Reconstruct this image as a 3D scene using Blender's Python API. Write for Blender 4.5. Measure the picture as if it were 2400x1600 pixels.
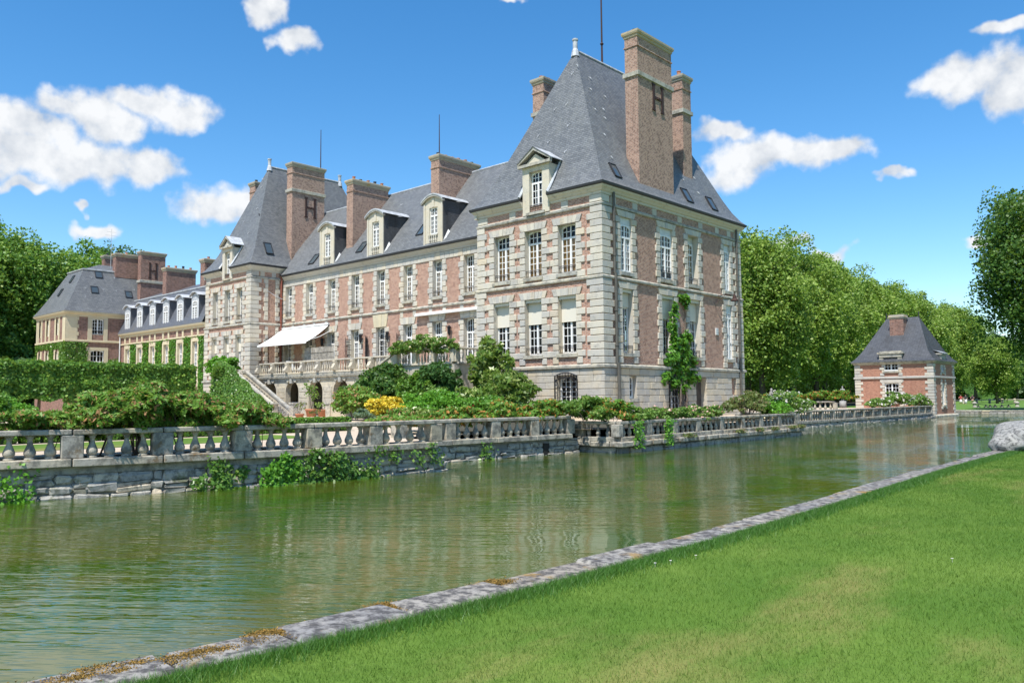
import bpy, math, random
import numpy as np
from mathutils import Vector, Matrix

for _o in list(bpy.data.objects):
    bpy.data.objects.remove(_o)
scene = bpy.context.scene
COL = scene.collection
R = math.radians

# ------------------------------------------------------------------ camera
cam_d = bpy.data.cameras.new('camera')
cam = bpy.data.objects.new('camera', cam_d)
COL.objects.link(cam)
scene.camera = cam
YAW, PITCH, ROLL = 0.7483, 0.0703, -0.0075
CAM = Vector((26.0, -35.184, 0.0))                       # eye height is z = 0
fw = Vector((-math.sin(YAW) * math.cos(PITCH), math.cos(YAW) * math.cos(PITCH), math.sin(PITCH)))
rt = Vector((math.cos(YAW), math.sin(YAW), 0.0))
up = rt.cross(fw)
rt2 = rt * math.cos(ROLL) + up * math.sin(ROLL)
up2 = -rt * math.sin(ROLL) + up * math.cos(ROLL)
mw = Matrix((rt2, up2, -fw)).transposed().to_4x4()
mw.translation = CAM
cam.matrix_world = mw
cam_d.sensor_width = 36.0
cam_d.lens = 1908.16 / 2400.0 * 36.0
cam_d.clip_start = 0.1
cam_d.clip_end = 5000.0

# ------------------------------------------------------------------ world, sun, exposure
SUN_EL, SUN_AZ = R(62.0), R(20.0)                        # azimuth from -Y towards +X
to_sun = Vector((math.sin(SUN_AZ) * math.cos(SUN_EL), -math.cos(SUN_AZ) * math.cos(SUN_EL), math.sin(SUN_EL)))
SKY_STRENGTH = 0.14
world = bpy.data.worlds.new('World')
scene.world = world
world.use_nodes = True


def build_world():
    nt = world.node_tree
    nt.nodes.clear()
    N, L = nt.nodes.new, nt.links.new

    def math_(op, a, b=None, c=None, clamp=False):
        n = N('ShaderNodeMath'); n.operation = op; n.use_clamp = clamp
        for i, s in enumerate((a, b, c)):
            if s is None: continue
            if isinstance(s, (int, float)): n.inputs[i].default_value = s
            else: L(s, n.inputs[i])
        return n.outputs[0]

    out = N('ShaderNodeOutputWorld')
    bg = N('ShaderNodeBackground')
    bg.inputs['Strength'].default_value = SKY_STRENGTH
    L(bg.outputs[0], out.inputs[0])
    sky = N('ShaderNodeTexSky')
    sky.sky_type = 'NISHITA'
    sky.sun_disc = False
    sky.sun_elevation = SUN_EL
    sky.sun_rotation = math.atan2(to_sun.x, to_sun.y)
    sky.altitude = 0
    sky.air_density = 1.0
    sky.dust_density = 0.25
    sky.ozone_density = 2.2
    hs = N('ShaderNodeHueSaturation')
    hs.inputs['Saturation'].default_value = 1.34
    hs.inputs['Value'].default_value = 1.02
    hs.inputs['Hue'].default_value = 0.498
    L(sky.outputs[0], hs.inputs['Color'])
    tc = N('ShaderNodeTexCoord')
    sep = N('ShaderNodeSeparateXYZ'); L(tc.outputs['Generated'], sep.inputs[0])
    az = math_('ARCTAN2', math_('MULTIPLY', sep.outputs[0], -1.0), sep.outputs[1])     # from +Y towards -X
    el = math_('ARCSINE', sep.outputs[2])
    comb = N('ShaderNodeCombineXYZ'); L(az, comb.inputs[0]); L(el, comb.inputs[1])
    # warp so the cumulus edges billow
    def fbm(vec, sc, det, ro):
        n = N('ShaderNodeTexNoise'); n.inputs['Scale'].default_value = sc; n.inputs['Detail'].default_value = det; n.inputs['Roughness'].default_value = ro
        L(vec, n.inputs['Vector'])
        return n
    wn = fbm(tc.outputs['Generated'], 22.0, 3.0, 0.5)
    wv = N('ShaderNodeVectorMath'); wv.operation = 'SUBTRACT'; L(wn.outputs['Color'], wv.inputs[0]); wv.inputs[1].default_value = (.5, .5, .5)
    ws = N('ShaderNodeVectorMath'); ws.operation = 'MULTIPLY_ADD'; L(wv.outputs[0], ws.inputs[0]); ws.inputs[1].default_value = (.075, .05, 0); L(comb.outputs[0], ws.inputs[2])
    comb = ws
    nz = fbm(tc.outputs['Generated'], 32.0, 7.0, 0.56)
    off = N('ShaderNodeVectorMath'); off.operation = 'ADD'; L(tc.outputs['Generated'], off.inputs[0])
    off.inputs[1].default_value = (0.006 * to_sun.x, 0.006 * to_sun.y, 0.016)
    nzb = fbm(off.outputs[0], 30.0, 3.0, 0.5)
    clouds = CLOUDS + EXTRA_CLOUDS
    cur = None
    low = None
    for (a, e, ra, re) in clouds:
        s = N('ShaderNodeVectorMath'); s.operation = 'SUBTRACT'; L(comb.outputs[0], s.inputs[0]); s.inputs[1].default_value = (a, e, 0)
        m = N('ShaderNodeVectorMath'); m.operation = 'MULTIPLY'; L(s.outputs[0], m.inputs[0]); m.inputs[1].default_value = (1 / (ra * 1.12), 1 / (re * 1.08), 0)
        ln = N('ShaderNodeVectorMath'); ln.operation = 'LENGTH'; L(m.outputs[0], ln.inputs[0])
        d = math_('SUBTRACT', 1.0, ln.outputs['Value'])
        cur = d if cur is None else math_('SMOOTH_MAX', cur, d, .45)
    n1 = math_('MULTIPLY_ADD', nz.outputs['Fac'], 1.9, -.95)
    n2 = math_('MULTIPLY_ADD', nzb.outputs['Fac'], 1.9, -.95)
    dens = math_('ADD', math_('MINIMUM', math_('MULTIPLY', cur, 1.7), .95), n1)
    mr = N('ShaderNodeMapRange'); mr.interpolation_type = 'SMOOTHSTEP'
    L(dens, mr.inputs['Value']); mr.inputs['From Min'].default_value = -0.08; mr.inputs['From Max'].default_value = 0.9
    emb = math_('SUBTRACT', n1, n2)
    sh = math_('MULTIPLY_ADD', emb, 0.85, 0.76, clamp=True)
    ramp = N('ShaderNodeMix'); ramp.data_type = 'RGBA'
    L(sh, ramp.inputs['Factor'])
    ramp.inputs['A'].default_value = (0.33 / SKY_STRENGTH, 0.375 / SKY_STRENGTH, 0.44 / SKY_STRENGTH, 1)
    ramp.inputs['B'].default_value = (0.69 / SKY_STRENGTH, 0.70 / SKY_STRENGTH, 0.71 / SKY_STRENGTH, 1)
    mix = N('ShaderNodeMix'); mix.data_type = 'RGBA'
    L(math_('MULTIPLY', mr.outputs[0], 0.97), mix.inputs['Factor'])
    L(hs.outputs[0], mix.inputs['A'])
    L(ramp.outputs['Result'], mix.inputs['B'])
    L(mix.outputs['Result'], bg.inputs['Color'])


CLOUDS = [(1.2909, 0.286, 0.0448, 0.0256), (1.2596, 0.3146, 0.0358, 0.0214), (1.2173, 0.301, 0.0417, 0.0264), (1.1832, 0.3279, 0.0339, 0.0177), (1.1516, 0.3207, 0.0418, 0.0225), (1.2579, 0.2556, 0.0811, 0.0264), (1.1859, 0.2573, 0.0495, 0.0228), (1.3093, 0.253, 0.0436, 0.0257), (1.042, 0.4409, 0.0276, 0.0152), (1.0141, 0.4113, 0.0228, 0.0134), (1.0941, 0.223, 0.0479, 0.024), (1.0656, 0.2297, 0.034, 0.0218), (0.4901, 0.3099, 0.0373, 0.0143), (0.4789, 0.2631, 0.0418, 0.029), (0.4128, 0.2766, 0.0448, 0.0212), (0.366, 0.2716, 0.0432, 0.0186), (0.4464, 0.2821, 0.0434, 0.0214), (0.2409, 0.3344, 0.0409, 0.0212), (0.2043, 0.336, 0.047, 0.0249), (0.1743, 0.3113, 0.0451, 0.0288), (0.1905, 0.3767, 0.0353, 0.0113), (0.3018, 0.2488, 0.0122, 0.0082), (0.4136, 0.1736, 0.0281, 0.0108), (0.3651, 0.1634, 0.0315, 0.0096), (0.3793, 0.1508, 0.0183, 0.0068), (0.2201, 0.1602, 0.0196, 0.009), (1.2312, 0.1875, 0.0297, 0.0101), (1.2443, 0.21, 0.0091, 0.0054), (1.2989, 0.2283, 0.0197, 0.0087), (0.7451, 0.4664, 0.0244, 0.0045)]
_rc = random.Random(5)
EXTRA_CLOUDS = []
for _i in range(16):                                      # the same fair-weather cumulus round the rest of the sky
    _a = -math.pi + (_i + 0.5 + _rc.uniform(-0.3, 0.3)) * 2 * math.pi / 16
    if 0.05 < _a < 1.45: continue
    _e = _rc.uniform(0.1, 0.5)
    EXTRA_CLOUDS += [(_a, _e, _rc.uniform(.08, .2), _rc.uniform(.04, .07)), (_a + .08, _e + .03, .08, .05)]
build_world()

sun_d = bpy.data.lights.new('sun', 'SUN')
sun_d.energy = 4.9
sun_d.angle = R(0.53)
sun_d.color = (1.0, 0.95, 0.885)
sun = bpy.data.objects.new('sun', sun_d)
COL.objects.link(sun)
sun.rotation_euler = (-to_sun).to_track_quat('-Z', 'Y').to_euler()
sun.location = (20, -60, 60)

vs = scene.view_settings
vs.view_transform = 'Standard'
vs.look = 'None'
vs.exposure = 0.5
vs.gamma = 1.0
vs.use_curve_mapping = False

# ------------------------------------------------------------------ helpers
WORLD = {}


def link(o, parent=None):
    COL.objects.link(o)
    if parent is not None:
        o.parent = parent
        o.matrix_parent_inverse = Matrix.Translation(-WORLD.get(parent.name, Vector((0, 0, 0))))
    return o


def thing(name, label, cat, loc=(0, 0, 0), group=None):
    o = bpy.data.objects.new(name, None)
    o.empty_display_size = 0.2
    COL.objects.link(o)
    o.location = loc
    WORLD[o.name] = Vector(loc)
    o['label'] = label
    o['category'] = cat
    if group: o['group'] = group
    return o


def tag(o, label=None, cat=None, group=None, kind=None):
    if label: o['label'] = label
    if cat: o['category'] = cat
    if group: o['group'] = group
    if kind: o['kind'] = kind
    return o


class MB:
    def __init__(self):
        self.v, self.f = [], []

    def add(self, vs, fs):
        b = len(self.v)
        self.v += [tuple(p) for p in vs]
        self.f += [tuple(b + i for i in q) for q in fs]
        return self

    def box(self, x0, x1, y0, y1, z0, z1):
        if x0 > x1: x0, x1 = x1, x0
        if y0 > y1: y0, y1 = y1, y0
        if z0 > z1: z0, z1 = z1, z0
        return self.add([(x0, y0, z0), (x1, y0, z0), (x1, y1, z0), (x0, y1, z0), (x0, y0, z1), (x1, y0, z1), (x1, y1, z1), (x0, y1, z1)],
                        [(0, 3, 2, 1), (4, 5, 6, 7), (0, 1, 5, 4), (1, 2, 6, 5), (2, 3, 7, 6), (3, 0, 4, 7)])

    def quad(self, a, b, c, d):
        return self.add([a, b, c, d], [(0, 1, 2, 3)])

    def loft(self, rings, cap0=True, cap1=True):
        n = len(rings[0]); b = len(self.v)
        for r_ in rings: self.v += [tuple(p) for p in r_]
        for i in range(len(rings) - 1):
            for j in range(n):
                k = (j + 1) % n
                self.f.append((b + i * n + j, b + i * n + k, b + (i + 1) * n + k, b + (i + 1) * n + j))
        if cap0: self.f.append(tuple(b + j for j in reversed(range(n))))
        if cap1: self.f.append(tuple(b + (len(rings) - 1) * n + j for j in range(n)))
        return self

    def tube(self, pts, radii, n=6, cap=True):
        pts = [Vector(p) for p in pts]
        if not hasattr(radii, '__len__'): radii = [radii] * len(pts)
        rings = []
        for i, p in enumerate(pts):
            d = (pts[min(i + 1, len(pts) - 1)] - pts[max(i - 1, 0)]).normalized()
            a = d.orthogonal().normalized() if i == 0 else (prev - d * prev.dot(d)).normalized()
            prev = a
            b_ = d.cross(a)
            rings.append([p + (a * math.cos(t) + b_ * math.sin(t)) * radii[i] for t in [2 * math.pi * k / n for k in range(n)]])
        return self.loft(rings, cap, cap)

    def lathe(self, prof, c, n=12):
        rings = [[(c[0] + r_ * math.cos(2 * math.pi * k / n), c[1] + r_ * math.sin(2 * math.pi * k / n), c[2] + z) for k in range(n)] for r_, z in prof]
        return self.loft(rings)

    def mesh(self, name, mat, smooth=False):
        me = bpy.data.meshes.new(name)
        me.from_pydata(self.v, [], self.f)
        if mat: me.materials.append(mat)
        if smooth: me.polygons.foreach_set('use_smooth', [True] * len(me.polygons))
        me.update()
        return me

    def build(self, name, mat, parent=None, smooth=False):
        return link(bpy.data.objects.new(name, self.mesh(name, mat, smooth)), parent)


def rect_ring(x0, x1, y0, y1, z, d=0.0, dy=None):
    if dy is None: dy = d
    return [(x0 - d, y0 - dy, z), (x1 + d, y0 - dy, z), (x1 + d, y1 + dy, z), (x0 - d, y1 + dy, z)]


_blocks = {}


def block_mesh(sx, sy, sz, mat, ch=0.02, jit=0.0, var=0):
    """chamfered block centred on the origin: 44 triangles, shared between equal pieces"""
    key = (round(sx, 2), round(sy, 2), round(sz, 2), mat.name, ch, jit, var)
    if key in _blocks: return _blocks[key]
    hx, hy, hz = key[0] / 2, key[1] / 2, key[2] / 2
    c = min(ch, hx * .45, hy * .45, hz * .45)
    vs, idx = [], {}
    for i, a in enumerate((-1, 1)):
        for j, b in enumerate((-1, 1)):
            for k, d in enumerate((-1, 1)):
                for ax in range(3):
                    p = [a * (hx - c), b * (hy - c), d * (hz - c)]
                    p[ax] = (a * hx, b * hy, d * hz)[ax]
                    idx[(a, b, d, ax)] = len(vs); vs.append(tuple(p))
    fs = []
    for ax in range(3):
        o1, o2 = [q for q in range(3) if q != ax]
        for s in (-1, 1):
            q = []
            for (u, v) in ((-1, -1), (1, -1), (1, 1), (-1, 1)):
                k = [0, 0, 0]; k[ax] = s; k[o1] = u; k[o2] = v
                q.append(idx[tuple(k) + (ax,)])
            fs.append(q)
    for ax in range(3):                                   # edge chamfers
        o1, o2 = [q for q in range(3) if q != ax]
        for s1 in (-1, 1):
            for s2 in (-1, 1):
                k0 = [0, 0, 0]; k0[o1] = s1; k0[o2] = s2
                ka, kb = list(k0), list(k0); ka[ax] = -1; kb[ax] = 1
                fs.append([idx[tuple(ka) + (o1,)], idx[tuple(kb) + (o1,)], idx[tuple(kb) + (o2,)], idx[tuple(ka) + (o2,)]])
    for a in (-1, 1):
        for b in (-1, 1):
            for d in (-1, 1):
                fs.append([idx[(a, b, d, 0)], idx[(a, b, d, 1)], idx[(a, b, d, 2)]])
    out = []
    if jit:
        rj = random.Random(var * 7 + len(_blocks))
        vs = [tuple(q + rj.uniform(-jit, jit) * (.5 if k == 1 else 1) for k, q in enumerate(p)) for p in vs]
    V = [Vector(p) for p in vs]
    for q in fs:
        ce = sum((V[i] for i in q), Vector()) / len(q)
        nn = (V[q[1]] - V[q[0]]).cross(V[q[2]] - V[q[0]])
        out.append(q if nn.dot(ce) > 0 else q[::-1])
    me = bpy.data.meshes.new('block')
    me.from_pydata(vs, [], out)
    me.materials.append(mat)
    _blocks[key] = me
    return me


def block(name, x0, x1, y0, y1, z0, z1, mat, parent, ch=0.02, rz=0.0):
    if x0 > x1: x0, x1 = x1, x0
    if y0 > y1: y0, y1 = y1, y0
    o = bpy.data.objects.new(name, block_mesh(x1 - x0, y1 - y0, z1 - z0, mat, ch))
    o.location = ((x0 + x1) / 2, (y0 + y1) / 2, (z0 + z1) / 2)
    if rz: o.rotation_euler = (0, 0, rz)
    return link(o, parent)


class Face:
    """a wall plane: 'F' faces -Y at y=c (u is x), 'S' faces +X at x=c (u is y); d is the distance out of the wall"""
    def __init__(self, kind, c): self.k, self.c = kind, c

    def p(self, u, z, d=0.0):
        return (u, self.c - d, z) if self.k == 'F' else (self.c + d, u, z)

    def box(self, mb, u0, u1, z0, z1, d0, d1):
        if self.k == 'F': return mb.box(u0, u1, self.c - d0, self.c - d1, z0, z1)
        return mb.box(self.c + d0, self.c + d1, u0, u1, z0, z1)

    def block(self, name, u0, u1, z0, z1, d0, d1, mat, parent, ch=0.02):
        if self.k == 'F': return block(name, u0, u1, self.c - d0, self.c - d1, z0, z1, mat, parent, ch)
        return block(name, self.c + d0, self.c + d1, u0, u1, z0, z1, mat, parent, ch)

    def poly(self, mb, pts, d0, d1):
        a = [self.p(u, z, d0) for u, z in pts]; b = [self.p(u, z, d1) for u, z in pts]
        return mb.loft([a, b])

    def wall(self, mb, u0, u1, z0, z1, holes, d=0.0):
        us = sorted({u0, u1} | {h[0] for h in holes} | {h[1] for h in holes})
        zs = sorted({z0, z1} | {h[2] for h in holes} | {h[3] for h in holes})
        us = [u for u in us if u0 <= u <= u1]; zs = [z for z in zs if z0 <= z <= z1]
        for a, b in zip(us, us[1:]):
            for c, e in zip(zs, zs[1:]):
                um, zm = (a + b) / 2, (c + e) / 2
                if any(h[0] < um < h[1] and h[2] < zm < h[3] for h in holes): continue
                mb.quad(self.p(a, c, d), self.p(b, c, d), self.p(b, e, d), self.p(a, e, d))
        return mb
# ------------------------------------------------------------------ materials
def new_mat(name):
    m = bpy.data.materials.new(name)
    m.use_nodes = True
    nt = m.node_tree
    b = nt.nodes['Principled BSDF']
    return m, nt, b


def nd(nt, typ, **kw):
    n = nt.nodes.new(typ)
    for k, v in kw.items(): setattr(n, k, v)
    return n


def mixc(nt, fac, a, b, blend='MIX'):
    n = nt.nodes.new('ShaderNodeMix'); n.data_type = 'RGBA'; n.blend_type = blend
    for key, s in (('Factor', fac), ('A', a), ('B', b)):
        if isinstance(s, (int, float)): n.inputs[key].default_value = s
        elif isinstance(s, tuple): n.inputs[key].default_value = s if len(s) == 4 else s + (1,)
        else: nt.links.new(s, n.inputs[key])
    return n.outputs['Result']


def noise(nt, vec, scale, detail=4.0, rough=0.55, dims='3D'):
    n = nt.nodes.new('ShaderNodeTexNoise')
    n.inputs['Scale'].default_value = scale
    n.inputs['Detail'].default_value = detail
    n.inputs['Roughness'].default_value = rough
    if vec is not None: nt.links.new(vec, n.inputs['Vector'])
    return n.outputs['Fac']


def ramp(nt, fac, lo, hi):
    n = nt.nodes.new('ShaderNodeMapRange'); n.interpolation_type = 'SMOOTHSTEP'
    nt.links.new(fac, n.inputs['Value'])
    n.inputs['From Min'].default_value = lo
    n.inputs['From Max'].default_value = hi
    return n.outputs[0]


def mth(nt, op, a, b=None, clamp=False):
    n = nt.nodes.new('ShaderNodeMath'); n.operation = op; n.use_clamp = clamp
    for i, s in enumerate((a, b)):
        if s is None: continue
        if isinstance(s, (int, float)): n.inputs[i].default_value = s
        else: nt.links.new(s, n.inputs[i])
    return n.outputs[0]


def pos(nt):
    return nt.nodes.new('ShaderNodeNewGeometry').outputs['Position']


def scaled(nt, vec, s):
    n = nt.nodes.new('ShaderNodeVectorMath'); n.operation = 'MULTIPLY'
    nt.links.new(vec, n.inputs[0]); n.inputs[1].default_value = s
    return n.outputs[0]


def bump(nt, b, height, strength=0.3, dist=0.02):
    n = nt.nodes.new('ShaderNodeBump')
    n.inputs['Strength'].default_value = strength
    n.inputs['Distance'].default_value = dist
    nt.links.new(height, n.inputs['Height'])
    nt.links.new(n.outputs[0], b.inputs['Normal'])


def plain(name, col, rough=0.6, metal=0.0, var=0.0, spec=0.5):
    m, nt, b = new_mat(name)
    b.inputs['Base Color'].default_value = col + (1,)
    b.inputs['Roughness'].default_value = rough
    b.inputs['Metallic'].default_value = metal
    b.inputs['Specular IOR Level'].default_value = spec
    if var:
        p = pos(nt)
        n = noise(nt, p, 3.0, 6, .65)
        dk = tuple(c * (1 - var) for c in col)
        lt = tuple(min(1, c * (1 + var)) for c in col)
        nt.links.new(mixc(nt, ramp(nt, n, .3, .7), dk, lt), b.inputs['Base Color'])
        bump(nt, b, noise(nt, p, 30.0, 4), .25, .01)
    return m


def stone(name, col, warm, stain, stain_amt=0.5, rough=0.85, moss=None, obj_var=0.5, nscale=1.0, lo=.5, hi=.75):
    m, nt, b = new_mat(name)
    p = pos(nt)
    rnd = nt.nodes.new('ShaderNodeObjectInfo').outputs['Random']
    n1 = noise(nt, p, 1.1 * nscale, 6, .6)
    c = mixc(nt, ramp(nt, n1, .35, .7), col, warm)
    # every block has its own tint
    tint = mixc(nt, rnd, (1 - .30 * obj_var, 1 - .28 * obj_var, 1 - .24 * obj_var), (1.0, 0.985, 0.94))
    c = mixc(nt, 1.0, c, tint, 'MULTIPLY')
    w = mth(nt, 'FRACT', mth(nt, 'MULTIPLY', rnd, 7.31))
    c = mixc(nt, mth(nt, 'MULTIPLY', ramp(nt, w, .8, 1.0), .55 * obj_var), c, tuple(q * k for q, k in zip(warm, (1.0, .86, .66))))
    n2 = noise(nt, p, 2.7 * nscale, 8, .7)
    c = mixc(nt, mth(nt, 'MULTIPLY', ramp(nt, n2, lo, hi), stain_amt), c, stain)
    st = noise(nt, scaled(nt, p, (2.6, 2.6, .22)), 1.0, 5, .6)
    c = mixc(nt, mth(nt, 'MULTIPLY', ramp(nt, st, .55, .78), .45 * stain_amt), c, stain)
    n3 = noise(nt, p, 22.0 * nscale, 5, .6)
    c = mixc(nt, mth(nt, 'MULTIPLY', ramp(nt, n3, .45, .75), .22), c, tuple(q * .45 for q in col))
    if moss:
        n4 = noise(nt, p, 1.9, 7, .7)
        c = mixc(nt, mth(nt, 'MULTIPLY', ramp(nt, n4, .56, .68), .8), c, moss)
    nt.links.new(c, b.inputs['Base Color'])
    b.inputs['Roughness'].default_value = rough
    b.inputs['Specular IOR Level'].default_value = 0.25
    h = mth(nt, 'ADD', mth(nt, 'MULTIPLY', n2, .7), mth(nt, 'MULTIPLY', n3, .5))
    bump(nt, b, h, .45, .03)
    return m


def brick(name, c1, c2, dark, mortar, w=0.24, hgt=0.078, dark_amt=.5):
    m, nt, b = new_mat(name)
    p = pos(nt)
    s = nd(nt, 'ShaderNodeSeparateXYZ'); nt.links.new(p, s.inputs[0])
    cx = nd(nt, 'ShaderNodeCombineXYZ')
    nt.links.new(mth(nt, 'ADD', s.outputs[0], s.outputs[1]), cx.inputs[0]); nt.links.new(s.outputs[2], cx.inputs[1])
    t = nd(nt, 'ShaderNodeTexBrick'); nt.links.new(cx.outputs[0], t.inputs['Vector'])
    t.offset = 0.5; t.squash = 1.0
    t.inputs['Scale'].default_value = 1.0
    t.inputs['Brick Width'].default_value = w
    t.inputs['Row Height'].default_value = hgt
    t.inputs['Mortar Size'].default_value = 0.012
    t.inputs['Mortar Smooth'].default_value = 0.3
    t.inputs['Bias'].default_value = -0.1
    t.inputs['Color1'].default_value = c1 + (1,)
    t.inputs['Color2'].default_value = c2 + (1,)
    t.inputs['Mortar'].default_value = mortar + (1,)
    # single bricks burnt dark, pale re-laid patches, weather streaks
    cell = nd(nt, 'ShaderNodeTexWhiteNoise', noise_dimensions='2D')
    fl = nd(nt, 'ShaderNodeVectorMath', operation='SNAP')
    nt.links.new(cx.outputs[0], fl.inputs[0]); fl.inputs[1].default_value = (w / 2, hgt, 1)
    nt.links.new(fl.outputs[0], cell.inputs['Vector'])
    c = mixc(nt, mth(nt, 'MULTIPLY', ramp(nt, cell.outputs['Value'], .62, .8), dark_amt), t.outputs['Color'], dark)
    n1 = noise(nt, p, .9, 7, .65)
    c = mixc(nt, mth(nt, 'MULTIPLY', ramp(nt, n1, .5, .75), .25), c, tuple((a + bb) / 2 for a, bb in zip(c1, mortar)))
    n2 = noise(nt, scaled(nt, p, (1.6, 1.6, .25)), 1.0, 6, .6)
    c = mixc(nt, mth(nt, 'MULTIPLY', ramp(nt, n2, .5, .78), .35), c, dark)
    nt.links.new(c, b.inputs['Base Color'])
    b.inputs['Roughness'].default_value = 0.9
    b.inputs['Specular IOR Level'].default_value = 0.2
    bump(nt, b, mth(nt, 'SUBTRACT', 1.0, t.outputs['Fac']), .5, .01)
    return m


def slate(name, c1, c2, lich, amt=.35, rough=.5):
    m, nt, b = new_mat(name)
    p = pos(nt)
    s = nd(nt, 'ShaderNodeSeparateXYZ'); nt.links.new(p, s.inputs[0])
    cx = nd(nt, 'ShaderNodeCombineXYZ')
    nt.links.new(mth(nt, 'ADD', s.outputs[0], s.outputs[1]), cx.inputs[0]); nt.links.new(s.outputs[2], cx.inputs[1])
    t = nd(nt, 'ShaderNodeTexBrick'); nt.links.new(cx.outputs[0], t.inputs['Vector'])
    t.offset = .5
    t.inputs['Scale'].default_value = 1.0
    t.inputs['Brick Width'].default_value = .24
    t.inputs['Row Height'].default_value = .13
    t.inputs['Mortar Size'].default_value = .008
    t.inputs['Bias'].default_value = 0.0
    t.inputs['Color1'].default_value = c1 + (1,)
    t.inputs['Color2'].default_value = c2 + (1,)
    t.inputs['Mortar'].default_value = tuple(q * .45 for q in c1) + (1,)
    n1 = noise(nt, scaled(nt, p, (1.0, 1.0, .25)), 1.3, 7, .65)
    c = mixc(nt, mth(nt, 'MULTIPLY', ramp(nt, n1, .45, .75), amt), t.outputs['Color'], lich)
    n2 = noise(nt, scaled(nt, p, (3.0, 3.0, .6)), 1.6, 5, .6)
    c = mixc(nt, mth(nt, 'MULTIPLY', ramp(nt, n2, .5, .8), .5), c, tuple(q * .55 for q in c1))
    nt.links.new(c, b.inputs['Base Color'])
    b.inputs['Roughness'].default_value = rough
    b.inputs['Specular IOR Level'].default_value = 0.45
    # each slate lies at a slightly different height
    h = mth(nt, 'ADD', mth(nt, 'MULTIPLY', mth(nt, 'FRACT', mth(nt, 'MULTIPLY', s.outputs[2], 1 / .13)), -.6), mth(nt, 'SUBTRACT', 1.0, t.outputs['Fac']))
    bump(nt, b, h, .6, .02)
    return m


def leaf(name, c1, c2, c3=None, c3_amt=0.15, rough=.5, trans=.35, spec=.4):
    m, nt, b = new_mat(name)
    rnd = nt.nodes.new('ShaderNodeNewGeometry').outputs['Random Per Island']
    c = mixc(nt, rnd, c1, c2)
    big = noise(nt, pos(nt), .45, 3)
    c = mixc(nt, mth(nt, 'MULTIPLY', ramp(nt, big, .4, .7), .3), c, tuple(min(1, q * 1.35) for q in c2))
    if c3:
        w = mth(nt, 'FRACT', mth(nt, 'MULTIPLY', rnd, 13.7))
        c = mixc(nt, ramp(nt, w, 1 - c3_amt - .02, 1 - c3_amt + .02), c, c3)
    nt.links.new(c, b.inputs['Base Color'])
    b.inputs['Roughness'].default_value = rough
    b.inputs['Specular IOR Level'].default_value = spec
    tr = nd(nt, 'ShaderNodeBsdfTranslucent'); 
    nt.links.new(mixc(nt, .35, c, (.35, .5, .05)), tr.inputs['Color'])
    mx = nd(nt, 'ShaderNodeMixShader'); mx.inputs[0].default_value = trans
    nt.links.new(b.outputs[0], mx.inputs[1]); nt.links.new(tr.outputs[0], mx.inputs[2])
    nt.links.new(mx.outputs[0], nt.nodes['Material Output'].inputs['Surface'])
    return m


STONE = stone('pale_limestone', (.59, .56, .495), (.61, .555, .45), (.22, .215, .20), .68, obj_var=.85)
STONE_B = stone('basement_limestone', (.52, .49, .43), (.55, .485, .37), (.19, .18, .165), .6, obj_var=.8)
STONE_S = stone('weathered_moulding_stone', (.46, .45, .40), (.50, .46, .36), (.13, .13, .12), .75, lo=.42, hi=.66)
STONE_CREAM = stone('cream_plaster_stone', (.62, .55, .39), (.58, .50, .34), (.34, .31, .24), .4, obj_var=.3)
STONE_T = stone('terrace_stone', (.55, .50, .41), (.55, .49, .37), (.15, .15, .14), .65, lo=.45, hi=.7)
STONE_BAL = stone('lichened_balustrade_stone', (.43, .405, .345), (.47, .42, .32), (.12, .115, .10), .85, moss=(.16, .10, .04), obj_var=.6, lo=.42, hi=.62, nscale=1.4)
STONE_W = stone('mossy_wall_rubble', (.46, .44, .39), (.52, .485, .41), (.09, .088, .075), .8, moss=(.10, .11, .045), obj_var=1.2, nscale=1.8, lo=.45, hi=.65)
STONE_C = stone('coping_stone', (.29, .28, .265), (.34, .32, .285), (.05, .047, .047), .92, moss=(.31, .19, .045), obj_var=.7, nscale=3.2, lo=.40, hi=.60)
MORTAR = stone('dark_joint_mortar', (.16, .155, .14), (.19, .18, .15), (.06, .06, .05), .6)
MORTAR_L = stone('grey_wall_mortar', (.24, .235, .215), (.28, .265, .22), (.08, .085, .06), .6)
BRICK_F = brick('orange_pink_brick', (.43, .22, .145), (.33, .155, .105), (.20, .105, .08), (.55, .48, .40))
BRICK_S = brick('purple_brown_brick', (.42, .205, .13), (.315, .145, .098), (.135, .078, .06), (.53, .47, .39), dark_amt=.5)
BRICK_C = brick('chimney_brick', (.36, .20, .14), (.28, .15, .105), (.13, .085, .068), (.50, .44, .37), dark_amt=.55)
BRICK_D = brick('dark_service_brick', (.26, .12, .085), (.19, .09, .07), (.10, .06, .05), (.40, .35, .30), w=.3, hgt=.1)
BRICK_G = brick('red_pavilion_brick', (.40, .155, .09), (.30, .115, .07), (.19, .085, .06), (.46, .36, .28), dark_amt=.4)
SLATE = slate('blue_grey_slate', (.112, .119, .124), (.172, .18, .184), (.19, .195, .18), .4)
SLATE_D = slate('dark_lichened_slate', (.058, .063, .072), (.08, .086, .095), (.025, .025, .024), .75)
SLATE_M = slate('service_wing_slate', (.095, .105, .125), (.125, .135, .155), (.12, .11, .085), .55)
LEAD = plain('dull_lead', (.42, .44, .46), .5, .0, .25)
GUTTER = plain('dark_zinc_gutter', (.03, .031, .035), .5, .1, .15)
PIPE = plain('brown_grey_downpipe', (.10, .095, .08), .55, .2, .2)
PIPE_R = plain('rust_red_downpipe', (.22, .07, .045), .6, .1, .2)
IRON = plain('black_wrought_iron', (.018, .018, .02), .5, .4)
IRON_R = plain('rusty_iron', (.055, .028, .022), .7, .3)
WHITE = plain('white_window_paint', (.78, .78, .76), .45)
GREYW = plain('weathered_white_board', (.60, .61, .60), .55, 0, .1)
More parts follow.
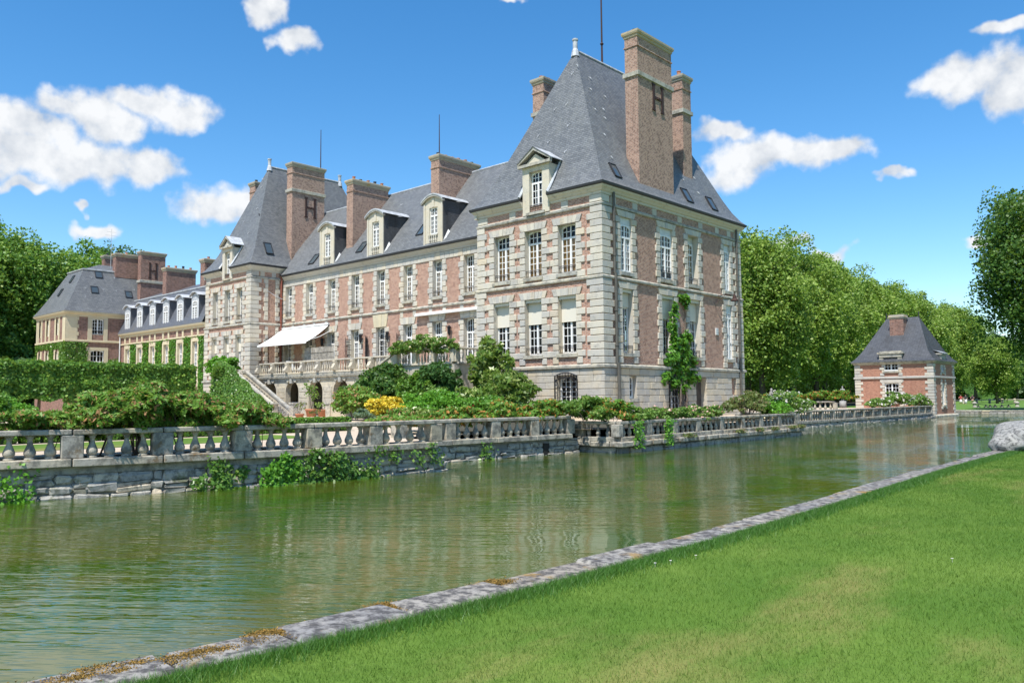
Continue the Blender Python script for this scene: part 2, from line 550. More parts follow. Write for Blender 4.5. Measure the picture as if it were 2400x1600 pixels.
BLIND = plain('cream_blind_cloth', (.66, .62, .52), .85)
AWN = plain('white_awning_cloth', (.84, .83, .80), .8)
INT = plain('interior_shade', (.022, .018, .015), .9)  # near-black colour stands in for unlit depth behind openings
TERRA = plain('terracotta', (.42, .17, .085), .8, 0, .2)
BARK = stone('tree_bark', (.13, .105, .075), (.16, .13, .09), (.05, .045, .035), .6, nscale=3)
TWIG = plain('grey_brown_twig', (.14, .11, .085), .85, 0, .25)
ROCKM = stone('white_boulder', (.27, .27, .258), (.33, .325, .30), (.06, .06, .058), .85, nscale=4.0, lo=.48, hi=.60, obj_var=.1)
STATUE = stone('grey_statue_stone', (.33, .33, .315), (.38, .37, .34), (.12, .12, .11), .6)


def curtain_mat():
    m, nt, b = new_mat('gold_curtain')
    p = pos(nt)
    w = nd(nt, 'ShaderNodeTexWave', wave_type='BANDS', bands_direction='X')
    nt.links.new(scaled(nt, p, (1.0, 1.0, 0.0)), w.inputs['Vector'])
    w.inputs['Scale'].default_value = 2.2; w.inputs['Distortion'].default_value = 1.5
    c = mixc(nt, w.outputs['Fac'], (.52, .27, .08), (.74, .48, .22))  # light and dark of the folds painted as colour bands
    nt.links.new(c, b.inputs['Base Color']); b.inputs['Roughness'].default_value = .9
    return m


CURTAIN = curtain_mat()
NET = plain('net_curtain', (.24, .245, .26), .9, 0, .15)


def glass_mat():
    m, nt, b = new_mat('old_window_glass')
    p = pos(nt)
    gl = nd(nt, 'ShaderNodeBsdfGlossy'); gl.inputs['Roughness'].default_value = .04
    bp = nd(nt, 'ShaderNodeBump'); bp.inputs['Strength'].default_value = .12; bp.inputs['Distance'].default_value = .05
    nt.links.new(noise(nt, p, 2.5, 2), bp.inputs['Height']); nt.links.new(bp.outputs[0], gl.inputs['Normal'])
    tr = nd(nt, 'ShaderNodeBsdfTransparent'); tr.inputs['Color'].default_value = (.86, .88, .87, 1)
    fr = nd(nt, 'ShaderNodeFresnel'); fr.inputs['IOR'].default_value = 1.5
    mx = nd(nt, 'ShaderNodeMixShader')
    nt.links.new(mth(nt, 'MULTIPLY', fr.outputs[0], .8, True), mx.inputs[0]); nt.links.new(tr.outputs[0], mx.inputs[1]); nt.links.new(gl.outputs[0], mx.inputs[2])
    nt.links.new(mx.outputs[0], nt.nodes['Material Output'].inputs['Surface'])
    return m


GLASS = glass_mat()


def water_mat():
    m, nt, b = new_mat('murky_moat_water')
    p = pos(nt)
    n1 = noise(nt, scaled(nt, p, (.55, .28, 1)), 1.0, 6, .62)
    n2 = noise(nt, p, 1.3, 5, .6)
    c = mixc(nt, ramp(nt, n1, .38, .62), (.030, .072, .004), (.070, .082, .010))
    c = mixc(nt, mth(nt, 'MULTIPLY', ramp(nt, n2, .5, .72), .6), c, (.038, .076, .004))
    nt.links.new(c, b.inputs['Base Color'])
    b.inputs['Roughness'].default_value = .015
    b.inputs['IOR'].default_value = 1.45
    b.inputs['Specular IOR Level'].default_value = .5
    # wind ripples: long crests, broken up, calmer in places
    rot = nd(nt, 'ShaderNodeVectorRotate', rotation_type='Z_AXIS'); nt.links.new(p, rot.inputs['Vector']); rot.inputs['Angle'].default_value = R(-38)
    r1 = noise(nt, scaled(nt, rot.outputs[0], (.9, 4.6, 1)), 1.0, 3, .55)
    r2_ = noise(nt, scaled(nt, rot.outputs[0], (2.4, 10.0, 1)), 1.0, 2, .5)
    r3 = noise(nt, p, .32, 3)
    h = mth(nt, 'ADD', mth(nt, 'MULTIPLY', r1, 1.0), mth(nt, 'MULTIPLY', r2_, .35))
    calm = nd(nt, 'ShaderNodeMapRange'); nt.links.new(r3, calm.inputs['Value'])
    calm.inputs['From Min'].default_value = .3; calm.inputs['From Max'].default_value = .7; calm.inputs['To Min'].default_value = .12; calm.inputs['To Max'].default_value = 1.5
    bump(nt, b, mth(nt, 'MULTIPLY', h, calm.outputs[0]), .36, .05)
    return m


WATER = water_mat()


def grass_ground(name, base, light, dry, amt):
    m, nt, b = new_mat(name)
    p = pos(nt)
    n1 = noise(nt, p, .55, 6, .6); n2 = noise(nt, scaled(nt, p, (.55, .2, 1)), 1.0, 7, .65); n3 = noise(nt, p, 40, 3)
    c = mixc(nt, ramp(nt, n1, .35, .68), base, light)
    c = mixc(nt, mth(nt, 'MULTIPLY', ramp(nt, n2, .49, .69), amt), c, dry)
    c = mixc(nt, mth(nt, 'MULTIPLY', n3, .35), c, tuple(q * .4 for q in base))
    nt.links.new(c, b.inputs['Base Color']); b.inputs['Roughness'].default_value = .9; b.inputs['Specular IOR Level'].default_value = .15
    bump(nt, b, n3, .6, .03)
    return m, (ramp(nt, n1, .35, .68), ramp(nt, n2, .52, .7))


LAWN, _ = grass_ground('mown_lawn_ground', (.085, .17, .022), (.14, .225, .036), (.29, .25, .09), .7)
FARGRASS, _ = grass_ground('far_meadow', (.09, .19, .035), (.15, .26, .055), (.2, .2, .08), .3)


def blade_mat():
    m, nt, b = new_mat('lawn_blade')
    p = pos(nt)
    rnd = nt.nodes.new('ShaderNodeNewGeometry').outputs['Random Per Island']
    n1 = noise(nt, p, .55, 6, .6); n2 = noise(nt, scaled(nt, p, (.55, .2, 1)), 1.0, 7, .65)
    c = mixc(nt, rnd, (.078, .168, .018), (.155, .262, .036))
    c = mixc(nt, mth(nt, 'MULTIPLY', ramp(nt, n1, .35, .68), .5), c, (.18, .275, .042))
    nd_ = noise(nt, p, 1.7, 5, .65)
    c = mixc(nt, mth(nt, 'MULTIPLY', ramp(nt, nd_, .48, .68), .55), c, (.042, .125, .012))
    dryf = mth(nt, 'MULTIPLY', ramp(nt, n2, .49, .69), ramp(nt, mth(nt, 'FRACT', mth(nt, 'MULTIPLY', rnd, 5.3)), .2, .5))
    c = mixc(nt, mth(nt, 'MULTIPLY', dryf, .8), c, (.36, .30, .11))
    nt.links.new(c, b.inputs['Base Color']); b.inputs['Roughness'].default_value = .55; b.inputs['Specular IOR Level'].default_value = .25
    tr = nd(nt, 'ShaderNodeBsdfTranslucent'); nt.links.new(c, tr.inputs['Color'])
    mx = nd(nt, 'ShaderNodeMixShader'); mx.inputs[0].default_value = .3
    nt.links.new(b.outputs[0], mx.inputs[1]); nt.links.new(tr.outputs[0], mx.inputs[2])
    nt.links.new(mx.outputs[0], nt.nodes['Material Output'].inputs['Surface'])
    return m


BLADE = blade_mat()


def edge_blade():
    m, nt, b = new_mat('lush_edge_blade')
    rnd = nt.nodes.new('ShaderNodeNewGeometry').outputs['Random Per Island']
    c = mixc(nt, rnd, (.045, .145, .014), (.10, .235, .028))
    nt.links.new(c, b.inputs['Base Color']); b.inputs['Roughness'].default_value = .5
    tr = nd(nt, 'ShaderNodeBsdfTranslucent'); nt.links.new(c, tr.inputs['Color'])
    mx = nd(nt, 'ShaderNodeMixShader'); mx.inputs[0].default_value = .3
    nt.links.new(b.outputs[0], mx.inputs[1]); nt.links.new(tr.outputs[0], mx.inputs[2])
    nt.links.new(mx.outputs[0], nt.nodes['Material Output'].inputs['Surface'])
    return m


EDGE = edge_blade()
L_MOSS = leaf('orange_brown_moss', (.20, .115, .03), (.32, .20, .055), (.13, .095, .03), .3, rough=.9, trans=.1, spec=.1)


def gravel_mat():
    m, nt, b = new_mat('pinkish_gravel')
    p = pos(nt)
    v = nd(nt, 'ShaderNodeTexVoronoi'); nt.links.new(p, v.inputs['Vector']); v.inputs['Scale'].default_value = 22
    c = mixc(nt, v.outputs['Color'], (.40, .31, .22), (.60, .50, .38))
    c = mixc(nt, ramp(nt, noise(nt, p, .8, 5), .4, .7), c, (.46, .37, .27))
    nt.links.new(c, b.inputs['Base Color']); b.inputs['Roughness'].default_value = .95
    bump(nt, b, v.outputs['Distance'], .5, .02)
    return m


GRAVEL = gravel_mat()
EARTH = plain('dark_woodland_earth', (.045, .04, .022), .95, 0, .4)
REED = plain('grey_reed', (.34, .31, .26), .85, 0, .35)

L_TREE = leaf('plane_tree_leaf', (.115, .21, .025), (.225, .345, .05), (.32, .42, .085), .2)
L_HEDGE2 = leaf('fresh_ivy_leaf', (.045, .15, .014), (.10, .25, .025), (.18, .33, .04), .1)
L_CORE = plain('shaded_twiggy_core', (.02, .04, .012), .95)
L_TREE2 = leaf('maple_leaf', (.07, .175, .022), (.155, .295, .04), (.25, .38, .055), .18)
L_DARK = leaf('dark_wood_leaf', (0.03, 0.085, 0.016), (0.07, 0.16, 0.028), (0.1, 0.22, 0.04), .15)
L_RIGHT = leaf('lime_tree_leaf', (.034, .09, .014), (.08, .175, .026), (.14, .25, .045), .12)
L_HEDGE = leaf('hornbeam_leaf', (0.05, 0.14, 0.016), (0.12, 0.26, 0.03), (0.24, 0.38, 0.05), .12)
L_BOX = leaf('box_leaf', (.075, .19, .02), (.15, .30, .035), rough=.4)
L_IVY = leaf('ivy_leaf', (0.055, 0.145, 0.02), (0.13, 0.26, 0.04), (0.22, 0.33, 0.07), .1, rough=.35)
L_IVYD = leaf('dark_ivy_leaf', (0.025, 0.08, 0.016), (0.075, 0.165, 0.03), (0.17, 0.28, 0.07), .16, rough=.5, spec=.25)
L_RED = leaf('bronze_tipped_leaf', (.09, .2, .025), (.19, .34, .05), (.40, .21, .09), .17)
L_ORANGE = leaf('orange_tipped_leaf', (0.08, 0.19, 0.022), (0.17, 0.32, 0.04), (0.48, 0.21, 0.05), .2)
L_DKSH = leaf('holly_green_leaf', (0.028, 0.085, 0.02), (0.065, 0.15, 0.035), (0.11, 0.22, 0.07), .12, rough=.5, spec=.25)
L_RHODO = leaf('rhododendron_leaf', (0.085, 0.17, 0.025), (0.19, 0.29, 0.055), (0.36, 0.42, 0.13), .22, rough=.35)
L_BRIGHT = leaf('bright_green_leaf', (0.08, 0.24, 0.018), (0.16, 0.38, 0.035), rough=.4)
L_YELLOW = leaf('golden_leaf', (.62, .42, .02), (.80, .62, .06), (.55, .50, .05), .15, trans=.2)
L_WIST = leaf('wisteria_leaf', (.055, .17, .015), (.13, .30, .03), rough=.4)
L_GREY = leaf('bluish_grey_leaf', (.12, .19, .11), (.20, .28, .18))
L_TWIGGY = leaf('sparse_olive_leaf', (.09, .13, .035), (.17, .21, .06), (.25, .16, .09), .2)
L_ROSE = leaf('rose_leaf', (0.075, 0.17, 0.025), (0.15, 0.27, 0.045), (0.26, 0.35, 0.08), .15)
F_WHITE = leaf('white_rose_petal', (.70, .62, .55), (.85, .80, .74), trans=.2)
F_PINK = leaf('pink_rose_petal', (.70, .33, .28), (.80, .55, .45), trans=.2)
F_PEACH = leaf('pale_peach_rose_petal', (.75, .58, .32), (.85, .74, .52), trans=.2)
F_RED = leaf('red_peony_petal', (.35, .02, .03), (.5, .03, .06), trans=.2)


# ------------------------------------------------------------------ foliage
def leaf_mesh(name, P, Nrm, size, rng, mat, aspect=1.5, fold=.25):
    """P: (n,3) leaf centres, Nrm: (n,3) preferred normals; each leaf is one folded rhombus (2 triangles)"""
    n = len(P)
    nr = Nrm / np.maximum(np.linalg.norm(Nrm, axis=1, keepdims=True), 1e-6)
    t = rng.normal(size=(n, 3)); t -= nr * (t * nr).sum(1, keepdims=True); t /= np.maximum(np.linalg.norm(t, axis=1, keepdims=True), 1e-6)
    b = np.cross(nr, t)
    s = (np.asarray(size) * rng.uniform(.6, 1.35, n))[:, None] * .5
    a0 = P - t * s * aspect; a2 = P + t * s * aspect
    a1 = P + b * s - nr * s * fold; a3 = P - b * s - nr * s * fold
    V = np.stack([a0, a1, a2, a3], 1).reshape(-1, 3)
    me = bpy.data.meshes.new(name)
    me.vertices.add(4 * n); me.vertices.foreach_set('co', V.astype(np.float32).ravel())
    me.loops.add(4 * n); me.loops.foreach_set('vertex_index', np.arange(4 * n, dtype=np.int32))
    me.polygons.add(n); me.polygons.foreach_set('loop_start', np.arange(0, 4 * n, 4, dtype=np.int32))
    me.polygons.foreach_set('loop_total', np.full(n, 4, dtype=np.int32))
    me.materials.append(mat)
    me.update(calc_edges=True)
    return me


def sph(rng, n):
    d = rng.normal(size=(n, 3))
    return d / np.linalg.norm(d, axis=1, keepdims=True)


def crown_points(rng, n, rx, ry, rz, lobes=30, lobe_r=.34, flat=1.0, bottom=-.75, sub=9):
    """leaves on small sub-lobes of many lobes set round an ellipsoid: uneven outline, gaps between the lobes"""
    c = sph(rng, lobes * 3)
    c = c[c[:, 2] > bottom][:lobes]
    c *= rng.uniform(.42, .86, (len(c), 1))
    lr = lobe_r * rng.uniform(.5, 1.25, len(c))
    m = len(c) * sub
    ci = np.repeat(np.arange(len(c)), sub)
    sd = sph(rng, m); sd[:, 2] = np.where(rng.random(m) < .6, np.abs(sd[:, 2]), sd[:, 2])
    sc = c[ci] + sd * (lr[ci] * rng.uniform(.45, .95, m))[:, None]
    sr = lr[ci] * rng.uniform(.28, .62, m)
    k = rng.choice(m, n, p=(sr ** 2) / (sr ** 2).sum())
    d = sph(rng, n)
    d[:, 2] = np.where(rng.random(n) < .6, np.abs(d[:, 2]), d[:, 2])
    rr = sr[k] * (1.05 - np.abs(rng.normal(0, .3, n)))
    p = sc[k] + d * rr[:, None]
    p *= np.array([rx, ry, rz])
    nn = d * .4 + sd[k] * .3 + sph(rng, n) * .85 + np.array([0, 0, .25])
    return p, nn


def shrub(name, label, loc, rx, ry, h, n, size, mat, seed=1, lobes=14, lobe_r=.42, flowers=None, cat='shrub', group=None, aspect=1.6, stems=5, bottom=-.4, lift=0.0, stem_mat=None):
    rng = np.random.default_rng(seed)
    t = thing(name, label, cat, loc, group)
    p, nn = crown_points(rng, n, rx, ry, (h - lift) / 2, lobes, lobe_r, bottom=bottom)
    zmin = lift + .02
    p[:, 2] += lift + (h - lift) / 2
    keep = p[:, 2] > zmin
    p, nn = p[keep], nn[keep]
    o = bpy.data.objects.new('foliage', leaf_mesh('foliage', p, nn, size, rng, mat, aspect))
    COL.objects.link(o); o.parent = t
    mb = MB()
    for i in range(stems):
        a = rng.uniform(0, 6.28); q = rng.uniform(.3, .75)
        e = Vector((math.cos(a) * rx * q, math.sin(a) * ry * q, lift + (h - lift) * rng.uniform(.5, .85)))
        s0 = Vector((math.cos(a) * rx * .08, math.sin(a) * ry * .08, -.03))
        m_ = s0.lerp(e, .5) + Vector((0, 0, .12 * h))
        r0 = max(.007, .011 * h)
        mb.tube([s0, m_, e], [r0, r0 * .7, r0 * .3], 5)
    o = bpy.data.objects.new('stem', mb.mesh('stem', stem_mat or TWIG)); COL.objects.link(o); o.parent = t
    if flowers:
        fm, fn, fs = flowers
        fp, fnn = crown_points(np.random.default_rng(seed + 77), fn * 3, rx, ry, (h - lift) / 2, lobes, lobe_r, bottom=bottom)
        rg = np.random.default_rng(seed)
        fp, fnn = crown_points(rg, n, rx, ry, (h - lift) / 2, lobes, lobe_r, bottom=bottom)
        sel = rg.choice(len(fp), min(fn, len(fp)), replace=False)
        fp = fp[sel] * 1.03; fp[:, 2] += lift + (h - lift) / 2
        fp = fp[fp[:, 2] > zmin]
        # a blossom is a small cup of petals
        k = len(fp)
        cen = np.repeat(fp, 5, 0) + rg.normal(0, fs * .22, (k * 5, 3))
        o = bpy.data.objects.new('blossom', leaf_mesh('blossom', cen, sph(rg, k * 5) + np.array([0, 0, .5]), fs * .75, rg, fm, 1.0)); COL.objects.link(o); o.parent = t
    return t


_tree_cache = {}


def tree_meshes(kind, seed, mat, n, leaf_size, h, rx, trunk_h, low):
    key = (kind, seed)
    if key in _tree_cache: return _tree_cache[key]
    rng = np.random.default_rng(seed)
    rz = (h - low) / 2
    p, nn = crown_points(rng, n, rx, rx, rz, lobes=170, lobe_r=.28, bottom=-.97, sub=12)
    p[:, 2] += low + rz
    cm = leaf_mesh('crown', p, nn, leaf_size, rng, mat, 1.35)
    mb = MB()
    r0 = h * .018
    mb.tube([(0, 0, -.2), (.1, .05, trunk_h * .5), (.05, -.1, trunk_h), (.2, .1, h * .55), (.1, .2, h * .85)], [r0 * 1.25, r0, r0 * .85, r0 * .5, r0 * .12], 9)
    tm = mb.mesh('trunk', BARK, True)
    lb = MB()
    for i in range(11):
        a = i * 2.4 + rng.uniform(-.3, .3); z0 = rng.uniform(trunk_h * .75, h * .6)
        e = Vector((math.cos(a) * rx * .72, math.sin(a) * rx * .72, min(h * .9, z0 + h * rng.uniform(.12, .3))))
        s0 = Vector((.1, .05, z0))
        lb.tube([s0, s0.lerp(e, .35) + Vector((0, 0, h * .05)), s0.lerp(e, .7) + Vector((0, 0, h * .05)), e], [r0 * .45, r0 * .34, r0 * .2, r0 * .06], 6)
    lm = lb.mesh('limb', BARK, True)
    _tree_cache[key] = (cm, tm, lm)
    return _tree_cache[key]


def tree(name, label, loc, kind, seed, mat, n, leaf_size, h, rx, trunk_h, low, rot=0.0, sc=1.0, group=None):
    cm, tm, lm = tree_meshes(kind, seed, mat, n, leaf_size, h, rx, trunk_h, low)
    t = thing(name, label, 'tree', loc, group)
    t.rotation_euler = (0, 0, rot); t.scale = (sc, sc, sc)
    for nm, me in (('crown', cm), ('trunk', tm), ('limb', lm)):
        o = bpy.data.objects.new(nm, me); COL.objects.link(o); o.parent = t
    return t
# ------------------------------------------------------------------ setting: ground, canal, banks
GZ, LZ, WZ = -1.15, -1.65, -2.0                            # garden, lawn and water level


def sheet(name, pts, z, mat, label=None, cat=None):
    o = MB().add([(x, y, z) for x, y in pts], [tuple(range(len(pts)))]).build(name, mat)
    o['kind'] = 'structure'
    return o


# near bank: the coping bends gently
COPE = [(20.2, -60), (20.42, -42), (20.54, -33.5), (20.66, -32.2), (20.75, -29.66), (20.74, -26.5), (20.6, -22.7), (20.12, -14.8), (19.95, -9.4), (19.9, 5), (19.9, 63)]


def cope_x(y):
    for (x0, y0), (x1, y1) in zip(COPE, COPE[1:]):
        if y0 <= y <= y1: return x0 + (x1 - x0) * (y - y0) / (y1 - y0)
    return COPE[-1][0]


lawn_pts = [(cope_x(y) + .43, y) for y in (-60, -42, -33.5, -32.2, -29.66, -26.5, -22.7, -14.8, -9.4, 5, 63)]
sheet('lawn', lawn_pts + [(900, 63), (900, -60)], LZ, LAWN)
sheet('back_meadow', [(-900, -60), (-900, -900), (900, -900), (900, -60)], LZ - .004, FARGRASS)
sheet('far_ground', [(-1800, 65.2), (1800, 65.2), (1800, 2600), (-1800, 2600)], LZ, FARGRASS)
sheet('garden_ground', [(-900, -60), (6.4, -60), (7.0, -30.5), (8.3, -24), (8.5, -19.6), (6.6, -19.5), (6.8, -11.2), (8.3, -10.7), (7.8, 6.4), (3.9, 6.5), (3.6, 16), (2.6, 48), (-900, 48)], GZ, GRAVEL)
sheet('canal_water', [(-60, 65.4), (-60, 47), (4, 47), (3, 6), (5.5, -11), (5.5, -60), (22, -60), (22, 65.4)], WZ, WATER)
sheet('canal_bed', [(-70, 66), (-70, -62), (24, -62), (24, 66)], WZ - 1.2, EARTH)
# west side of the garden behind the house
sheet('park_ground', [(-900, 16), (-12, 16), (-12, 47.9), (-900, 47.9)], GZ + .004, FARGRASS)
sheet('wood_floor', [(-22, 65.3), (-300, 65.3), (-300, 400), (-60, 400)], LZ + .004, EARTH)
sheet('west_wood_floor', [(-80, -59), (-80, 15.9), (-400, 15.9), (-400, -59)], GZ + .004, EARTH)

# garden parterre: grass panel between gravel walk and box
sheet('garden_grass', [(1.2, -46), (4.6, -46), (4.6, -24), (4.0, -20.5), (1.2, -20.5)], GZ + .008, LAWN)
sheet('parterre_grass', [(-26, -46), (-3.0, -46), (-3.0, -16), (-26, -16)], GZ + .008, LAWN)
sheet('flower_bed', [(-9.5, -7.5), (6.4, -16.5), (6.5, -2.2), (-9.0, -2.2)], GZ + .008, EARTH)
sheet('side_bed', [(3.8, -10), (7.6, -10), (7.2, 6), (3.8, 6)], GZ + .009, EARTH)

# coping of the near bank: stones butted end to end
cw = MB()
ys = [-60, -50, -42, -36, -33.5, -32.2, -29.66, -26.5, -22.7, -18, -14.8, -9.4, 5, 20, 40, 63]
for a, b in zip(ys, ys[1:]):
    xa, xb = cope_x(a), cope_x(b)
    cw.add([(xa + .06, a, WZ - .6), (xb + .06, b, WZ - .6), (xb + .06, b, LZ - .14), (xa + .06, a, LZ - .14)], [(3, 2, 1, 0)])
bank = cw.build('canal_bank', STONE_W); bank['kind'] = 'structure'
rg = random.Random(3)
y = -40.0
while y < 62:
    ln_ = rg.uniform(.75, 1.5)
    if y > 8: ln_ *= 2
    x = cope_x(y + ln_ / 2)
    dx = cope_x(y + ln_) - cope_x(y)
    j = rg.uniform(-.012, .012)
    o = block('coping_stone', x - .0 + j, x + .44 + j, y + .011, y + ln_ - .011, LZ - .15, LZ + .016 + rg.uniform(-.018, .018), STONE_C, bank, .03, -math.atan2(dx, ln_))
    y += ln_

# far bank across the end of the canal
fb = MB()
fb.box(-60, 60, 65.2, 65.6, WZ - .6, LZ - .1)
fbo = fb.build('far_bank', MORTAR_L); fbo['kind'] = 'structure'
rg = random.Random(9)
for row, (z0, z1) in enumerate(((WZ - .02, WZ + .15), (WZ + .16, LZ - .06), (LZ - .05, LZ + .05))):
    x = -14.0
    while x < 22:
        l = rg.uniform(.5, 1.1)
        if not (2.2 < x < 3.2 and row == 1):
            block('stone', x + .012, x + l - .012, 65.12 + rg.uniform(-.03, .03), 65.5, z0, z1, STONE_W, fbo, .03)
        x += l


# ------------------------------------------------------------------ windows and stonework
def window(bld, face, u0, u1, z0, z1, depth=.38, cols=4, rows=5, tr=None, toprows=2, arch=.14, dress=None, panel=0.0, blind=0.0, rail=0, sill=True, name='window', base_d=0.0, open_leaf=False, bar=.036, fr=.07, reveal_mat=None):
    """a timber casement window set back in its stone reveal: frame (the mesh itself) > glass, curtain, reveal, sill, ..."""
    zt = z1 - panel
    d = base_d - depth
    f = MB()
    face.box(f, u0, u0 + fr, z0, zt, d, d + .09)
    face.box(f, u1 - fr, u1, z0, zt, d, d + .09)
    face.box(f, u0 + fr, u1 - fr, z0, z0 + .12, d, d + .085)
    um = (u0 + u1) / 2
    # head: segmental arch
    na = 8
    pts = [(u0 + fr + (u1 - u0 - 2 * fr) * i / na, zt - .05 - arch * (2 * i / na - 1) ** 2) for i in range(na + 1)]
    face.poly(f, [(u0 + fr, zt)] + pts[:1] + pts[1:] + [(u1 - fr, zt)], d, d + .085)
    if tr is None: tr = z0 + (zt - z0) * .70
    if tr:
        face.box(f, u0 + fr, u1 - fr, tr - .055, tr + .055, d, d + .10)
        face.box(f, um - .06, um + .06, z0 + .12, tr - .055, d, d + .10)
        face.box(f, um - .035, um + .035, tr + .055, zt - .06, d, d + .08)
    else:
        face.box(f, um - .06, um + .06, z0 + .12, zt - .06, d, d + .10)
    # glazing bars
    w = (u1 - u0 - 2 * fr)
    half = cols // 2
    spans = [(u0 + fr, um - .06), (um + .06, u1 - fr)]
    for (a, b) in spans:
        for i in range(1, half):
            uu = a + (b - a) * i / half
            face.box(f, uu - bar / 2, uu + bar / 2, z0 + .12, (tr - .055) if tr else zt - .07, d + .015, d + .06)
            if tr: face.box(f, uu - bar / 2, uu + bar / 2, tr + .055, zt - .07, d + .015, d + .06)
        ztop = (tr - .055) if tr else zt - .05
        for i in range(1, rows):
            zz = z0 + .12 + (ztop - z0 - .12) * i / rows
            face.box(f, a, b, zz - bar / 2, zz + bar / 2, d + .017, d + .058)
        if tr:
            for i in range(1, toprows):
                zz = tr + .055 + (zt - .05 - tr - .055) * i / toprows
                face.box(f, a, b, zz - bar / 2, zz + bar / 2, d + .017, d + .058)
    wobj = f.build(name, WHITE, bld)
    # panes: each casement light is its own sheet of old glass, never quite in one plane
    rr = random.Random(int((u0 * 31 + z0 * 17) * 100))
    zones = [(a, b, z0 + .1, (tr if tr else zt - .02)) for a, b in spans] + ([(u0 + fr, um, tr, zt - .02), (um, u1 - fr, tr, zt - .02)] if tr else [])
    for (a, b, za, zb) in zones:
        k = [rr.uniform(-.012, .012) for _ in range(4)]
        MB().quad(face.p(a, za, d + .03 + k[0]), face.p(b, za, d + .03 + k[1]), face.p(b, zb, d + .03 + k[2]), face.p(a, zb, d + .03 + k[3])).build('pane', GLASS, wobj)
    # near-black sheet behind the panes: the room's darkness is put into its colour
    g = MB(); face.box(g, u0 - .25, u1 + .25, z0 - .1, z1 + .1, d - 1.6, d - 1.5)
    g.build('room_shade_backing', INT, wobj)
    if dress:
        c = MB()
        zc0, zc1 = dress[1] if len(dress) > 1 else (z0 + .05, zt)
        n = 14
        top = [face.p(u0 + fr * .5 + (u1 - u0 - fr) * i / n, zc1, d - .035 + .012 * ((i % 2) * 2 - 1)) for i in range(n + 1)]
        bot = [face.p(u0 + fr * .5 + (u1 - u0 - fr) * i / n, zc0, d - .035 + .012 * ((i % 2) * 2 - 1)) for i in range(n + 1)]
        for i in range(n): c.quad(bot[i], bot[i + 1], top[i + 1], top[i])
        c.build('curtain', dress[0], wobj)
    # reveal
    rv = MB()
    dd = base_d + .0
    rv.quad(face.p(u0, z0, dd), face.p(u0, z1, dd), face.p(u0, z1, d - .02), face.p(u0, z0, d - .02))
    rv.quad(face.p(u1, z0, dd), face.p(u1, z0, d - .02), face.p(u1, z1, d - .02), face.p(u1, z1, dd))
    rv.quad(face.p(u0, z1, dd), face.p(u1, z1, dd), face.p(u1, z1, d - .02), face.p(u0, z1, d - .02))
    rv.quad(face.p(u0, z0, dd), face.p(u0, z0, d - .02), face.p(u1, z0, d - .02), face.p(u1, z0, dd))
    rv.build('reveal', reveal_mat or STONE, wobj)
    if panel:
        p = MB(); face.box(p, u0, u1, zt, z1, d, d + .07); p.build('shutter_box', GREYW, wobj)
    if sill:
        s = MB(); face.box(s, u0 - .10, u1 + .10, z0 - .20, z0 - .002, base_d + .0, base_d + .12)
        s.build('sill', STONE_S, wobj)
    if blind:
        s = MB()
        face.box(s, u0 + .01, u1 - .01, z1 - blind, z1 - .01, d + .16, d + .17)
        face.box(s, u0 + .01, u1 - .01, z1 - blind - .03, z1 - blind, d + .15, d + .18)
        bl = s.build('roller_blind', BLIND, wobj)
        v = MB(); n = 8; w_ = (u1 - u0 - .02) / n
        for i in range(n):                               # scalloped valance under the lintel
            a = u0 + .01 + i * w_
            face.poly(v, [(a, z1 - .01), (a, z1 - .16), (a + w_ * .25, z1 - .20), (a + w_ * .5, z1 - .215), (a + w_ * .75, z1 - .20), (a + w_, z1 - .16), (a + w_, z1 - .01)], base_d - .06, base_d - .055)
        v.build('valance', BLIND, wobj)
    if rail:
        s = MB()
        dd = base_d - .05
        top = z0 + (.42 if rail == 1 else .55)
        for zz in (top, top - .12, z0 + .06):
            s.tube([face.p(u0, zz, dd), face.p(u1, zz, dd)], .014, 5)
        n = 7
        for i in range(n + 1):
            uu = u0 + .04 + (u1 - u0 - .08) * i / n
            s.tube([face.p(uu, z0 + .06, dd), face.p(uu, top, dd)], .009, 4)
            if i < n:
                uc = uu + (u1 - u0 - .08) / n / 2
                if rail == 2 and i % 1 == 0:
                    s.tube([face.p(uc + .05 * math.cos(t), z0 + .24 + .09 * math.sin(t), dd) for t in [k * math.pi / 4 for k in range(9)]], .012, 4)
                s.tube([face.p(uc + .035 * math.cos(t), top - .06 + .035 * math.sin(t), dd) for t in [k * math.pi / 4 for k in range(9)]], .007, 4)
        s.build('guard_rail', IRON, wobj)
    return wobj


def jambs(bld, face, u0, u1, z0, z1, ch=.385, short=.40, long_=.60, mat=None, d1=.075, start_long=True, seed=0, left=True, right=True):
    """alternate long and short stones either side of an opening"""
    mat = mat or STONE
    rr = random.Random(seed * 7 + int(u0 * 13))
    n = max(1, round((z1 - z0) / ch)); h = (z1 - z0) / n
    for i in range(n):
        w = long_ if (i % 2 == 0) == start_long else short
        za, zb = z0 + i * h + .015, z0 + (i + 1) * h - .015
        if left: face.block('jamb_stone', u0 - w - rr.uniform(-.04, .04), u0, za, zb, -.10, d1 + rr.uniform(-.012, .012), mat, bld, .026)
        if right: face.block('jamb_stone', u1, u1 + w + rr.uniform(-.04, .04), za, zb, -.10, d1 + rr.uniform(-.012, .012), mat, bld, .026)


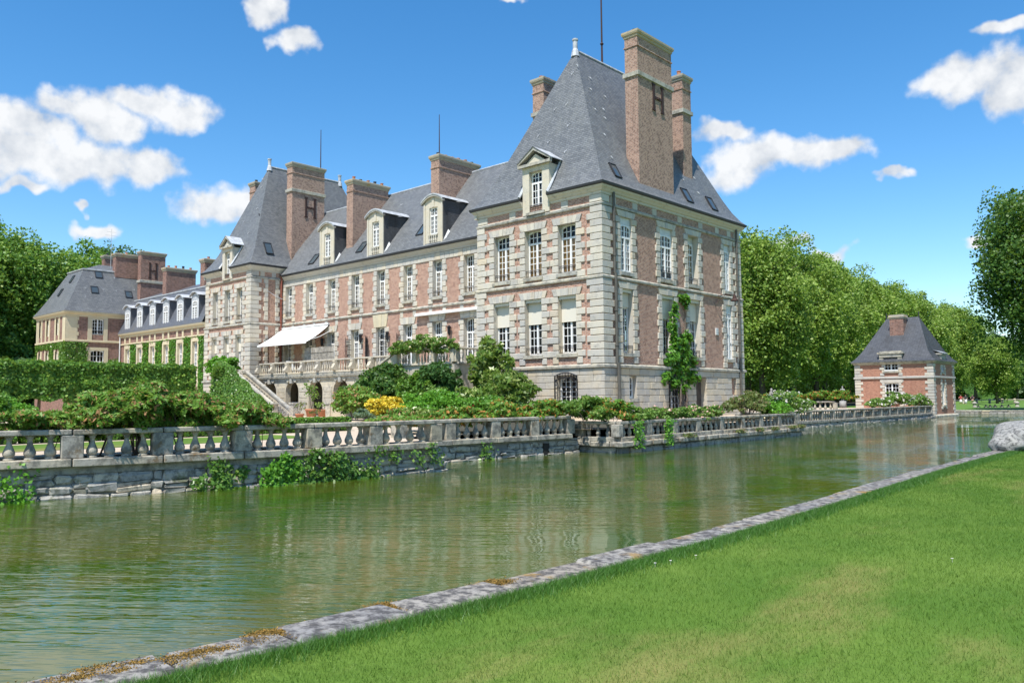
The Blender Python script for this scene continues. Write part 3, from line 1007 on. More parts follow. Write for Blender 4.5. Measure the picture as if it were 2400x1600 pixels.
def lintel(bld, face, u0, u1, z, h=.40, over=.34, n=7, mat=None, d1=.08, fan=.16):
    mat = mat or STONE
    a, b = u0 - over, u1 + over
    for i in range(n):
        ua, ub = a + (b - a) * i / n + .006, a + (b - a) * (i + 1) / n - .006
        k0, k1 = (i / n - .5) * 2 * fan, ((i + 1) / n - .5) * 2 * fan
        m = MB()
        z0 = z if (ub > u0 and ua < u1) else z
        face.poly(m, [(ua - k0 * .35, z0), (ub - k1 * .35, z0), (ub + k1 * .65, z + h), (ua + k0 * .65, z + h)], -.10, d1 + (.02 if i == n // 2 else 0))
        m.build('voussoir', mat, bld)


def quoins(bld, x, y, sx, sy, z0, z1, ch=.385, a=.98, b=.74, mat=None, d=.085, name='quoin', start=0):
    """corner stones; sx, sy tell which way the walls run from the corner"""
    mat = mat or STONE
    n = round((z1 - z0) / ch); h = (z1 - z0) / n
    for i in range(n):
        la, lb = (a, b * .95) if (i + start) % 2 == 0 else (b, a * .95)
        za, zb = z0 + i * h + .015, z0 + (i + 1) * h - .015
        block(name, x - sx * d, x + sx * la, y - sy * d, y + sy * lb, za, zb, mat, bld, .022)


def ring_mould(bld, name, x0, x1, y0, y1, prof, mat, parent=None):
    mb = MB().loft([rect_ring(x0, x1, y0, y1, z, d) for d, z in prof], False, False)
    return mb.build(name, mat, bld)


def chimney(bld, x0, x1, y0, y1, z0, z1, band=None, H=None, pots=4, top_band=True, mat=None, seed=0, cap=.14, pot_axis=None, odd=None):
    mb = MB()
    mb.box(x0, x1, y0, y1, z0, z1 - .42)
    sh = mb.build('chimney', mat or BRICK_C, bld)
    m = MB().loft([rect_ring(x0, x1, y0, y1, z, d) for d, z in ((.004, z1 - 1.02), (.05, z1 - 1.0), (.05, z1 - .93), (.004, z1 - .91))], False, False)
    if top_band: m.build('brick_band', mat or BRICK_C, sh)
    m = MB().loft([rect_ring(x0, x1, y0, y1, z, d) for d, z in ((.0, z1 - .425), (.05, z1 - .38), (.06, z1 - .27), (.11, z1 - .24), (cap, z1 - .14), (cap, z1 - .03), (cap - .05, z1))], True, True)
    m.build('chimney_cap', STONE_LICHEN, sh)
    if band:
        m = MB().loft([rect_ring(x0, x1, y0, y1, z, d) for d, z in ((.004, band - .16), (.10, band - .13), (.10, band + .12), (.004, band + .16))], False, False)
        m.build('stone_band', STONE_S, sh)
    if H:                                                # iron wall anchor in the shape of an H on the +X face
        ya, yb, za, zb = H
        m = MB(); t = (yb - ya) * .17
        m.box(x1 + .003, x1 + .06, ya, ya + t, za, zb); m.box(x1 + .003, x1 + .06, yb - t, yb, za, zb)
        for yy in (ya + t / 2, yb - t / 2):
            for zz, s in ((za, -1), (zb, 1)):
                m.box(x1 + .004, x1 + .062, yy - t * .85, yy + t * .85, zz - .05, zz + .05)
        zc = (za + zb) / 2
        m.box(x1 + .005, x1 + .055, ya + t, yb - t, zc - t * .45, zc + t * .45)
        m.lathe([(.0, -.1), (.1, -.05), (.1, .05), (0, .1)], (x1 + .04, (ya + yb) / 2, zc), 8)
        m.build('iron_letter_h', IRON_R, sh)
    rr = random.Random(seed)
    for i in range(pots):
        t = (i + .5) / pots
        if (x1 - x0) > (y1 - y0): cx, cy = x0 + (x1 - x0) * t, (y0 + y1) / 2
        else: cx, cy = (x0 + x1) / 2, y0 + (y1 - y0) * t
        hh = rr.uniform(.14, .3)
        MB().lathe([(.13, 0), (.12, hh), (.145, hh), (.145, hh + .05), (.09, hh + .05), (.09, hh - .02)], (cx + rr.uniform(-.05, .05), cy, z1), 10).build('chimney_pot', TERRA if rr.random() < .6 else GUTTER, sh)
    return sh


STONE_LICHEN = stone('lichened_cap_stone', (.40, .37, .30), (.46, .40, .28), (.16, .15, .13), .6, moss=(.44, .27, .06))


def skylight(bld, c, n, upv, w, h, name='skylight'):
    """a metal roof light lying on a slope: frame > pane"""
    bld = bld.parent or bld
    c, n = Vector(c), Vector(n).normalized()
    s = Vector(upv).cross(n).normalized(); u = n.cross(s).normalized()
    P = lambda a, b, d: c + s * a + u * b + n * d
    f = MB()
    t = .06
    for a0, a1, b0, b1 in ((-w / 2, w / 2, -h / 2, -h / 2 + t), (-w / 2, w / 2, h / 2 - t, h / 2), (-w / 2, -w / 2 + t, -h / 2, h / 2), (w / 2 - t, w / 2, -h / 2, h / 2)):
        f.loft([[P(a0, b0, -.02), P(a1, b0, -.02), P(a1, b1, -.02), P(a0, b1, -.02)], [P(a0, b0, .09), P(a1, b0, .09), P(a1, b1, .09), P(a0, b1, .09)]])
    o = f.build(name, GUTTER, bld)
    g = MB(); g.loft([[P(-w / 2 + t, -h / 2 + t, .0), P(w / 2 - t, -h / 2 + t, .0), P(w / 2 - t, h / 2 - t, .0), P(-w / 2 + t, h / 2 - t, .0)], [P(-w / 2 + t, -h / 2 + t, .05), P(w / 2 - t, -h / 2 + t, .05), P(w / 2 - t, h / 2 - t, .05), P(-w / 2 + t, h / 2 - t, .05)]])
    g.build('pane', SKYGLASS, o)
    return o


SKYGLASS = plain('rooflight_glass', (.06, .08, .09), .06, 0, 0, .9)


def roof_hook(bld, c, n, upv):
    c, n = Vector(c), Vector(n).normalized()
    s = Vector(upv).cross(n).normalized(); u = n.cross(s).normalized()
    m = MB()
    m.tube([c + n * .01 + s * .08 + u * .24, c + n * .08 + u * -.02, c + n * .01 - s * .08 + u * .2], [.015, .02, .015], 5)
    return m.build('roof_hook', LEAD, bld)


def downpipe(bld, x, y, z0, z1, r=.075, mat=None, jog=None):
    m = MB()
    pts = [(x, y, z0), (x, y, z1)] if not jog else jog
    m.tube(pts, r, 8)
    k = 0
    zz = z0 + 1.0
    while zz < z1 - .2:
        m.lathe([(r * 1.0, -.04), (r * 1.35, -.03), (r * 1.35, .03), (r * 1.0, .04)], (x, y, zz), 8); zz += 1.9
    return m.build('downpipe', mat or PIPE, bld)
# ------------------------------------------------------------------ the two tall pavilions
ZS, ZM, ZL, ZC, ZG = 1.66, 6.49, 10.48, 11.08, 11.68      # string courses, ledge, cornice, gutter


def cornice_run(face, u0, u1, prof, m0, m1, name, mat, parent):
    mb = MB()
    a = [face.p(u0 - (d if m0 > 0 else 0), z, d) for d, z in prof]
    b = [face.p(u1 + (d if m1 > 0 else 0), z, d) for d, z in prof]
    n = len(prof)
    mb.v += a + b
    for i in range(n - 1): mb.f.append((i, i + 1, n + i + 1, n + i))
    mb.f.append(tuple(range(n))); mb.f.append(tuple(range(2 * n - 1, n - 1, -1)))
    return mb.build(name, mat, parent)


CORN = [(0, ZC), (.05, ZC + .02), (.07, ZC + .14), (.13, ZC + .17), (.20, ZC + .27), (.30, ZC + .36), (.33, ZC + .44), (.0, ZC + .44)]
GUT = [(.0, ZG - .16), (.36, ZG - .155), (.42, ZG - .11), (.44, ZG), (.40, ZG + .01), (.36, ZG - .03), (.0, ZG - .03)]


def pavilion(name, label, x0, x1, y0, y1, fwins, swins, dorm, lean=0.0):
    cx, cy = (x0 + x1) / 2, (y0 + y1) / 2
    B = thing(name, label, 'building', (cx, cy, GZ))
    F, S = Face('F', y0), Face('S', x1)
    # ---- walls: one brick sheet for each storey with the openings left out
    holesF1 = [(a, b, 7.0, 9.76) for a, b in fwins]
    holesF0 = [(a, b, 2.48, 5.72) for a, b in fwins]
    for face, lo, hi, h1, h0, mat, lab in ((F, x0, x1, holesF1, holesF0, BRICK_F, 'garden front'), (S, y0, y1, [(a, b, 7.0, 10.08) for a, b, *_ in swins], [(a, b, 2.48, 6.05) for a, b, *_ in swins], BRICK_S, 'moat side')):
        mb = MB(); face.wall(mb, lo, hi, ZM, ZC + .1, h1, 0.0); mb.build('upper_wall', mat, B)
        mb = MB(); face.wall(mb, lo - .05, hi + .05, ZS, ZM + .02, h0, .05); mb.build('lower_wall', mat, B)
    mb = MB()
    mb.quad((x0, y0, ZM), (x0, y1, ZM), (x0, y1, ZC + .1), (x0, y0, ZC + .1)).quad((x0, y1, ZM), (x1, y1, ZM), (x1, y1, ZC + .1), (x0, y1, ZC + .1))
    mb.quad((x0 - .05, y0 - .05, ZS), (x0 - .05, y1, ZS), (x0 - .05, y1, ZM), (x0 - .05, y0 - .05, ZM)).quad((x0, y1 + .05, GZ), (x1, y1 + .05, GZ), (x1, y1 + .05, ZM), (x0, y1 + .05, ZM))
    mb.build('rear_wall', BRICK_S, B)
    # ---- string courses
    ring_mould(B, 'string_course', x0, x1, y0, y1, [(.04, ZM - .02), (.16, ZM + .0), (.17, ZM + .10), (.10, ZM + .17), (.0, ZM + .20)], STONE_S)
    ring_mould(B, 'string_course', x0, x1, y0, y1, [(.12, ZS - .02), (.22, ZS + .0), (.23, ZS + .12), (.14, ZS + .17), (.04, ZS + .20)], STONE_S)
    ring_mould(B, 'ledge', x0, x1, y0, y1, [(.0, ZL - .02), (.10, ZL + .0), (.12, ZL + .10), (.06, ZL + .16), (.0, ZL + .19)], STONE_S)
    # ---- F windows
    for i, (a, b) in enumerate(fwins):
        window(B, F, a, b, 7.0, 9.76, dress=(CURTAIN, (7.05, 9.0)), rail=1, tr=9.02, depth=.42)
        jambs(B, F, a, b, 6.98 - .3, 9.76, seed=i, start_long=True)
        lintel(B, F, a, b, 9.765)
        window(B, F, a, b, 2.48, 5.72, dress=None, rail=1, tr=4.9, blind=1.42, base_d=.05, depth=.45)
        jambs(B, F, a, b, 1.9, 5.72, seed=i + 9, start_long=False, d1=.125)
        lintel(B, F, a, b, 5.725, d1=.13)
    # ---- corner stones
    for (qx, qy, sx, sy) in ((x1, y0, -1, 1), (x0, y0, 1, 1), (x1, y1, -1, -1)):
        nm = 'quoin'
        small = (qx == x0)
        quoins(B, qx, qy, sx, sy, ZM + .2, ZL - .02, a=.98 if not small else .72, b=.74 if not small else .55)
        quoins(B, qx, qy, sx, sy, ZS + .2, ZM - .02, d=.13, a=1.0 if not small else .72, b=.78 if not small else .55, start=1)
        block('quoin', qx - sx * .05, qx + sx * .78, qy - sy * .05, qy + sy * .7, ZL + .2, ZC - .005, STONE, B)
    # frieze blocks
    k = x0 + 1.9
    # ---- cornice and gutter, broken by the dormer on the garden front
    da, db = dorm[0] - dorm[1] / 2 - .02, dorm[0] + dorm[1] / 2 + .02
    for prof, nm, mat in ((CORN, 'cornice', STONE), (GUT, 'gutter', GUTTER)):
        cornice_run(F, x0, da, prof, 1, 0, nm, mat, B)
        cornice_run(F, db, x1, prof, 0, 1, nm, mat, B)
        cornice_run(S, y0, y1, prof, 1, 1, nm, mat, B)
        mbk = MB().box(x0 - prof[4][0], x0, y0 - prof[4][0], y1 + .3, prof[0][1], prof[0][1] + (.4 if nm == 'cornice' else .12)); mbk.build(nm, mat, B)
    # ---- roof: steep hip with flared eaves, open where the dormer stands
    rings = [(.42, ZG - .01), (.12, ZG + .28), (-.28, ZG + .85), (-.72, ZG + 1.7)]
    rz = 21.67
    ra, rb = y0 + 3.9, y1 - 3.9
    R_ = [rect_ring(x0, x1, y0, y1, z, d) for d, z in rings] + [[(cx, ra, rz), (cx, ra, rz), (cx, rb, rz), (cx, rb, rz)]]
    rf = MB()
    for i in range(len(R_) - 1):
        lo, hi = R_[i], R_[i + 1]
        for j in range(4):
            k = (j + 1) % 4
            A, Bq, C_, D_ = lo[j], lo[k], hi[k], hi[j]
            if j == 0 and i < 3:                        # front: leave the dormer's gap
                rf.quad(A, (da, A[1], A[2]), (da, D_[1], D_[2]), D_)
                rf.quad((db, A[1], A[2]), Bq, C_, (db, C_[1], C_[2]))
            else:
                if A == Bq: rf.add([A, C_, D_], [(0, 1, 2)])
                elif C_ == D_: rf.add([A, Bq, C_], [(0, 1, 2)])
                else: rf.quad(A, Bq, C_, D_)
    roof = rf.build('roof', SLATE, B)
    MB().tube([(cx, ra - .05, rz + .02), (cx, rb + .05, rz + .02)], .09, 6).build('ridge_flashing', LEAD, roof)
    MB().lathe([(.28, -.4), (.2, 0), (.15, .1), (.15, .62), (.19, .64), (.19, .74), (.1, .74)], (cx, ra, rz), 8).build('finial', LEAD, roof)
    MB().lathe([(.28, -.4), (.2, 0), (.15, .1), (.15, .62), (.19, .64), (.19, .74), (.1, .74)], (cx, rb, rz), 8).build('finial', LEAD, roof)
    # ---- dormer with pediment
    dc, dw, ww = dorm
    zsill, zhead, zeav, zap = 10.80, 13.2, 13.52, 14.46
    yf = y0 - .10
    dm = MB()
    FD = Face('F', yf)
    u0, u1 = dc - dw / 2, dc + dw / 2
    a, b = dc - ww / 2, dc + ww / 2
    FD.wall(dm, u0, u1, ZL + .2, zeav, [(a, b, zsill, zhead)])
    dm.quad((u0, yf, ZL + .2), (u0, yf, zeav), (u0, yf + 1.4, zeav), (u0, yf + 1.4, ZL + .2))
    dm.quad((u1, yf, ZL + .2), (u1, yf + 1.4, ZL + .2), (u1, yf + 1.4, zeav), (u1, yf, zeav))
    FD.poly(dm, [(u0, zeav), (u1, zeav), (dc, zap - .25)], 0.0, -.3)
    dob = dm.build('dormer', STONE_CREAM2, B)
    pm = MB()
    FD.poly(pm, [(u0 - .22, zeav - .02), (u1 + .22, zeav - .02), (u1 + .22, zeav + .14), (u0 - .22, zeav + .14)], -.02, .2)
    for s in (-1, 1):
        e0 = dc + s * (dw / 2 + .24)
        pts = [(e0, zeav + .13), (e0, zeav + .25), (dc, zap + .12), (dc, zap - .06)]
        FD.poly(pm, pts if s < 0 else pts[::-1], -.02, .19)
    pm.build('pediment', STONE_S, dob)
    lm = MB()
    for s in (-1, 1):
        e0 = dc + s * (dw / 2 + .26)
        q = [(e0, yf - .22, zeav + .27), (dc, yf - .22, zap + .15), (dc, yf + 1.75, zap + .15), (e0, yf + 1.15, zeav + .27)]
        lm.add(q, [(0, 1, 2, 3)])
        q2 = [(p[0], p[1], p[2] - .05) for p in q]
        lm.add(q2, [(3, 2, 1, 0)])
        lm.quad(q[3], q[0], q2[0], q2[3])
    lm.build('dormer_roof', LEAD, dob)
    for s in (-1, 1):                                    # scrolled flashing at the cheeks
        xx = u0 if s < 0 else u1
        MB().tube([(xx + s * .06, y0 - .36, ZG + .05), (xx + s * .08, y0 - .15, ZG + .35), (xx + s * .08, y0 + .3, ZG + 1.1), (xx + s * .08, y0 + .85, ZG + 2.1)], [.09, .09, .08, .06], 6).build('flashing', LEAD, dob)
    window(B, FD, a, b, zsill, zhead, depth=.34, cols=4, rows=4, tr=12.55, rail=1, sill=False, arch=.12, name='dormer_window', reveal_mat=STONE_CREAM2)
    sm = MB(); FD.box(sm, a - .2, b + .2, zsill - .16, zsill - .002, 0, .10); sm.build('sill', STONE_S, dob)
    return B, F, S, roof


STONE_CREAM2 = stone('cream_dormer_stone', (.57, .535, .455), (.58, .525, .41), (.26, .255, .23), .55, obj_var=.2)

# ================================================================== right (corner) pavilion
fw_ = [(-8.07, -6.78), (-5.55, -4.26), (-3.04, -1.75)]
sw_ = [(1.69, 2.75), (5.70, 7.05), (8.85, 10.1), (13.4, 14.2)]
RP, RF, RS, RROOF = pavilion('corner_pavilion', 'nearest tall brick and stone pavilion with steep slate roof above the moat corner', -9.4, 0.0, 0.0, 15.6, fw_, sw_, (-4.61, 2.04, 1.0))
for i, (a, b) in enumerate(sw_):
    rec = i == 2
    window(RP, RS, a, b, 7.0, 10.08, dress=(NET,) if i != 2 else (CURTAIN,), panel=.42, tr=8.95, rail={1: 2, 2: 1}.get(i, 0), depth=.45 if rec else .14, cols=4 if i in (1, 2) else 4, arch=.12)
    jambs(RP, RS, a, b, 6.7, 10.08, seed=20 + i, short=.36, long_=.5, start_long=i % 2 == 0)
    lintel(RP, RS, a, b, 10.085, h=.34, over=.3)
    window(RP, RS, a, b, 2.48, 6.05, panel=0 if i < 3 else .5, tr=5.2 if i else 5.05, rail=1 if i < 3 else 0, depth=.45 if i < 3 else .12, blind=(.95, 1.35, 1.3, 0)[i], base_d=.05, dress=(NET,) if i == 3 else None, arch=.05)
    jambs(RP, RS, a, b, 1.9, 6.05, seed=30 + i, short=.36, long_=.5, d1=.125, start_long=i % 2 == 1)
    lintel(RP, RS, a, b, 6.055, h=.36, over=.32, d1=.13)
# frieze stones above the ledge
for u in (-6.55, -2.55): RF.block('frieze_stone', u - .25, u + .25, ZL + .2, ZC - .004, -.1, .03, STONE, RP)
for u in (1.1, 3.2, 5.2, 8.0, 10.5, 12.6, 14.2): RS.block('frieze_stone', u - .24, u + .24, ZL + .2, ZC - .004, -.1, .03, STONE, RP)

# ---- basement: coursed ashlar, every block a piece
BASEH = (ZS - .03 - (GZ - .2)) / 8
bF = [(-3.16, -1.7, -.3, 1.25)]
bS = [(2.21, 2.9, -.02, 1.2), (6.2, 7.85, -1.3, 1.38), (9.35, 10.6, -1.3, 1.2), (13.9, 14.5, .1, 1.2)]


def ashlar(bld, face, u0, u1, z0, z1, n, holes, d, mat, seed, lo=.7, hi=1.35, name='ashlar_block'):
    rr = random.Random(seed)
    h = (z1 - z0) / n
    for i in range(n):
        za, zb = z0 + i * h, z0 + (i + 1) * h
        cuts = sorted([(a, b) for a, b, c, e in holes if c < zb - .12 and e > za + .12])
        segs, cur = [], u0
        for a, b in cuts:
            segs.append((cur, a)); cur = b
        segs.append((cur, u1))
        for s0, s1 in segs:
            u = s0
            while u < s1 - .05:
                l = rr.uniform(lo, hi)
                if s1 - (u + l) < lo * .7: l = s1 - u
                face.block(name, u + .006, u + l - .006, za + .012, zb - .012, -.12, d + rr.uniform(-.012, .012), mat, bld, .02)
                u += l


ashlar(RP, RF, -9.52, .0, GZ - .2, ZS - .03, 8, bF, .13, STONE_B, 1)
ashlar(RP, RS, -.13, 15.72, GZ - .2, ZS - .03, 8, bS, .13, STONE_B, 2, .5, 1.0)
mb = MB(); RF.wall(mb, -9.4, .1, GZ - .3, ZS, bF, .10); RS.wall(mb, -.1, 15.7, GZ - .3, ZS, bS, .10); mb.build('basement_wall', MORTAR, RP)
window(RP, RF, -3.16, -1.7, -.3, 1.25, depth=.4, cols=4, rows=5, tr=0, arch=.28, sill=False, base_d=.1, name='basement_window', reveal_mat=STONE_B)


def grille(bld, face, u0, u1, z0, z1, d, belly=.0, n=7, arch=.0):
    m = MB()
    for i in range(n + 1):
        u = u0 + (u1 - u0) * i / n
        top = z1 - arch * (2 * i / n - 1) ** 2
        if belly: pts = [face.p(u, top, d), face.p(u, z0 + (z1 - z0) * .45, d + belly * .35), face.p(u, z0 + .5, d + belly), face.p(u, z0 + .18, d + belly * .95), face.p(u, z0, d + .02)]
        else: pts = [face.p(u, top, d), face.p(u, z0, d)]
        m.tube(pts, .017, 5)
    for t in (.0, .3, .62, .97):
        zz = z0 + .04 + (z1 - z0 - arch - .04) * t
        dd = d + (belly if belly and t < .2 else 0)
        m.tube([face.p(u0, zz, dd), face.p(u1, zz, dd)], .016, 5)
    m.tube([face.p(u0, z0, d), face.p(u0, z1 - arch, d)], .03, 5); m.tube([face.p(u1, z0, d), face.p(u1, z1 - arch, d)], .03, 5)
    if arch:
        m.tube([face.p(u0 + (u1 - u0) * i / 10, z1 - arch * (2 * i / 10 - 1) ** 2, d) for i in range(11)], .03, 5)
        m.tube([face.p(u0 + (u1 - u0) * i / 10, z1 - .28 - arch * (2 * i / 10 - 1) ** 2, d) for i in range(11)], .02, 5)
        for i in range(15):
            u = u0 + (u1 - u0) * (i + .5) / 15; zz = z1 - arch * (2 * (i + .5) / 15 - 1) ** 2
            m.tube([face.p(u, zz - .28, d), face.p(u + .03, zz - .1, d + .02), face.p(u, zz, d)], .014, 4)
    return m.build('iron_grille', IRON, bld)


grille(RP, RF, -3.22, -1.64, -.5, 1.42, .25, 0, 8, .2)
window(RP, RS, 2.21, 2.9, -.02, 1.2, depth=.35, cols=2, rows=3, tr=0, arch=.1, sill=True, base_d=.1, name='basement_window', reveal_mat=STONE_B)
window(RP, RS, 6.2, 7.85, -1.3, 1.38, depth=.4, cols=4, rows=6, tr=0, arch=.3, sill=False, base_d=.1, name='basement_window', reveal_mat=STONE_B)
grille(RP, RS, 6.18, 7.87, -1.0, 1.35, .2, .28, 9, .15)
dmb = MB()
RS.box(dmb, 9.35, 10.6, -1.2, 1.2, -.36, -.28)
for i in range(1, 5): RS.box(dmb, 9.35 + i * .25 - .012, 9.35 + i * .25 + .012, -1.2, 1.2, -.28, -.26)
dr = dmb.build('door', plain('old_brown_door', (.075, .06, .05), .8, 0, .3), RP)
rv = MB(); rv.quad(RS.p(9.35, -1.3, .1), RS.p(9.35, 1.2, .1), RS.p(9.35, 1.2, -.35), RS.p(9.35, -1.3, -.35)).quad(RS.p(10.6, -1.3, .1), RS.p(10.6, -1.3, -.35), RS.p(10.6, 1.2, -.35), RS.p(10.6, 1.2, .1)).quad(RS.p(9.35, 1.2, .1), RS.p(10.6, 1.2, .1), RS.p(10.6, 1.2, -.35), RS.p(9.35, 1.2, -.35))
rv.build('reveal', STONE_B, dr)
MB().lathe([(.0, 0), (.035, .01), (.035, .05), (0, .06)], (-.2, 10.4, -.2), 8).build('handle', IRON, dr)
nb = MB(); RS.box(nb, 13.9, 14.5, .1, 1.2, -.1, -.04); nb.build('brick_niche', BRICK_S, RP)
# chimneys
chimney(RP, -1.12, -.22, 4.08, 7.8, ZG - .1, 21.7, band=19.05, H=(5.62, 6.75, 17.25, 18.8), pots=5, seed=1)
chimney(RP, -2.05, -1.2, 10.7, 11.75, 13.0, 21.2, band=18.75, pots=2, seed=2)
chimney(RP, -9.15, -8.2, 4.9, 7.6, 12.5, 21.3, band=18.9, pots=4, seed=3)
# lead apron beside the H chimney
ap = MB(); ap.add([(-.02, 3.0, ZG + .12), (-.28, 4.06, ZG + .45), (-1.05, 4.06, ZG + 2.35), (-1.3, 3.1, ZG + 2.75), (-1.16, 2.75, ZG + 2.55)], [(0, 1, 2, 3, 4)]); ap.add([(.25, 4.0, ZG + .12), (.25, 7.9, ZG + .12), (-.2, 7.9, ZG + .55), (-.2, 4.0, ZG + .55)], [(0, 1, 2, 3)])
ap.build('lead_apron', LEAD, RROOF)
sl = Vector((8.0, 0, 3.98)).normalized()                  # outward normal of the moat-side slope


def sroof(x1, y, z):                                      # point on the moat-side slope of a pavilion
    t = (z - (ZG + 1.7)) / (21.67 - ZG - 1.7)
    return (x1 - .72 - (4.7 - .72) * t, y, z)


def froof(x, y0, z):
    t = (z - (ZG + 1.7)) / (21.67 - ZG - 1.7)
    return (x, y0 + .72 + (3.9 - .72) * t, z)


FN = (0, -8.3, 3.2)
skylight(RROOF, (-.38, 1.85, 12.75), (1, 0, .55), (0, 0, 1), .62, 1.0)
skylight(RROOF, (-.34, 9.5, 12.7), (1, 0, .55), (0, 0, 1), .75, 1.1)
skylight(RROOF, (-.34, 12.6, 12.7), (1, 0, .55), (0, 0, 1), .75, 1.1)
for (y, z) in ((3.2, 20.2), (4.1, 19.6), (3.5, 18.6), (2.9, 17.0), (3.9, 17.3), (2.6, 15.2), (2.2, 13.6), (3.6, 16.6), (9.0, 14.6), (10.2, 13.9), (12.0, 14.4), (11.5, 13.2), (4.9, 18.5)): roof_hook(RROOF, sroof(0, y, z), sl, (0, 0, 1))
for (x, z) in ((-4.4, 19.8), (-4.2, 17.6), (-5.1, 17.5), (-3.6, 16.0), (-5.9, 15.9), (-4.9, 15.2), (-3.3, 14.2)): roof_hook(RROOF, froof(x, 0, z), FN, (0, 0, 1))
# flagpole on the ridge
fp = MB().tube([(-4.7, 6.7, 21.6), (-4.7, 6.7, 23.0), (-4.7, 6.7, 30.5)], [.07, .06, .035], 6).lathe([(.05, -.1), (.13, 0), (.05, .1)], (-4.7, 6.7, 23.0), 8)
fp.build('flagpole', IRON_R, RP)
# pipes, vent, iron lamp bracket
downpipe(RP, .16, .95, ZM + .3, ZC + .2)
downpipe(RP, .22, .95, ZS + .2, ZM + .32, .085)
downpipe(RP, .30, .98, GZ, ZS + .25, .095)
downpipe(RP, .16, 15.0, ZM + .3, ZC + .2)
downpipe(RP, .22, 15.0, GZ, ZM + .3, .085)
vb = MB(); RS.box(vb, 12.0, 12.32, 4.0, 4.45, .05, .11)
for i in range(4): RS.box(vb, 12.03, 12.29, 4.05 + i * .1, 4.09 + i * .1, .112, .13)
vb.build('air_vent', GREYW, RP)
lb = MB().tube([RS.p(12.2, 6.5, .05), RS.p(12.5, 6.62, .5), RS.p(12.9, 6.6, 1.0)], .03, 5).tube([RS.p(12.0, 6.0, .06), RS.p(12.5, 6.55, .5)], .02, 5)
lb.lathe([(.02, .25), (.10, .2), (.14, .0), (.26, -.12), (.26, -.16), (.1, -.05)], RS.p(12.9, 6.35, 1.0), 10)
lb.build('yard_lamp', IRON_R, RP)

# ================================================================== left pavilion
lw_ = [(-43.72, -42.72), (-41.55, -40.55), (-39.45, -38.45)]
LP, LF, LS, LROOF = pavilion('left_pavilion', 'tall brick and stone pavilion at the left end of the long wing, behind the ivy', -45.0, -37.06, .16, 15.76, lw_, [], (-41.1, 1.75, .9))
ashlar(LP, LF, -45.12, -37.0, GZ - .2, ZS - .03, 8, [], .13, STONE_B, 5)
mb = MB(); LF.wall(mb, -45, -36.96, GZ - .3, ZS, [], .10); LS.wall(mb, .1, 15.7, GZ - .3, ZS, [], .10); mb.build('basement_wall', MORTAR, LP)
jambs(LP, LS, 1.75, 2.45, 6.9, ZL, left=True, right=True, short=.3, long_=.42, seed=51)
jambs(LP, LS, 1.75, 2.45, 1.9, 6.4, left=True, right=True, short=.3, long_=.42, seed=52, d1=.125)
for u in (1.2, 2.3): LS.block('frieze_stone', u - .2, u + .2, ZL + .2, ZC - .004, -.1, .03, STONE, LP)
chimney(LP, -38.15, -37.28, 4.15, 7.55, ZG - .1, 21.4, band=18.85, H=(5.5, 6.6, 16.6, 18.35), pots=0, seed=4)
chimney(LP, -45.0, -44.0, 4.3, 6.6, 12.5, 20.9, band=18.6, pots=3, seed=5)
ap = MB(); ap.add([(-37.08, 3.0, ZG + .12), (-37.34, 4.12, ZG + .45), (-38.1, 4.12, ZG + 2.35), (-38.4, 3.2, ZG + 2.75), (-38.26, 2.85, ZG + 2.55)], [(0, 1, 2, 3, 4)])
ap.build('lead_apron', LEAD, LROOF)
for (y, z) in ((2.1, 13.3), (2.4, 16.1), (4.0, 16.0)): skylight(LROOF, sroof(-37.06 if z > 13.4 else -37.0, y, z), sl if z > 13.4 else (1, 0, .5), (0, 0, 1), .72, 1.15)
for (y, z) in ((3.4, 20.3), (2.9, 17.2), (3.3, 18.8), (3.5, 14.6), (2.2, 15.0), (4.0, 18.2), (8.5, 18.8), (9.6, 17.0)): roof_hook(LROOF, sroof(-37.06, y, z), sl, (0, 0, 1))
for (x, z) in ((-41, 19.5), (-40.2, 17.2), (-41.8, 16.2), (-40.0, 14.8)): roof_hook(LROOF, froof(x, .16, z), FN, (0, 0, 1))
MB().tube([(-41.0, 9.6, 21.6), (-41, 9.6, 26.5)], [.06, .03], 6).build('lightning_rod', IRON_R, LP)
downpipe(LP, -36.9, 2.95, 2.0, ZG - .6, .08, PIPE_R)
MB().tube([(-37.0, 1.6, 9.5), (-36.75, 2.5, 8.95), (-36.6, 2.9, 8.8)], .025, 5).build('flag_bracket', LEAD, LP)

# ================================================================== long middle wing
WY0, WY1, WX0, WX1 = 3.2, 12.6, -37.06, -9.4
WG = THING_WG = thing('long_wing', 'long two-storey brick and stone wing with three arched dormers between the two tall pavilions', 'building', ((WX0 + WX1) / 2, 8, GZ))
WF = Face('F', WY0)
wc = [-13.55 - 3.215 * i for i in range(8)]
h1 = [(c - .52, c + .52, 7.25, 9.86) for c in wc]
h0 = [(c - .52, c + .52, 2.0, 5.5) for c in wc]
ZWM = 6.51
mb = MB(); WF.wall(mb, WX0, WX1, ZWM, 10.45, h1, 0.0); mb.build('upper_wall', BRICK_F, WG)
mb = MB(); WF.wall(mb, WX0, WX1, GZ, ZWM + .02, h0, .04); mb.build('lower_wall', BRICK_F, WG)
mb = MB().quad((WX0, WY1, GZ), (WX1, WY1, GZ), (WX1, WY1, 10.4), (WX0, WY1, 10.4)); mb.build('rear_wall', BRICK_S, WG)
cornice_run(WF, WX0 + .06, WX1 - .06, [(.0, ZWM - .02), (.14, ZWM), (.15, ZWM + .09), (.08, ZWM + .15), (.0, ZWM + .18)], 0, 0, 'string_course', STONE_S, WG)
WCN = [(0, 10.38), (.06, 10.40), (.08, 10.50), (.16, 10.56), (.26, 10.68), (.32, 10.74), (.0, 10.75)]
WGT = [(.0, 10.755), (.34, 10.76), (.40, 10.80), (.42, 10.91), (.38, 10.92), (.34, 10.87), (.0, 10.86)]
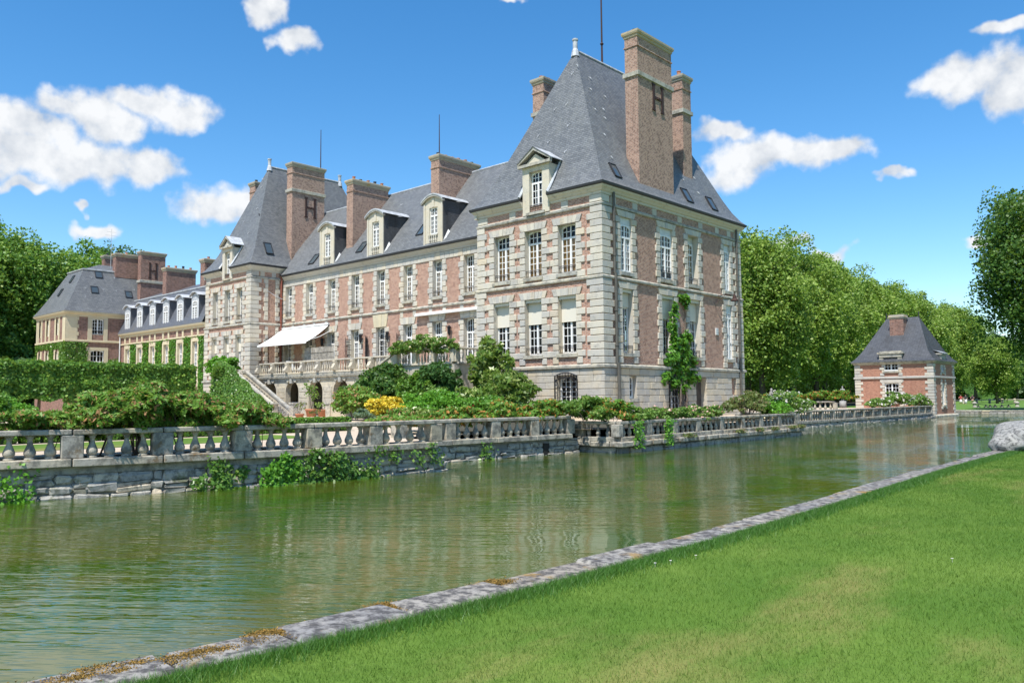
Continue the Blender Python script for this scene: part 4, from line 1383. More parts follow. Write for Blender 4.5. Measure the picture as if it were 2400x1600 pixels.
cornice_run(WF, WX0 + .3, WX1 - .06, WCN, 0, 0, 'cornice', STONE, WG)
cornice_run(WF, WX0 + .3, WX1 - .06, WGT, 0, 0, 'gutter', GUTTER, WG)
for i, c in enumerate(wc):
    window(WG, WF, c - .52, c + .52, 7.25, 9.86, dress=(CURTAIN, (7.3, (9.0, 9.0, 9.3, 9.0, 8.7, 9.0, 9.0, 8.8)[i])), rail=1, tr=9.05, rows=5, depth=.40)
    jambs(WG, WF, c - .52, c + .52, 6.75, 9.84, seed=60 + i, short=.36, long_=.50)
    # ground floor: french doors onto the terrace
    window(WG, WF, c - .52, c + .52, 2.0, 5.5, tr=4.55, rows=6, depth=.40, base_d=.04, sill=False, dress=(NET, (2.1, 4.4)) if i == 0 else None, name='french_door')
    jambs(WG, WF, c - .52, c + .52, 2.0, 5.48, seed=80 + i, short=.36, long_=.52, d1=.10)
    lintel(WG, WF, c - .52, c + .52, 5.505, h=.5 if i != 3 else .95, over=.3, d1=.11, n=5, mat=STONE if i != 3 else STONE_CREAM)
    WF.block('jamb_stone', c - .9, c - .55, 6.03, 6.46, -.1, .07, STONE, WG); WF.block('jamb_stone', c + .55, c + .9, 6.03, 6.46, -.1, .07, STONE, WG)
# stone band of lintels under the cornice
u = WX0 + .1
rr = random.Random(4)
while u < WX1 - .1:
    l = min(rr.uniform(.34, .62), WX1 - .08 - u)
    WF.block('band_stone', u + .005, u + l - .005, 9.87, 10.365, -.1, .05 + rr.uniform(-.006, .006), STONE, WG)
    u += l
# roof between the pavilions
RZ, RY = 17.35, 7.9
WSL = (RZ - 10.9) / (RY - 2.79)
rf = MB().quad((WX0 - 3.2, 2.79, 10.9), (WX1 + 2.6, 2.79, 10.9), (WX1 + 2.6, RY, RZ), (WX0 - 3.2, RY, RZ)).quad((WX0 - 3.2, RY, RZ), (WX1 + 2.6, RY, RZ), (WX1 + 2.6, 13.0, 10.9), (WX0 - 3.2, 13.0, 10.9))
# keep the eave strip off the pavilions: trim below the pavilion cornices
rf = MB().add([(WX0 + .05, 2.79, 10.9), (WX1 - .05, 2.79, 10.9), (WX1 - .05, 4.2, 10.9 + WSL * 1.41), (WX1 + 3.0, RY, RZ), (WX0 - 3.0, RY, RZ), (WX0 + .05, 4.2, 10.9 + WSL * 1.41)], [(0, 1, 2, 3, 4, 5)])
rf.quad((WX0 - 3, RY, RZ), (WX1 + 3, RY, RZ), (WX1, 13.0, 10.9), (WX0, 13.0, 10.9))
WROOF = rf.build('roof', SLATE, WG)
MB().tube([(WX0 - 2, RY, RZ + .02), (WX1 + 2, RY, RZ + .02)], .08, 6).build('ridge_flashing', LEAD, WROOF)
MB().tube([(-21.8, RY, RZ), (-21.8, RY, RZ + 5.5)], [.06, .025], 6).lathe([(.05, -.1), (.1, 0), (.05, .1)], (-21.8, RY, RZ + .5), 6).build('lightning_rod', IRON_R, WG)


def arched_dormer(bld, c, yf, z0, wid, wall_mat, roof_mat, zsill, zspring, rise, depth, win_w, balu=True, stone_front=True):
    Fd = Face('F', yf)
    a, b = c - wid / 2, c + wid / 2
    zt = zspring + .25
    m = MB()
    Fd.wall(m, a, b, z0, zt, [(c - win_w / 2, c + win_w / 2, zsill, zspring - .12)])
    n = 10
    arc = [(a + wid * i / n, zt + rise * (1 - (2 * i / n - 1) ** 2)) for i in range(n + 1)]
    m.add([Fd.p(u_, z_) for u_, z_ in [(a, zt)] + arc[1:-1] + [(b, zt)]], [tuple(range(n + 1))])
    if stone_front:                                      # pilaster strips
        for s0, s1 in ((a, a + .16), (b - .16, b)): Fd.box(m, s0, s1, z0, zt - .02, -.02, .06)
        Fd.box(m, c - .12, c + .12, zspring - .1, zt + rise * .75, -.02, .05)
    ob = m.build('dormer', STONE_CREAM2 if stone_front else LEAD, bld)
    r = MB()                                             # curved lead hood
    prof = [(a - .16 + (wid + .32) * i / n, zt + .03 + (rise + .06) * (1 - (2 * i / n - 1) ** 2)) for i in range(n + 1)]
    for dz, t in ((0, 0),):
        for i in range(n):
            p0, p1 = prof[i], prof[i + 1]
            r.quad(Fd.p(p0[0], p0[1] + .11, .2), Fd.p(p1[0], p1[1] + .11, .2), Fd.p(p1[0], p1[1] + .11, -depth), Fd.p(p0[0], p0[1] + .11, -depth))
            r.quad(Fd.p(p0[0], p0[1], .2), Fd.p(p1[0], p1[1], .2), Fd.p(p1[0], p1[1] + .11, .2), Fd.p(p0[0], p0[1] + .11, .2))
            r.quad(Fd.p(p0[0], p0[1], .2), Fd.p(p0[0], p0[1], -.0), Fd.p(p1[0], p1[1], -.0), Fd.p(p1[0], p1[1], .2))
    r.build('dormer_hood', LEAD if not stone_front else LEAD_L, ob)
    if stone_front:
        r = MB()
        for i in range(n):
            p0, p1 = prof[i], prof[i + 1]
            Fd.poly(r, [(p0[0], p0[1] - .12), (p1[0], p1[1] - .12), (p1[0], p1[1] + .0), (p0[0], p0[1] + .0)], -.02, .17)
        r.build('arched_cornice', STONE_S, ob)
    # slate cheeks
    MB().quad(Fd.p(b - .01, z0, -.02), Fd.p(b - .01, z0, -depth), Fd.p(b - .01, zt + .1, -depth), Fd.p(b - .01, zt + .1, -.02)).build('cheek', roof_mat, ob)
    MB().quad(Fd.p(a + .01, z0, -.02), Fd.p(a + .01, zt + .1, -.02), Fd.p(a + .01, zt + .1, -depth), Fd.p(a + .01, z0, -depth)).build('cheek', roof_mat, ob)
    window(bld, Fd, c - win_w / 2, c + win_w / 2, zsill, zspring - .12, depth=.2 if stone_front else .06, cols=4, rows=4 if stone_front else 5, tr=zsill + (zspring - zsill) * .66, sill=False, arch=.16, name='dormer_window', reveal_mat=STONE_CREAM2 if stone_front else LEAD, fr=.06)
    if balu:
        g = MB(); Fd.box(g, c - win_w / 2 - .06, c + win_w / 2 + .06, zsill - .10, zsill - .002, 0, .08); Fd.box(g, c - win_w / 2, c + win_w / 2, z0 + .1, zsill - .1, .002, .01)
        g.build('sill', STONE_S, ob)
        for i in range(4):
            uu = c - win_w / 2 + win_w * (i + .5) / 4
            p = Fd.p(uu, z0 + .1, .06)
            MB().lathe([(.05, 0), (.03, .06), (.055, .16), (.03, .3), (.045, zsill - .1 - z0 - .1)], p, 8).build('baluster', STONE, ob)
    return ob


LEAD_L = plain('pale_lead_hood', (.40, .42, .43), .5, 0, .25)
for c in (-30.0, -23.6, -16.95):
    dd = arched_dormer(WG, c, 2.95, 10.98, 2.0, STONE, SLATE_D, 11.68, 13.75, .42, 2.6, .86)
    for s in (1,):
        MB().add([(c + 1.02, 2.95, 11.12), (c + 1.25, 3.05, 11.28), (c + 1.2, 3.45, 11.8), (c + 1.02, 3.45, 12.0)], [(0, 1, 2, 3)]).build('flashing', LEAD_L, dd)
WN = (0, -WSL, 1)
wr = lambda x, y: (x, y, 10.9 + WSL * (y - 2.79))
for x, y in ((-32.8, 3.6), (-26.3, 3.75), (-19.4, 4.1), (-11.2, 3.7)): skylight(WROOF, wr(x, y), WN, (0, 0, 1), .8, 1.2)
for x, y in ((-32, 6.4), (-28, 6.8), (-21, 6.6), (-20.3, 5.6), (-14, 6.5), (-13, 5.8), (-12.4, 6.9), (-25, 6.6)): roof_hook(WROOF, wr(x, y), WN, (0, 0, 1))
chimney(WG, -28.75, -27.9, 3.95, 7.6, 11.6, 18.0, pots=5, seed=6)
chimney(WG, -18.95, -18.05, 4.5, 8.6, 12.4, 18.1, pots=6, seed=7)
# wall lanterns
for x in (-30.6, -25.4, -22.1, -15.3):
    m = MB().tube([(x, 3.16, 4.9), (x, 3.0, 4.95), (x, 2.92, 5.05)], .02, 5)
    m.lathe([(.02, .62), (.05, .58), (.17, .48), (.13, .46), (.10, 0), (.05, -.04), (.02, -.14)], (x, 2.92, 4.5), 6)
    t = thing('wall_lantern', '', 'lantern', (x, 2.92, 4.4), 'lanterns along the long wing')
    m.build('lantern_body', IRON, t)
    MB().lathe([(.09, .03), (.12, .44)], (x, 2.92, 4.5), 6).build('lantern_pane', NET, t)
    t['label'] = {-30.6: 'black wall lantern under the white awning beside the reed screen', -25.4: 'black wall lantern left of the middle french doors', -22.1: 'black wall lantern right of the door with the tall cream lintel', -15.3: 'black wall lantern under the rolled awning above the roses'}[x]
# folded iron door gates
for i, (x, ang) in enumerate(((-27.0, 1.25), (-24.75, .9), (-22.35, 2.2), (-20.75, 1.2))):
    t = thing('iron_door_gate', ('open black iron gate left of the first french door past the awning', 'open black iron gate left of the door with the cream lintel', 'open black iron gate right of the door with the cream lintel', 'open black iron gate beside the door nearest the roses')[i], 'gate', (x, 3.1, 2.0), 'folded iron gates at the terrace doors')
    m = MB(); dx, dy = math.cos(ang) * .62, -math.sin(ang) * .62
    for k in range(6):
        f_ = k / 5
        m.tube([(x + dx * f_, 3.1 + dy * f_, 2.05), (x + dx * f_, 3.1 + dy * f_, 4.75 + .12 * (k % 2))], .022, 5)
    for zz in (2.1, 2.5, 4.2, 4.55): m.tube([(x, 3.1, zz), (x + dx, 3.1 + dy, zz)], .02, 5)
    m.build('gate_leaf', IRON, t)

# ================================================================== service wing with ivy, far left
SV = thing('ivy_service_wing', 'low mansard service wing with six arched dormers and ivy covered ground floor at far left', 'building', (-54.5, 4, GZ))
SF = Face('F', .1)
sx0, sx1 = -64.0, -45.0
scs = [-62.2 + 3.05 * i for i in range(6)]
hs0 = [(c - .5, c + .5, 1.6, 5.55) for c in scs]
mb = MB(); SF.wall(mb, sx0, sx1, GZ, 7.1, hs0); mb.quad((sx0, 9, GZ), (sx1, 9, GZ), (sx1, 9, 7), (sx0, 9, 7)); mb.build('wall', BRICK_D, SV)
cornice_run(SF, sx0, sx1, [(0, 6.75), (.1, 6.78), (.14, 6.95), (.3, 7.05), (.34, 7.2), (0, 7.2)], 0, 0, 'cornice', STONE_CREAM, SV)
cornice_run(SF, sx0, sx1, [(0, 5.98), (.1, 6.0), (.1, 6.12), (0, 6.15)], 0, 0, 'string_course', STONE_CREAM, SV)
for c in scs:
    for s in (-1.5, 1.5):
        if sx0 < c + s - .2 and c + s < sx1: pass
    SF.block('frieze_stone', c - .75, c - .45, 6.14, 6.76, -.1, .08, STONE_CREAM, SV); SF.block('frieze_stone', c + .45, c + .75, 6.14, 6.76, -.1, .08, STONE_CREAM, SV)
    window(SV, SF, c - .5, c + .5, 1.6, 5.55, depth=.3, rows=7, tr=4.5, sill=False, dress=(NET,), reveal_mat=STONE_CREAM)
    m = MB()
    SF.box(m, c - .78, c - .502, 1.3, 5.9, -.1, .05); SF.box(m, c + .502, c + .78, 1.3, 5.9, -.1, .05); SF.box(m, c - .502, c + .502, 5.55, 5.92, -.1, .052)
    m.build('window_surround', STONE_CREAM, SV)
rf = MB().quad((sx0 - .5, -.25, 7.2), (sx1, -.25, 7.2), (sx1, 1.45, 10.9), (sx0 - .5, 1.45, 10.9)).quad((sx0 - .5, 1.45, 10.9), (sx1, 1.45, 10.9), (sx1, 5.2, 12.4), (sx0 - .5, 5.2, 12.4)).quad((sx0, 5.2, 12.4), (sx1, 5.2, 12.4), (sx1, 9.2, 7), (sx0, 9.2, 7))
SROOF = rf.build('roof', SLATE_M, SV)
MB().box(sx0, sx1, 1.38, 1.50, 10.86, 10.97).build('ridge_flashing', LEAD_L, SROOF)
for c in scs:
    arched_dormer(SV, c + .1, -.02, 7.2, 1.45, LEAD, SLATE_M, 7.45, 9.45, .32, 1.6, .98, balu=False, stone_front=False)
chimney(SV, -58.9, -58.05, 2.2, 5.4, 10.5, 14.05, pots=4, top_band=False, mat=BRICK_D, seed=8)
chimney(SV, -50.3, -49.4, 2.1, 4.5, 10.5, 13.9, pots=2, top_band=False, mat=BRICK_D, seed=9)
downpipe(SV, -63.85, -.06, GZ, 6.9, .07, GREYW)

# ================================================================== end pavilion with mansard roof
EX0, EX1, EY0, EY1 = -73.0, -64.05, -5.35, 9.0
EP = thing('mansard_end_pavilion', 'cream and brown brick end pavilion with broad slate mansard roof behind the clipped hedge', 'building', (-68.5, 2, GZ))
EF, ES = Face('F', EY0), Face('S', EX1)
ew = [(-72.2, -71.5), (-69.9, -69.1), (-67.0, -66.2)]
es = [(-2.85, -1.7)]
heF = [(a, b, 7.0, 8.7) for a, b in ew] + [(a, b, 1.6, 5.3) for a, b in ew]
heS = [(a, b, 7.05, 8.7) for a, b in es] + [(a - .1, b + .1, 2.2, 5.4) for a, b in es]
mb = MB(); EF.wall(mb, EX0, EX1, GZ, 9.1, heF); ES.wall(mb, EY0, EY1, GZ, 9.1, heS); mb.quad((EX0, EY0, GZ), (EX0, EY1, GZ), (EX0, EY1, 9.1), (EX0, EY0, 9.1)).quad((EX0, EY1, GZ), (EX1, EY1, GZ), (EX1, EY1, 9.1), (EX0, EY1, 9.1)); mb.build('wall', BRICK_D, EP)
ring_mould(EP, 'string_course', EX0, EX1, EY0, EY1, [(.02, 6.22), (.12, 6.25), (.12, 6.42), (.02, 6.45)], STONE_CREAM)
ring_mould(EP, 'cornice', EX0, EX1, EY0, EY1, [(.03, 8.85), (.08, 8.9), (.10, 9.05), (.3, 9.2), (.34, 9.36), (.0, 9.38)], STONE_CREAM)
for zz0, zz1 in ((6.45, 8.85),):
    m = MB(); ES.box(m, EY0 - .05, EY0 + 1.0, zz0, zz1, -.1, .05); EF.box(m, EX1 - 1.0, EX1 - .001, zz0, zz1, -.1, .05); m.build('corner_pier', STONE_CREAM, EP)
    m = MB(); EF.box(m, EX0, EX0 + .5, zz0, zz1, -.1, .05); m.build('corner_pier', STONE_CREAM, EP)
    for i in range(6): ES.block('quoin', EY0 + .98, EY0 + (1.22 if i % 2 else 1.1), zz0 + i * .4 + .01, zz0 + i * .4 + .38, -.1, .045, STONE_CREAM, EP)
for a, b in ew:
    for (z0, z1) in ((7.0, 8.7), (1.6, 5.3)):
        window(EP, EF, a, b, z0, z1, depth=.25, rows=3 if z0 > 5 else 6, tr=0, sill=False, reveal_mat=STONE_CREAM)
        m = MB(); EF.box(m, a - .35, a, z0 - .6 if z0 > 5 else z0 - .3, z1 + .2, -.1, .05); EF.box(m, b, b + .35, z0 - .6 if z0 > 5 else z0 - .3, z1 + .2, -.1, .05); m.build('window_surround', STONE_CREAM, EP)
for a, b in es:
    for (z0, z1, o_) in ((7.05, 8.7, 0), (2.2, 5.4, .1)):
        window(EP, ES, a - o_, b + o_, z0, z1, depth=.16, rows=4 if z0 > 5 else 4, tr=0 if z0 > 5 else 4.2, sill=False, reveal_mat=STONE_CREAM, rail=1 if z0 > 5 else 0)
        m = MB(); ES.box(m, a - o_ - .42, a - o_, z0 - .6, z1 + .3, -.1, .05); ES.box(m, b + o_, b + o_ + .42, z0 - .6, z1 + .3, -.1, .05); ES.box(m, a - o_, b + o_, z1, z1 + .3, -.1, .052); m.build('window_surround', STONE_CREAM, EP)
rf = MB().loft([rect_ring(EX0, EX1, EY0, EY1, z, d) for d, z in ((.36, 9.36), (.05, 9.8), (-.8, 11.3), (-2.3, 14.2))], False, False)
rf.loft([rect_ring(EX0, EX1, EY0, EY1, 14.2, -2.3), rect_ring(EX0 + 2, EX1 - 2, EY0 + 2.5, EY1 - 2.5, 15.1, -2.0)], False, True)
EROOF = rf.build('roof', SLATE, EP)
MB().loft([rect_ring(EX0, EX1, EY0, EY1, z, d) for d, z in ((-2.24, 14.1), (-2.16, 14.16), (-2.16, 14.26), (-2.3, 14.3))], False, False).build('ridge_flashing', LEAD_L, EROOF)
en = (1, 0, .52)
er = lambda y, z: (EX1 - .8 - 1.5 * (z - 11.3) / 2.9, y, z)
for y, z in ((-2.3, 11.9), (1.2, 11.7), (-1.6, 13.7)): skylight(EROOF, er(y, z), en, (0, 0, 1), .75, .85)
for y, z in ((-3.2, 11.9), (-1.4, 11.9), (-.1, 11.9), (1.9, 12.2), (-2.4, 13.2), (-3.4, 10.9), (0, 13.4)): roof_hook(EROOF, er(y, z), en, (0, 0, 1))
fe = (0, -1, .52)
for x, z in ((-68, 13.2), (-69.2, 11.8)): skylight(EROOF, (x, EY0 + .8 + 1.5 * (z - 11.3) / 2.9, z), fe, (0, 0, 1), .6, .9)
chimney(EP, -65.0, -64.2, 2.1, 4.8, 9.6, 16.55, band=13.2, H=(3.0, 3.85, 13.65, 15.3), pots=0, top_band=False, mat=BRICK_D, seed=10)
chimney(EP, -66.8, -66.0, .1, 2.7, 13.6, 16.3, pots=3, top_band=False, mat=BRICK_D, seed=11)
chimney(EP, -70.2, -69.4, .2, 1.9, 13.6, 16.5, pots=2, top_band=False, mat=BRICK_D, seed=12)
an = MB().tube([(-66.4, -.25, 14.6), (-66.4, -.25, 19.0)], [.03, .015], 5)
for zz, w in ((18.6, .5), (18.2, .65), (17.6, .45), (17.0, .55)): an.tube([(-66.4, -.25 - w, zz), (-66.4, -.25 + w, zz)], .012, 4)
an.build('aerial_mast', LEAD_L, EP)

# ================================================================== little moat pavilion, far right
GX0, GX1, GY0, GY1 = -4.35, 2.85, 48.0, 54.9
GP = thing('moat_pavilion', 'small red brick pavilion with steep dark slate roof standing at the moat edge at right', 'building', (-.7, 51.4, WZ))
GF, GS = Face('F', GY0), Face('S', GX1)
hf = [(-1.55, -.25, -.55, 1.25), (-1.55, -.25, 2.45, 3.75)]
hS = [(50.7, 51.6, -.9, 1.2), (50.7, 51.6, 2.3, 3.0)]
mb = MB(); GF.wall(mb, GX0, GX1, WZ - .3, 3.3, hf); GS.wall(mb, GY0, GY1, WZ - .3, 3.3, hS); mb.quad((GX0, GY0, WZ - .3), (GX0, GY1, WZ - .3), (GX0, GY1, 3.3), (GX0, GY0, 3.3)).quad((GX0, GY1, WZ - .3), (GX1, GY1, WZ - .3), (GX1, GY1, 3.3), (GX0, GY1, 3.3)); mb.build('wall', BRICK_G, GP)
ring_mould(GP, 'string_course', GX0, GX1, GY0, GY1, [(.02, 1.68), (.12, 1.7), (.12, 1.86), (.02, 1.9)], STONE)
ring_mould(GP, 'plinth', GX0, GX1, GY0, GY1, [(.25, WZ - .3), (.25, WZ + .12), (.16, WZ + .2), (.0, WZ + .24)], STONE_S)
ring_mould(GP, 'cornice', GX0, GX1, GY0, GY1, [(.02, 3.05), (.1, 3.1), (.2, 3.22), (.3, 3.26), (.3, 3.34), (0, 3.36)], STONE_S)
for (qx, qy, sx, sy) in ((GX1, GY0, -1, 1), (GX0, GY0, 1, 1), (GX1, GY1, -1, -1)):
    quoins(GP, qx, qy, sx, sy, 1.9, 3.04, ch=.28, a=.74, b=.52, d=.05)
    quoins(GP, qx, qy, sx, sy, WZ + .26, 1.68, ch=.28, a=.74, b=.52, d=.05)
window(GP, GF, -1.55, -.25, -.55, 1.25, depth=.2, rows=4, tr=0, dress=(NET, (-.5, -.05)), base_d=.0)
window(GP, GF, -1.55, -.25, 2.45, 3.75, depth=.15, rows=4, tr=0, arch=.05)
jambs(GP, GF, -1.55, -.25, -1.0, 1.62, ch=.3, short=.26, long_=.46, d1=.05, seed=3)
jambs(GP, GF, -1.55, -.25, 1.95, 3.7, ch=.3, short=.26, long_=.42, d1=.05, seed=4)
GF.block('lintel_stone', -1.9, .1, 1.26, 1.62, -.1, .055, STONE, GP)
window(GP, GS, 50.7, 51.6, -.9, 1.2, depth=.2, rows=4, tr=0, cols=2)
window(GP, GS, 50.7, 51.6, 2.3, 3.0, depth=.2, rows=2, tr=0, cols=2)
jambs(GP, GS, 50.7, 51.6, -1.3, 1.6, ch=.3, short=.3, long_=.45, d1=.05, seed=5)
jambs(GP, GS, 50.7, 51.6, 1.95, 3.0, ch=.3, short=.3, long_=.45, d1=.05, seed=6)
gcx, gcy = (GX0 + GX1) / 2, (GY0 + GY1) / 2
rf = MB().loft([rect_ring(GX0, GX1, GY0, GY1, 3.34, .34), rect_ring(GX0, GX1, GY0, GY1, 3.62, .02), rect_ring(GX0, GX1, GY0, GY1, 4.3, -.5), [(-2.25, gcy, 7.85), (.8, gcy, 7.85), (.8, gcy, 7.85), (-2.25, gcy, 7.85)]], False, False)
GR = rf.build('roof', SLATE_D, GP)
for x in (-2.25, .8): MB().lathe([(.12, -.3), (.06, 0), (.05, .4), (.02, .5)], (x, gcy, 7.9), 6).build('finial', GUTTER, GR)
chimney(GP, -1.5, -.2, 49.9, 51.0, 5.2, 8.05, pots=0, top_band=False, mat=BRICK_D, cap=.08)
hd = MB(); GF.box(hd, -1.95, .15, 3.78, 4.1, -.9, .16); GF.box(hd, -2.1, .3, 4.1, 4.24, -.9, .26); GF.box(hd, -1.9, .1, 4.24, 4.36, -.9, .12); GF.box(hd, -1.95, -1.56, 3.05, 3.78, -.5, .1); GF.box(hd, -.24, .15, 3.05, 3.78, -.5, .1)
hd.build('dormer_head', STONE_S, GP)
hd = MB(); GS.box(hd, 50.4, 51.9, 3.3, 3.95, -.9, .14); GS.box(hd, 50.25, 52.05, 3.95, 4.1, -.9, .25); hd.build('dormer_head', STONE_S, GP)
MB().quad((3.15, 50.2, 4.12), (3.15, 52.1, 4.12), (2.0, 52.1, 4.5), (2.0, 50.2, 4.5)).build('dormer_roof', LEAD_L, GP)
# ------------------------------------------------------------------ balustrades along the moat
_bal = {}


def baluster_mesh(h, mat, r=.115, n=12):
    k = (round(h, 2), mat.name, r)
    if k not in _bal:
        pr_ = [(.9, 0), (.9, .07), (.62, .09), (.62, .13), (.86, .16), (1.0, .26), (.98, .34), (.78, .46), (.50, .62), (.42, .76), (.44, .84), (.6, .86), (.6, .89), (.48, .91), (.8, .95), (.8, 1.0)]
        _bal[k] = MB().lathe([(r * a, h * b) for a, b in pr_], (0, 0, 0), n).mesh('baluster', mat, True)
    return _bal[k]


def balustrade(name, label, pts, zp, zr, mat, nb=4, group='moat balustrades', post_w=.42, rail_w=.36, rail_h=.11, plinth_h=.17, over=.05, ends=True, r=.115, skip=()):
    """pts: plan positions of the posts; every bay has its own rail and plinth stone, posts and balusters are pieces"""
    t = thing(name, label, 'balustrade', (pts[0][0], pts[0][1], zp - plinth_h), group)
    bm = baluster_mesh(zr - rail_h - zp, mat, r)
    for i, ((xa, ya), (xb, yb)) in enumerate(zip(pts, pts[1:])):
        L_ = math.hypot(xb - xa, yb - ya); a = math.atan2(yb - ya, xb - xa)
        cxm, cym = (xa + xb) / 2, (ya + yb) / 2
        for nm, w, z0, z1, l in (('rail', rail_w, zr - rail_h, zr, L_), ('plinth', rail_w + .12, zp - plinth_h, zp, L_)):
            o = bpy.data.objects.new(nm, block_mesh(l - .008, w, z1 - z0, mat, .018)); o.location = (cxm, cym, (z0 + z1) / 2 + (.004 if i % 2 else 0)); o.rotation_euler = (0, 0, a); link(o, t)
        for k in range(nb):
            f_ = post_w / 2 / L_ + (1 - post_w / L_) * (k + .5) / nb
            o = bpy.data.objects.new('baluster', bm); o.location = (xa + (xb - xa) * f_, ya + (yb - ya) * f_, zp); o.rotation_euler = (0, 0, k * 1.3 + i); link(o, t)
    for i, (x, y) in enumerate(pts):
        j = min(i, len(pts) - 2)
        a = math.atan2(pts[j + 1][1] - pts[j][1], pts[j + 1][0] - pts[j][0])
        o = bpy.data.objects.new('post', block_mesh(post_w, rail_w - .02, zr - rail_h - zp - .004, mat, .02)); o.location = (x, y, (zr - rail_h + zp) / 2); o.rotation_euler = (0, 0, a); link(o, t)
    return t


def curve1(y): return -0.01620249 * y * y - 0.66076595 * y + 2.18465077


def rubble(name, label, line, z0, z1, rows, seed, back=.5, mat=STONE_W, batter=.10, lo=.35, hi=.95, band=0.0):
    """retaining wall: uneven courses of separate stones standing proud of a recessed mortar core; moat is on +X / left of the line"""
    t = thing(name, label, 'wall', (line[0][0], line[0][1], z0))
    rr = random.Random(seed)
    core = MB()
    for (xa, ya), (xb, yb) in zip(line, line[1:]):
        dx, dy = xb - xa, yb - ya; L_ = math.hypot(dx, dy); nx, ny = dy / L_, -dx / L_
        core.add([(xa - nx * .06, ya - ny * .06, z0 - .5), (xb - nx * .06, yb - ny * .06, z0 - .5), (xb - nx * (.06 + batter), yb - ny * (.06 + batter), z1), (xa - nx * (.06 + batter), ya - ny * (.06 + batter), z1)], [(0, 1, 2, 3)])
    core.build('mortar_core', MORTAR_L, t)
    zt = z1 - band
    hs = [rr.uniform(.75, 1.25) for _ in range(rows)]; s_ = sum(hs); z = z0 - .04
    if band:                                              # smooth rendered course under the plinth
        m = MB()
        for (xa, ya), (xb, yb) in zip(line, line[1:]):
            dx, dy = xb - xa, yb - ya; L_ = math.hypot(dx, dy); nx, ny = dy / L_, -dx / L_
            o1, o2 = batter * .75, batter
            m.add([(xa - nx * o1, ya - ny * o1, zt), (xb - nx * o1, yb - ny * o1, zt), (xb - nx * o2, yb - ny * o2, z1), (xa - nx * o2, ya - ny * o2, z1)], [(0, 1, 2, 3)])
        m.build('rendered_course', STONE_RENDER, t)
    for r_ in range(rows):
        h = hs[r_] / s_ * (zt - z0 + .04)
        for (xa, ya), (xb, yb) in zip(line, line[1:]):
            dx, dy = xb - xa, yb - ya; L_ = math.hypot(dx, dy); nx, ny = dy / L_, -dx / L_; a = math.atan2(dy, dx)
            s = -rr.uniform(0, .3)
            while s < L_ - .02:
                l = rr.uniform(lo, hi); e = min(s + l, L_)
                s0 = max(s, 0)
                if e - s0 > .08 and not rr.random() < .03:
                    split = rr.random() < .22 and h > .16
                    for zc, hq in (((z + h * .26, h * .5), (z + h * .76, h * .46)) if split else ((z + h / 2, h),)):
                        hh = hq * rr.uniform(.86, 1.06)
                        bt = batter * ((zc - z0) / (z1 - z0))
                        o = bpy.data.objects.new('stone', block_mesh(round((e - s0 - .012) * 12) / 12 + .01, .24, round(hh * 25) / 25, mat, .05, .028, rr.randrange(6)))
                        off = -.11 - bt + rr.uniform(-.025, .03)
                        m_ = (s0 + e) / 2
                        o.location = (xa + dx / L_ * m_ + nx * off, ya + dy / L_ * m_ + ny * off, zc + rr.uniform(-.02, .02))
                        o.rotation_euler = (rr.uniform(-.08, .08), rr.uniform(-.07, .07), a + rr.uniform(-.05, .05))
                        link(o, t)
                s = e
        z += h
    return t


STONE_RENDER = stone('stained_render', (.33, .32, .28), (.38, .36, .30), (.09, .09, .08), .8, moss=(.10, .10, .04), nscale=1.3, lo=.42, hi=.66)

# first stretch, nearest on the left
ys1 = [-36.1, -34.3, -32.5, -30.7, -28.9, -27.2, -25.48, -23.73, -21.96, -19.89]
line1 = [(curve1(y), y) for y in ys1]
line1[-1] = (line1[-1][0], -19.45)
off1 = [(x - .16, y) for x, y in line1]
off1p = [(curve1(y) - .16, y) for y in ys1]
balustrade('balustrade', 'grey stone balustrade nearest at left, half hidden by the bronze-tipped bush', off1p, -1.17, -.57, STONE_BAL, 4)
rubble('retaining_wall', 'rough grey stone moat wall nearest at left with green plants hanging on it', line1, WZ - .06, -1.34, 3, 11, lo=.25, hi=.8, band=.15)
rubble('retaining_wall', 'short return end of the nearest moat wall where the wall steps back', [(8.83, -19.45), (6.9, -19.4)], WZ - .06, -1.34, 3, 13, lo=.25, hi=.7)
# second stretch
x2 = lambda y: 6.81 + (y + 17.57) * (.33 / 6.04)
ys2 = [-19.3, -17.4, -15.43, -13.57, -11.68]
balustrade('balustrade', 'grey stone balustrade set back in the middle, behind it yellow and bright green bushes', [(x2(y) - .16, y) for y in ys2], -1.29, -.64, STONE_BAL, 4)
rubble('retaining_wall', 'set back stretch of moat wall with small drain hole in the middle', [(x2(y), y) for y in (-19.4, -17.4, -15.4, -13.6, -11.2)], WZ - .06, -1.46, 3, 12, lo=.22, hi=.6, band=.06)
dr = MB().box(7.0, 7.05, -13.15, -12.85, WZ + .0, WZ + .42); dh = dr.build('drain_hole', INT); tag(dh, 'dark arched drain hole low in the set back moat wall', 'drain')  # solid slab; the hole's shade is painted as near-black colour
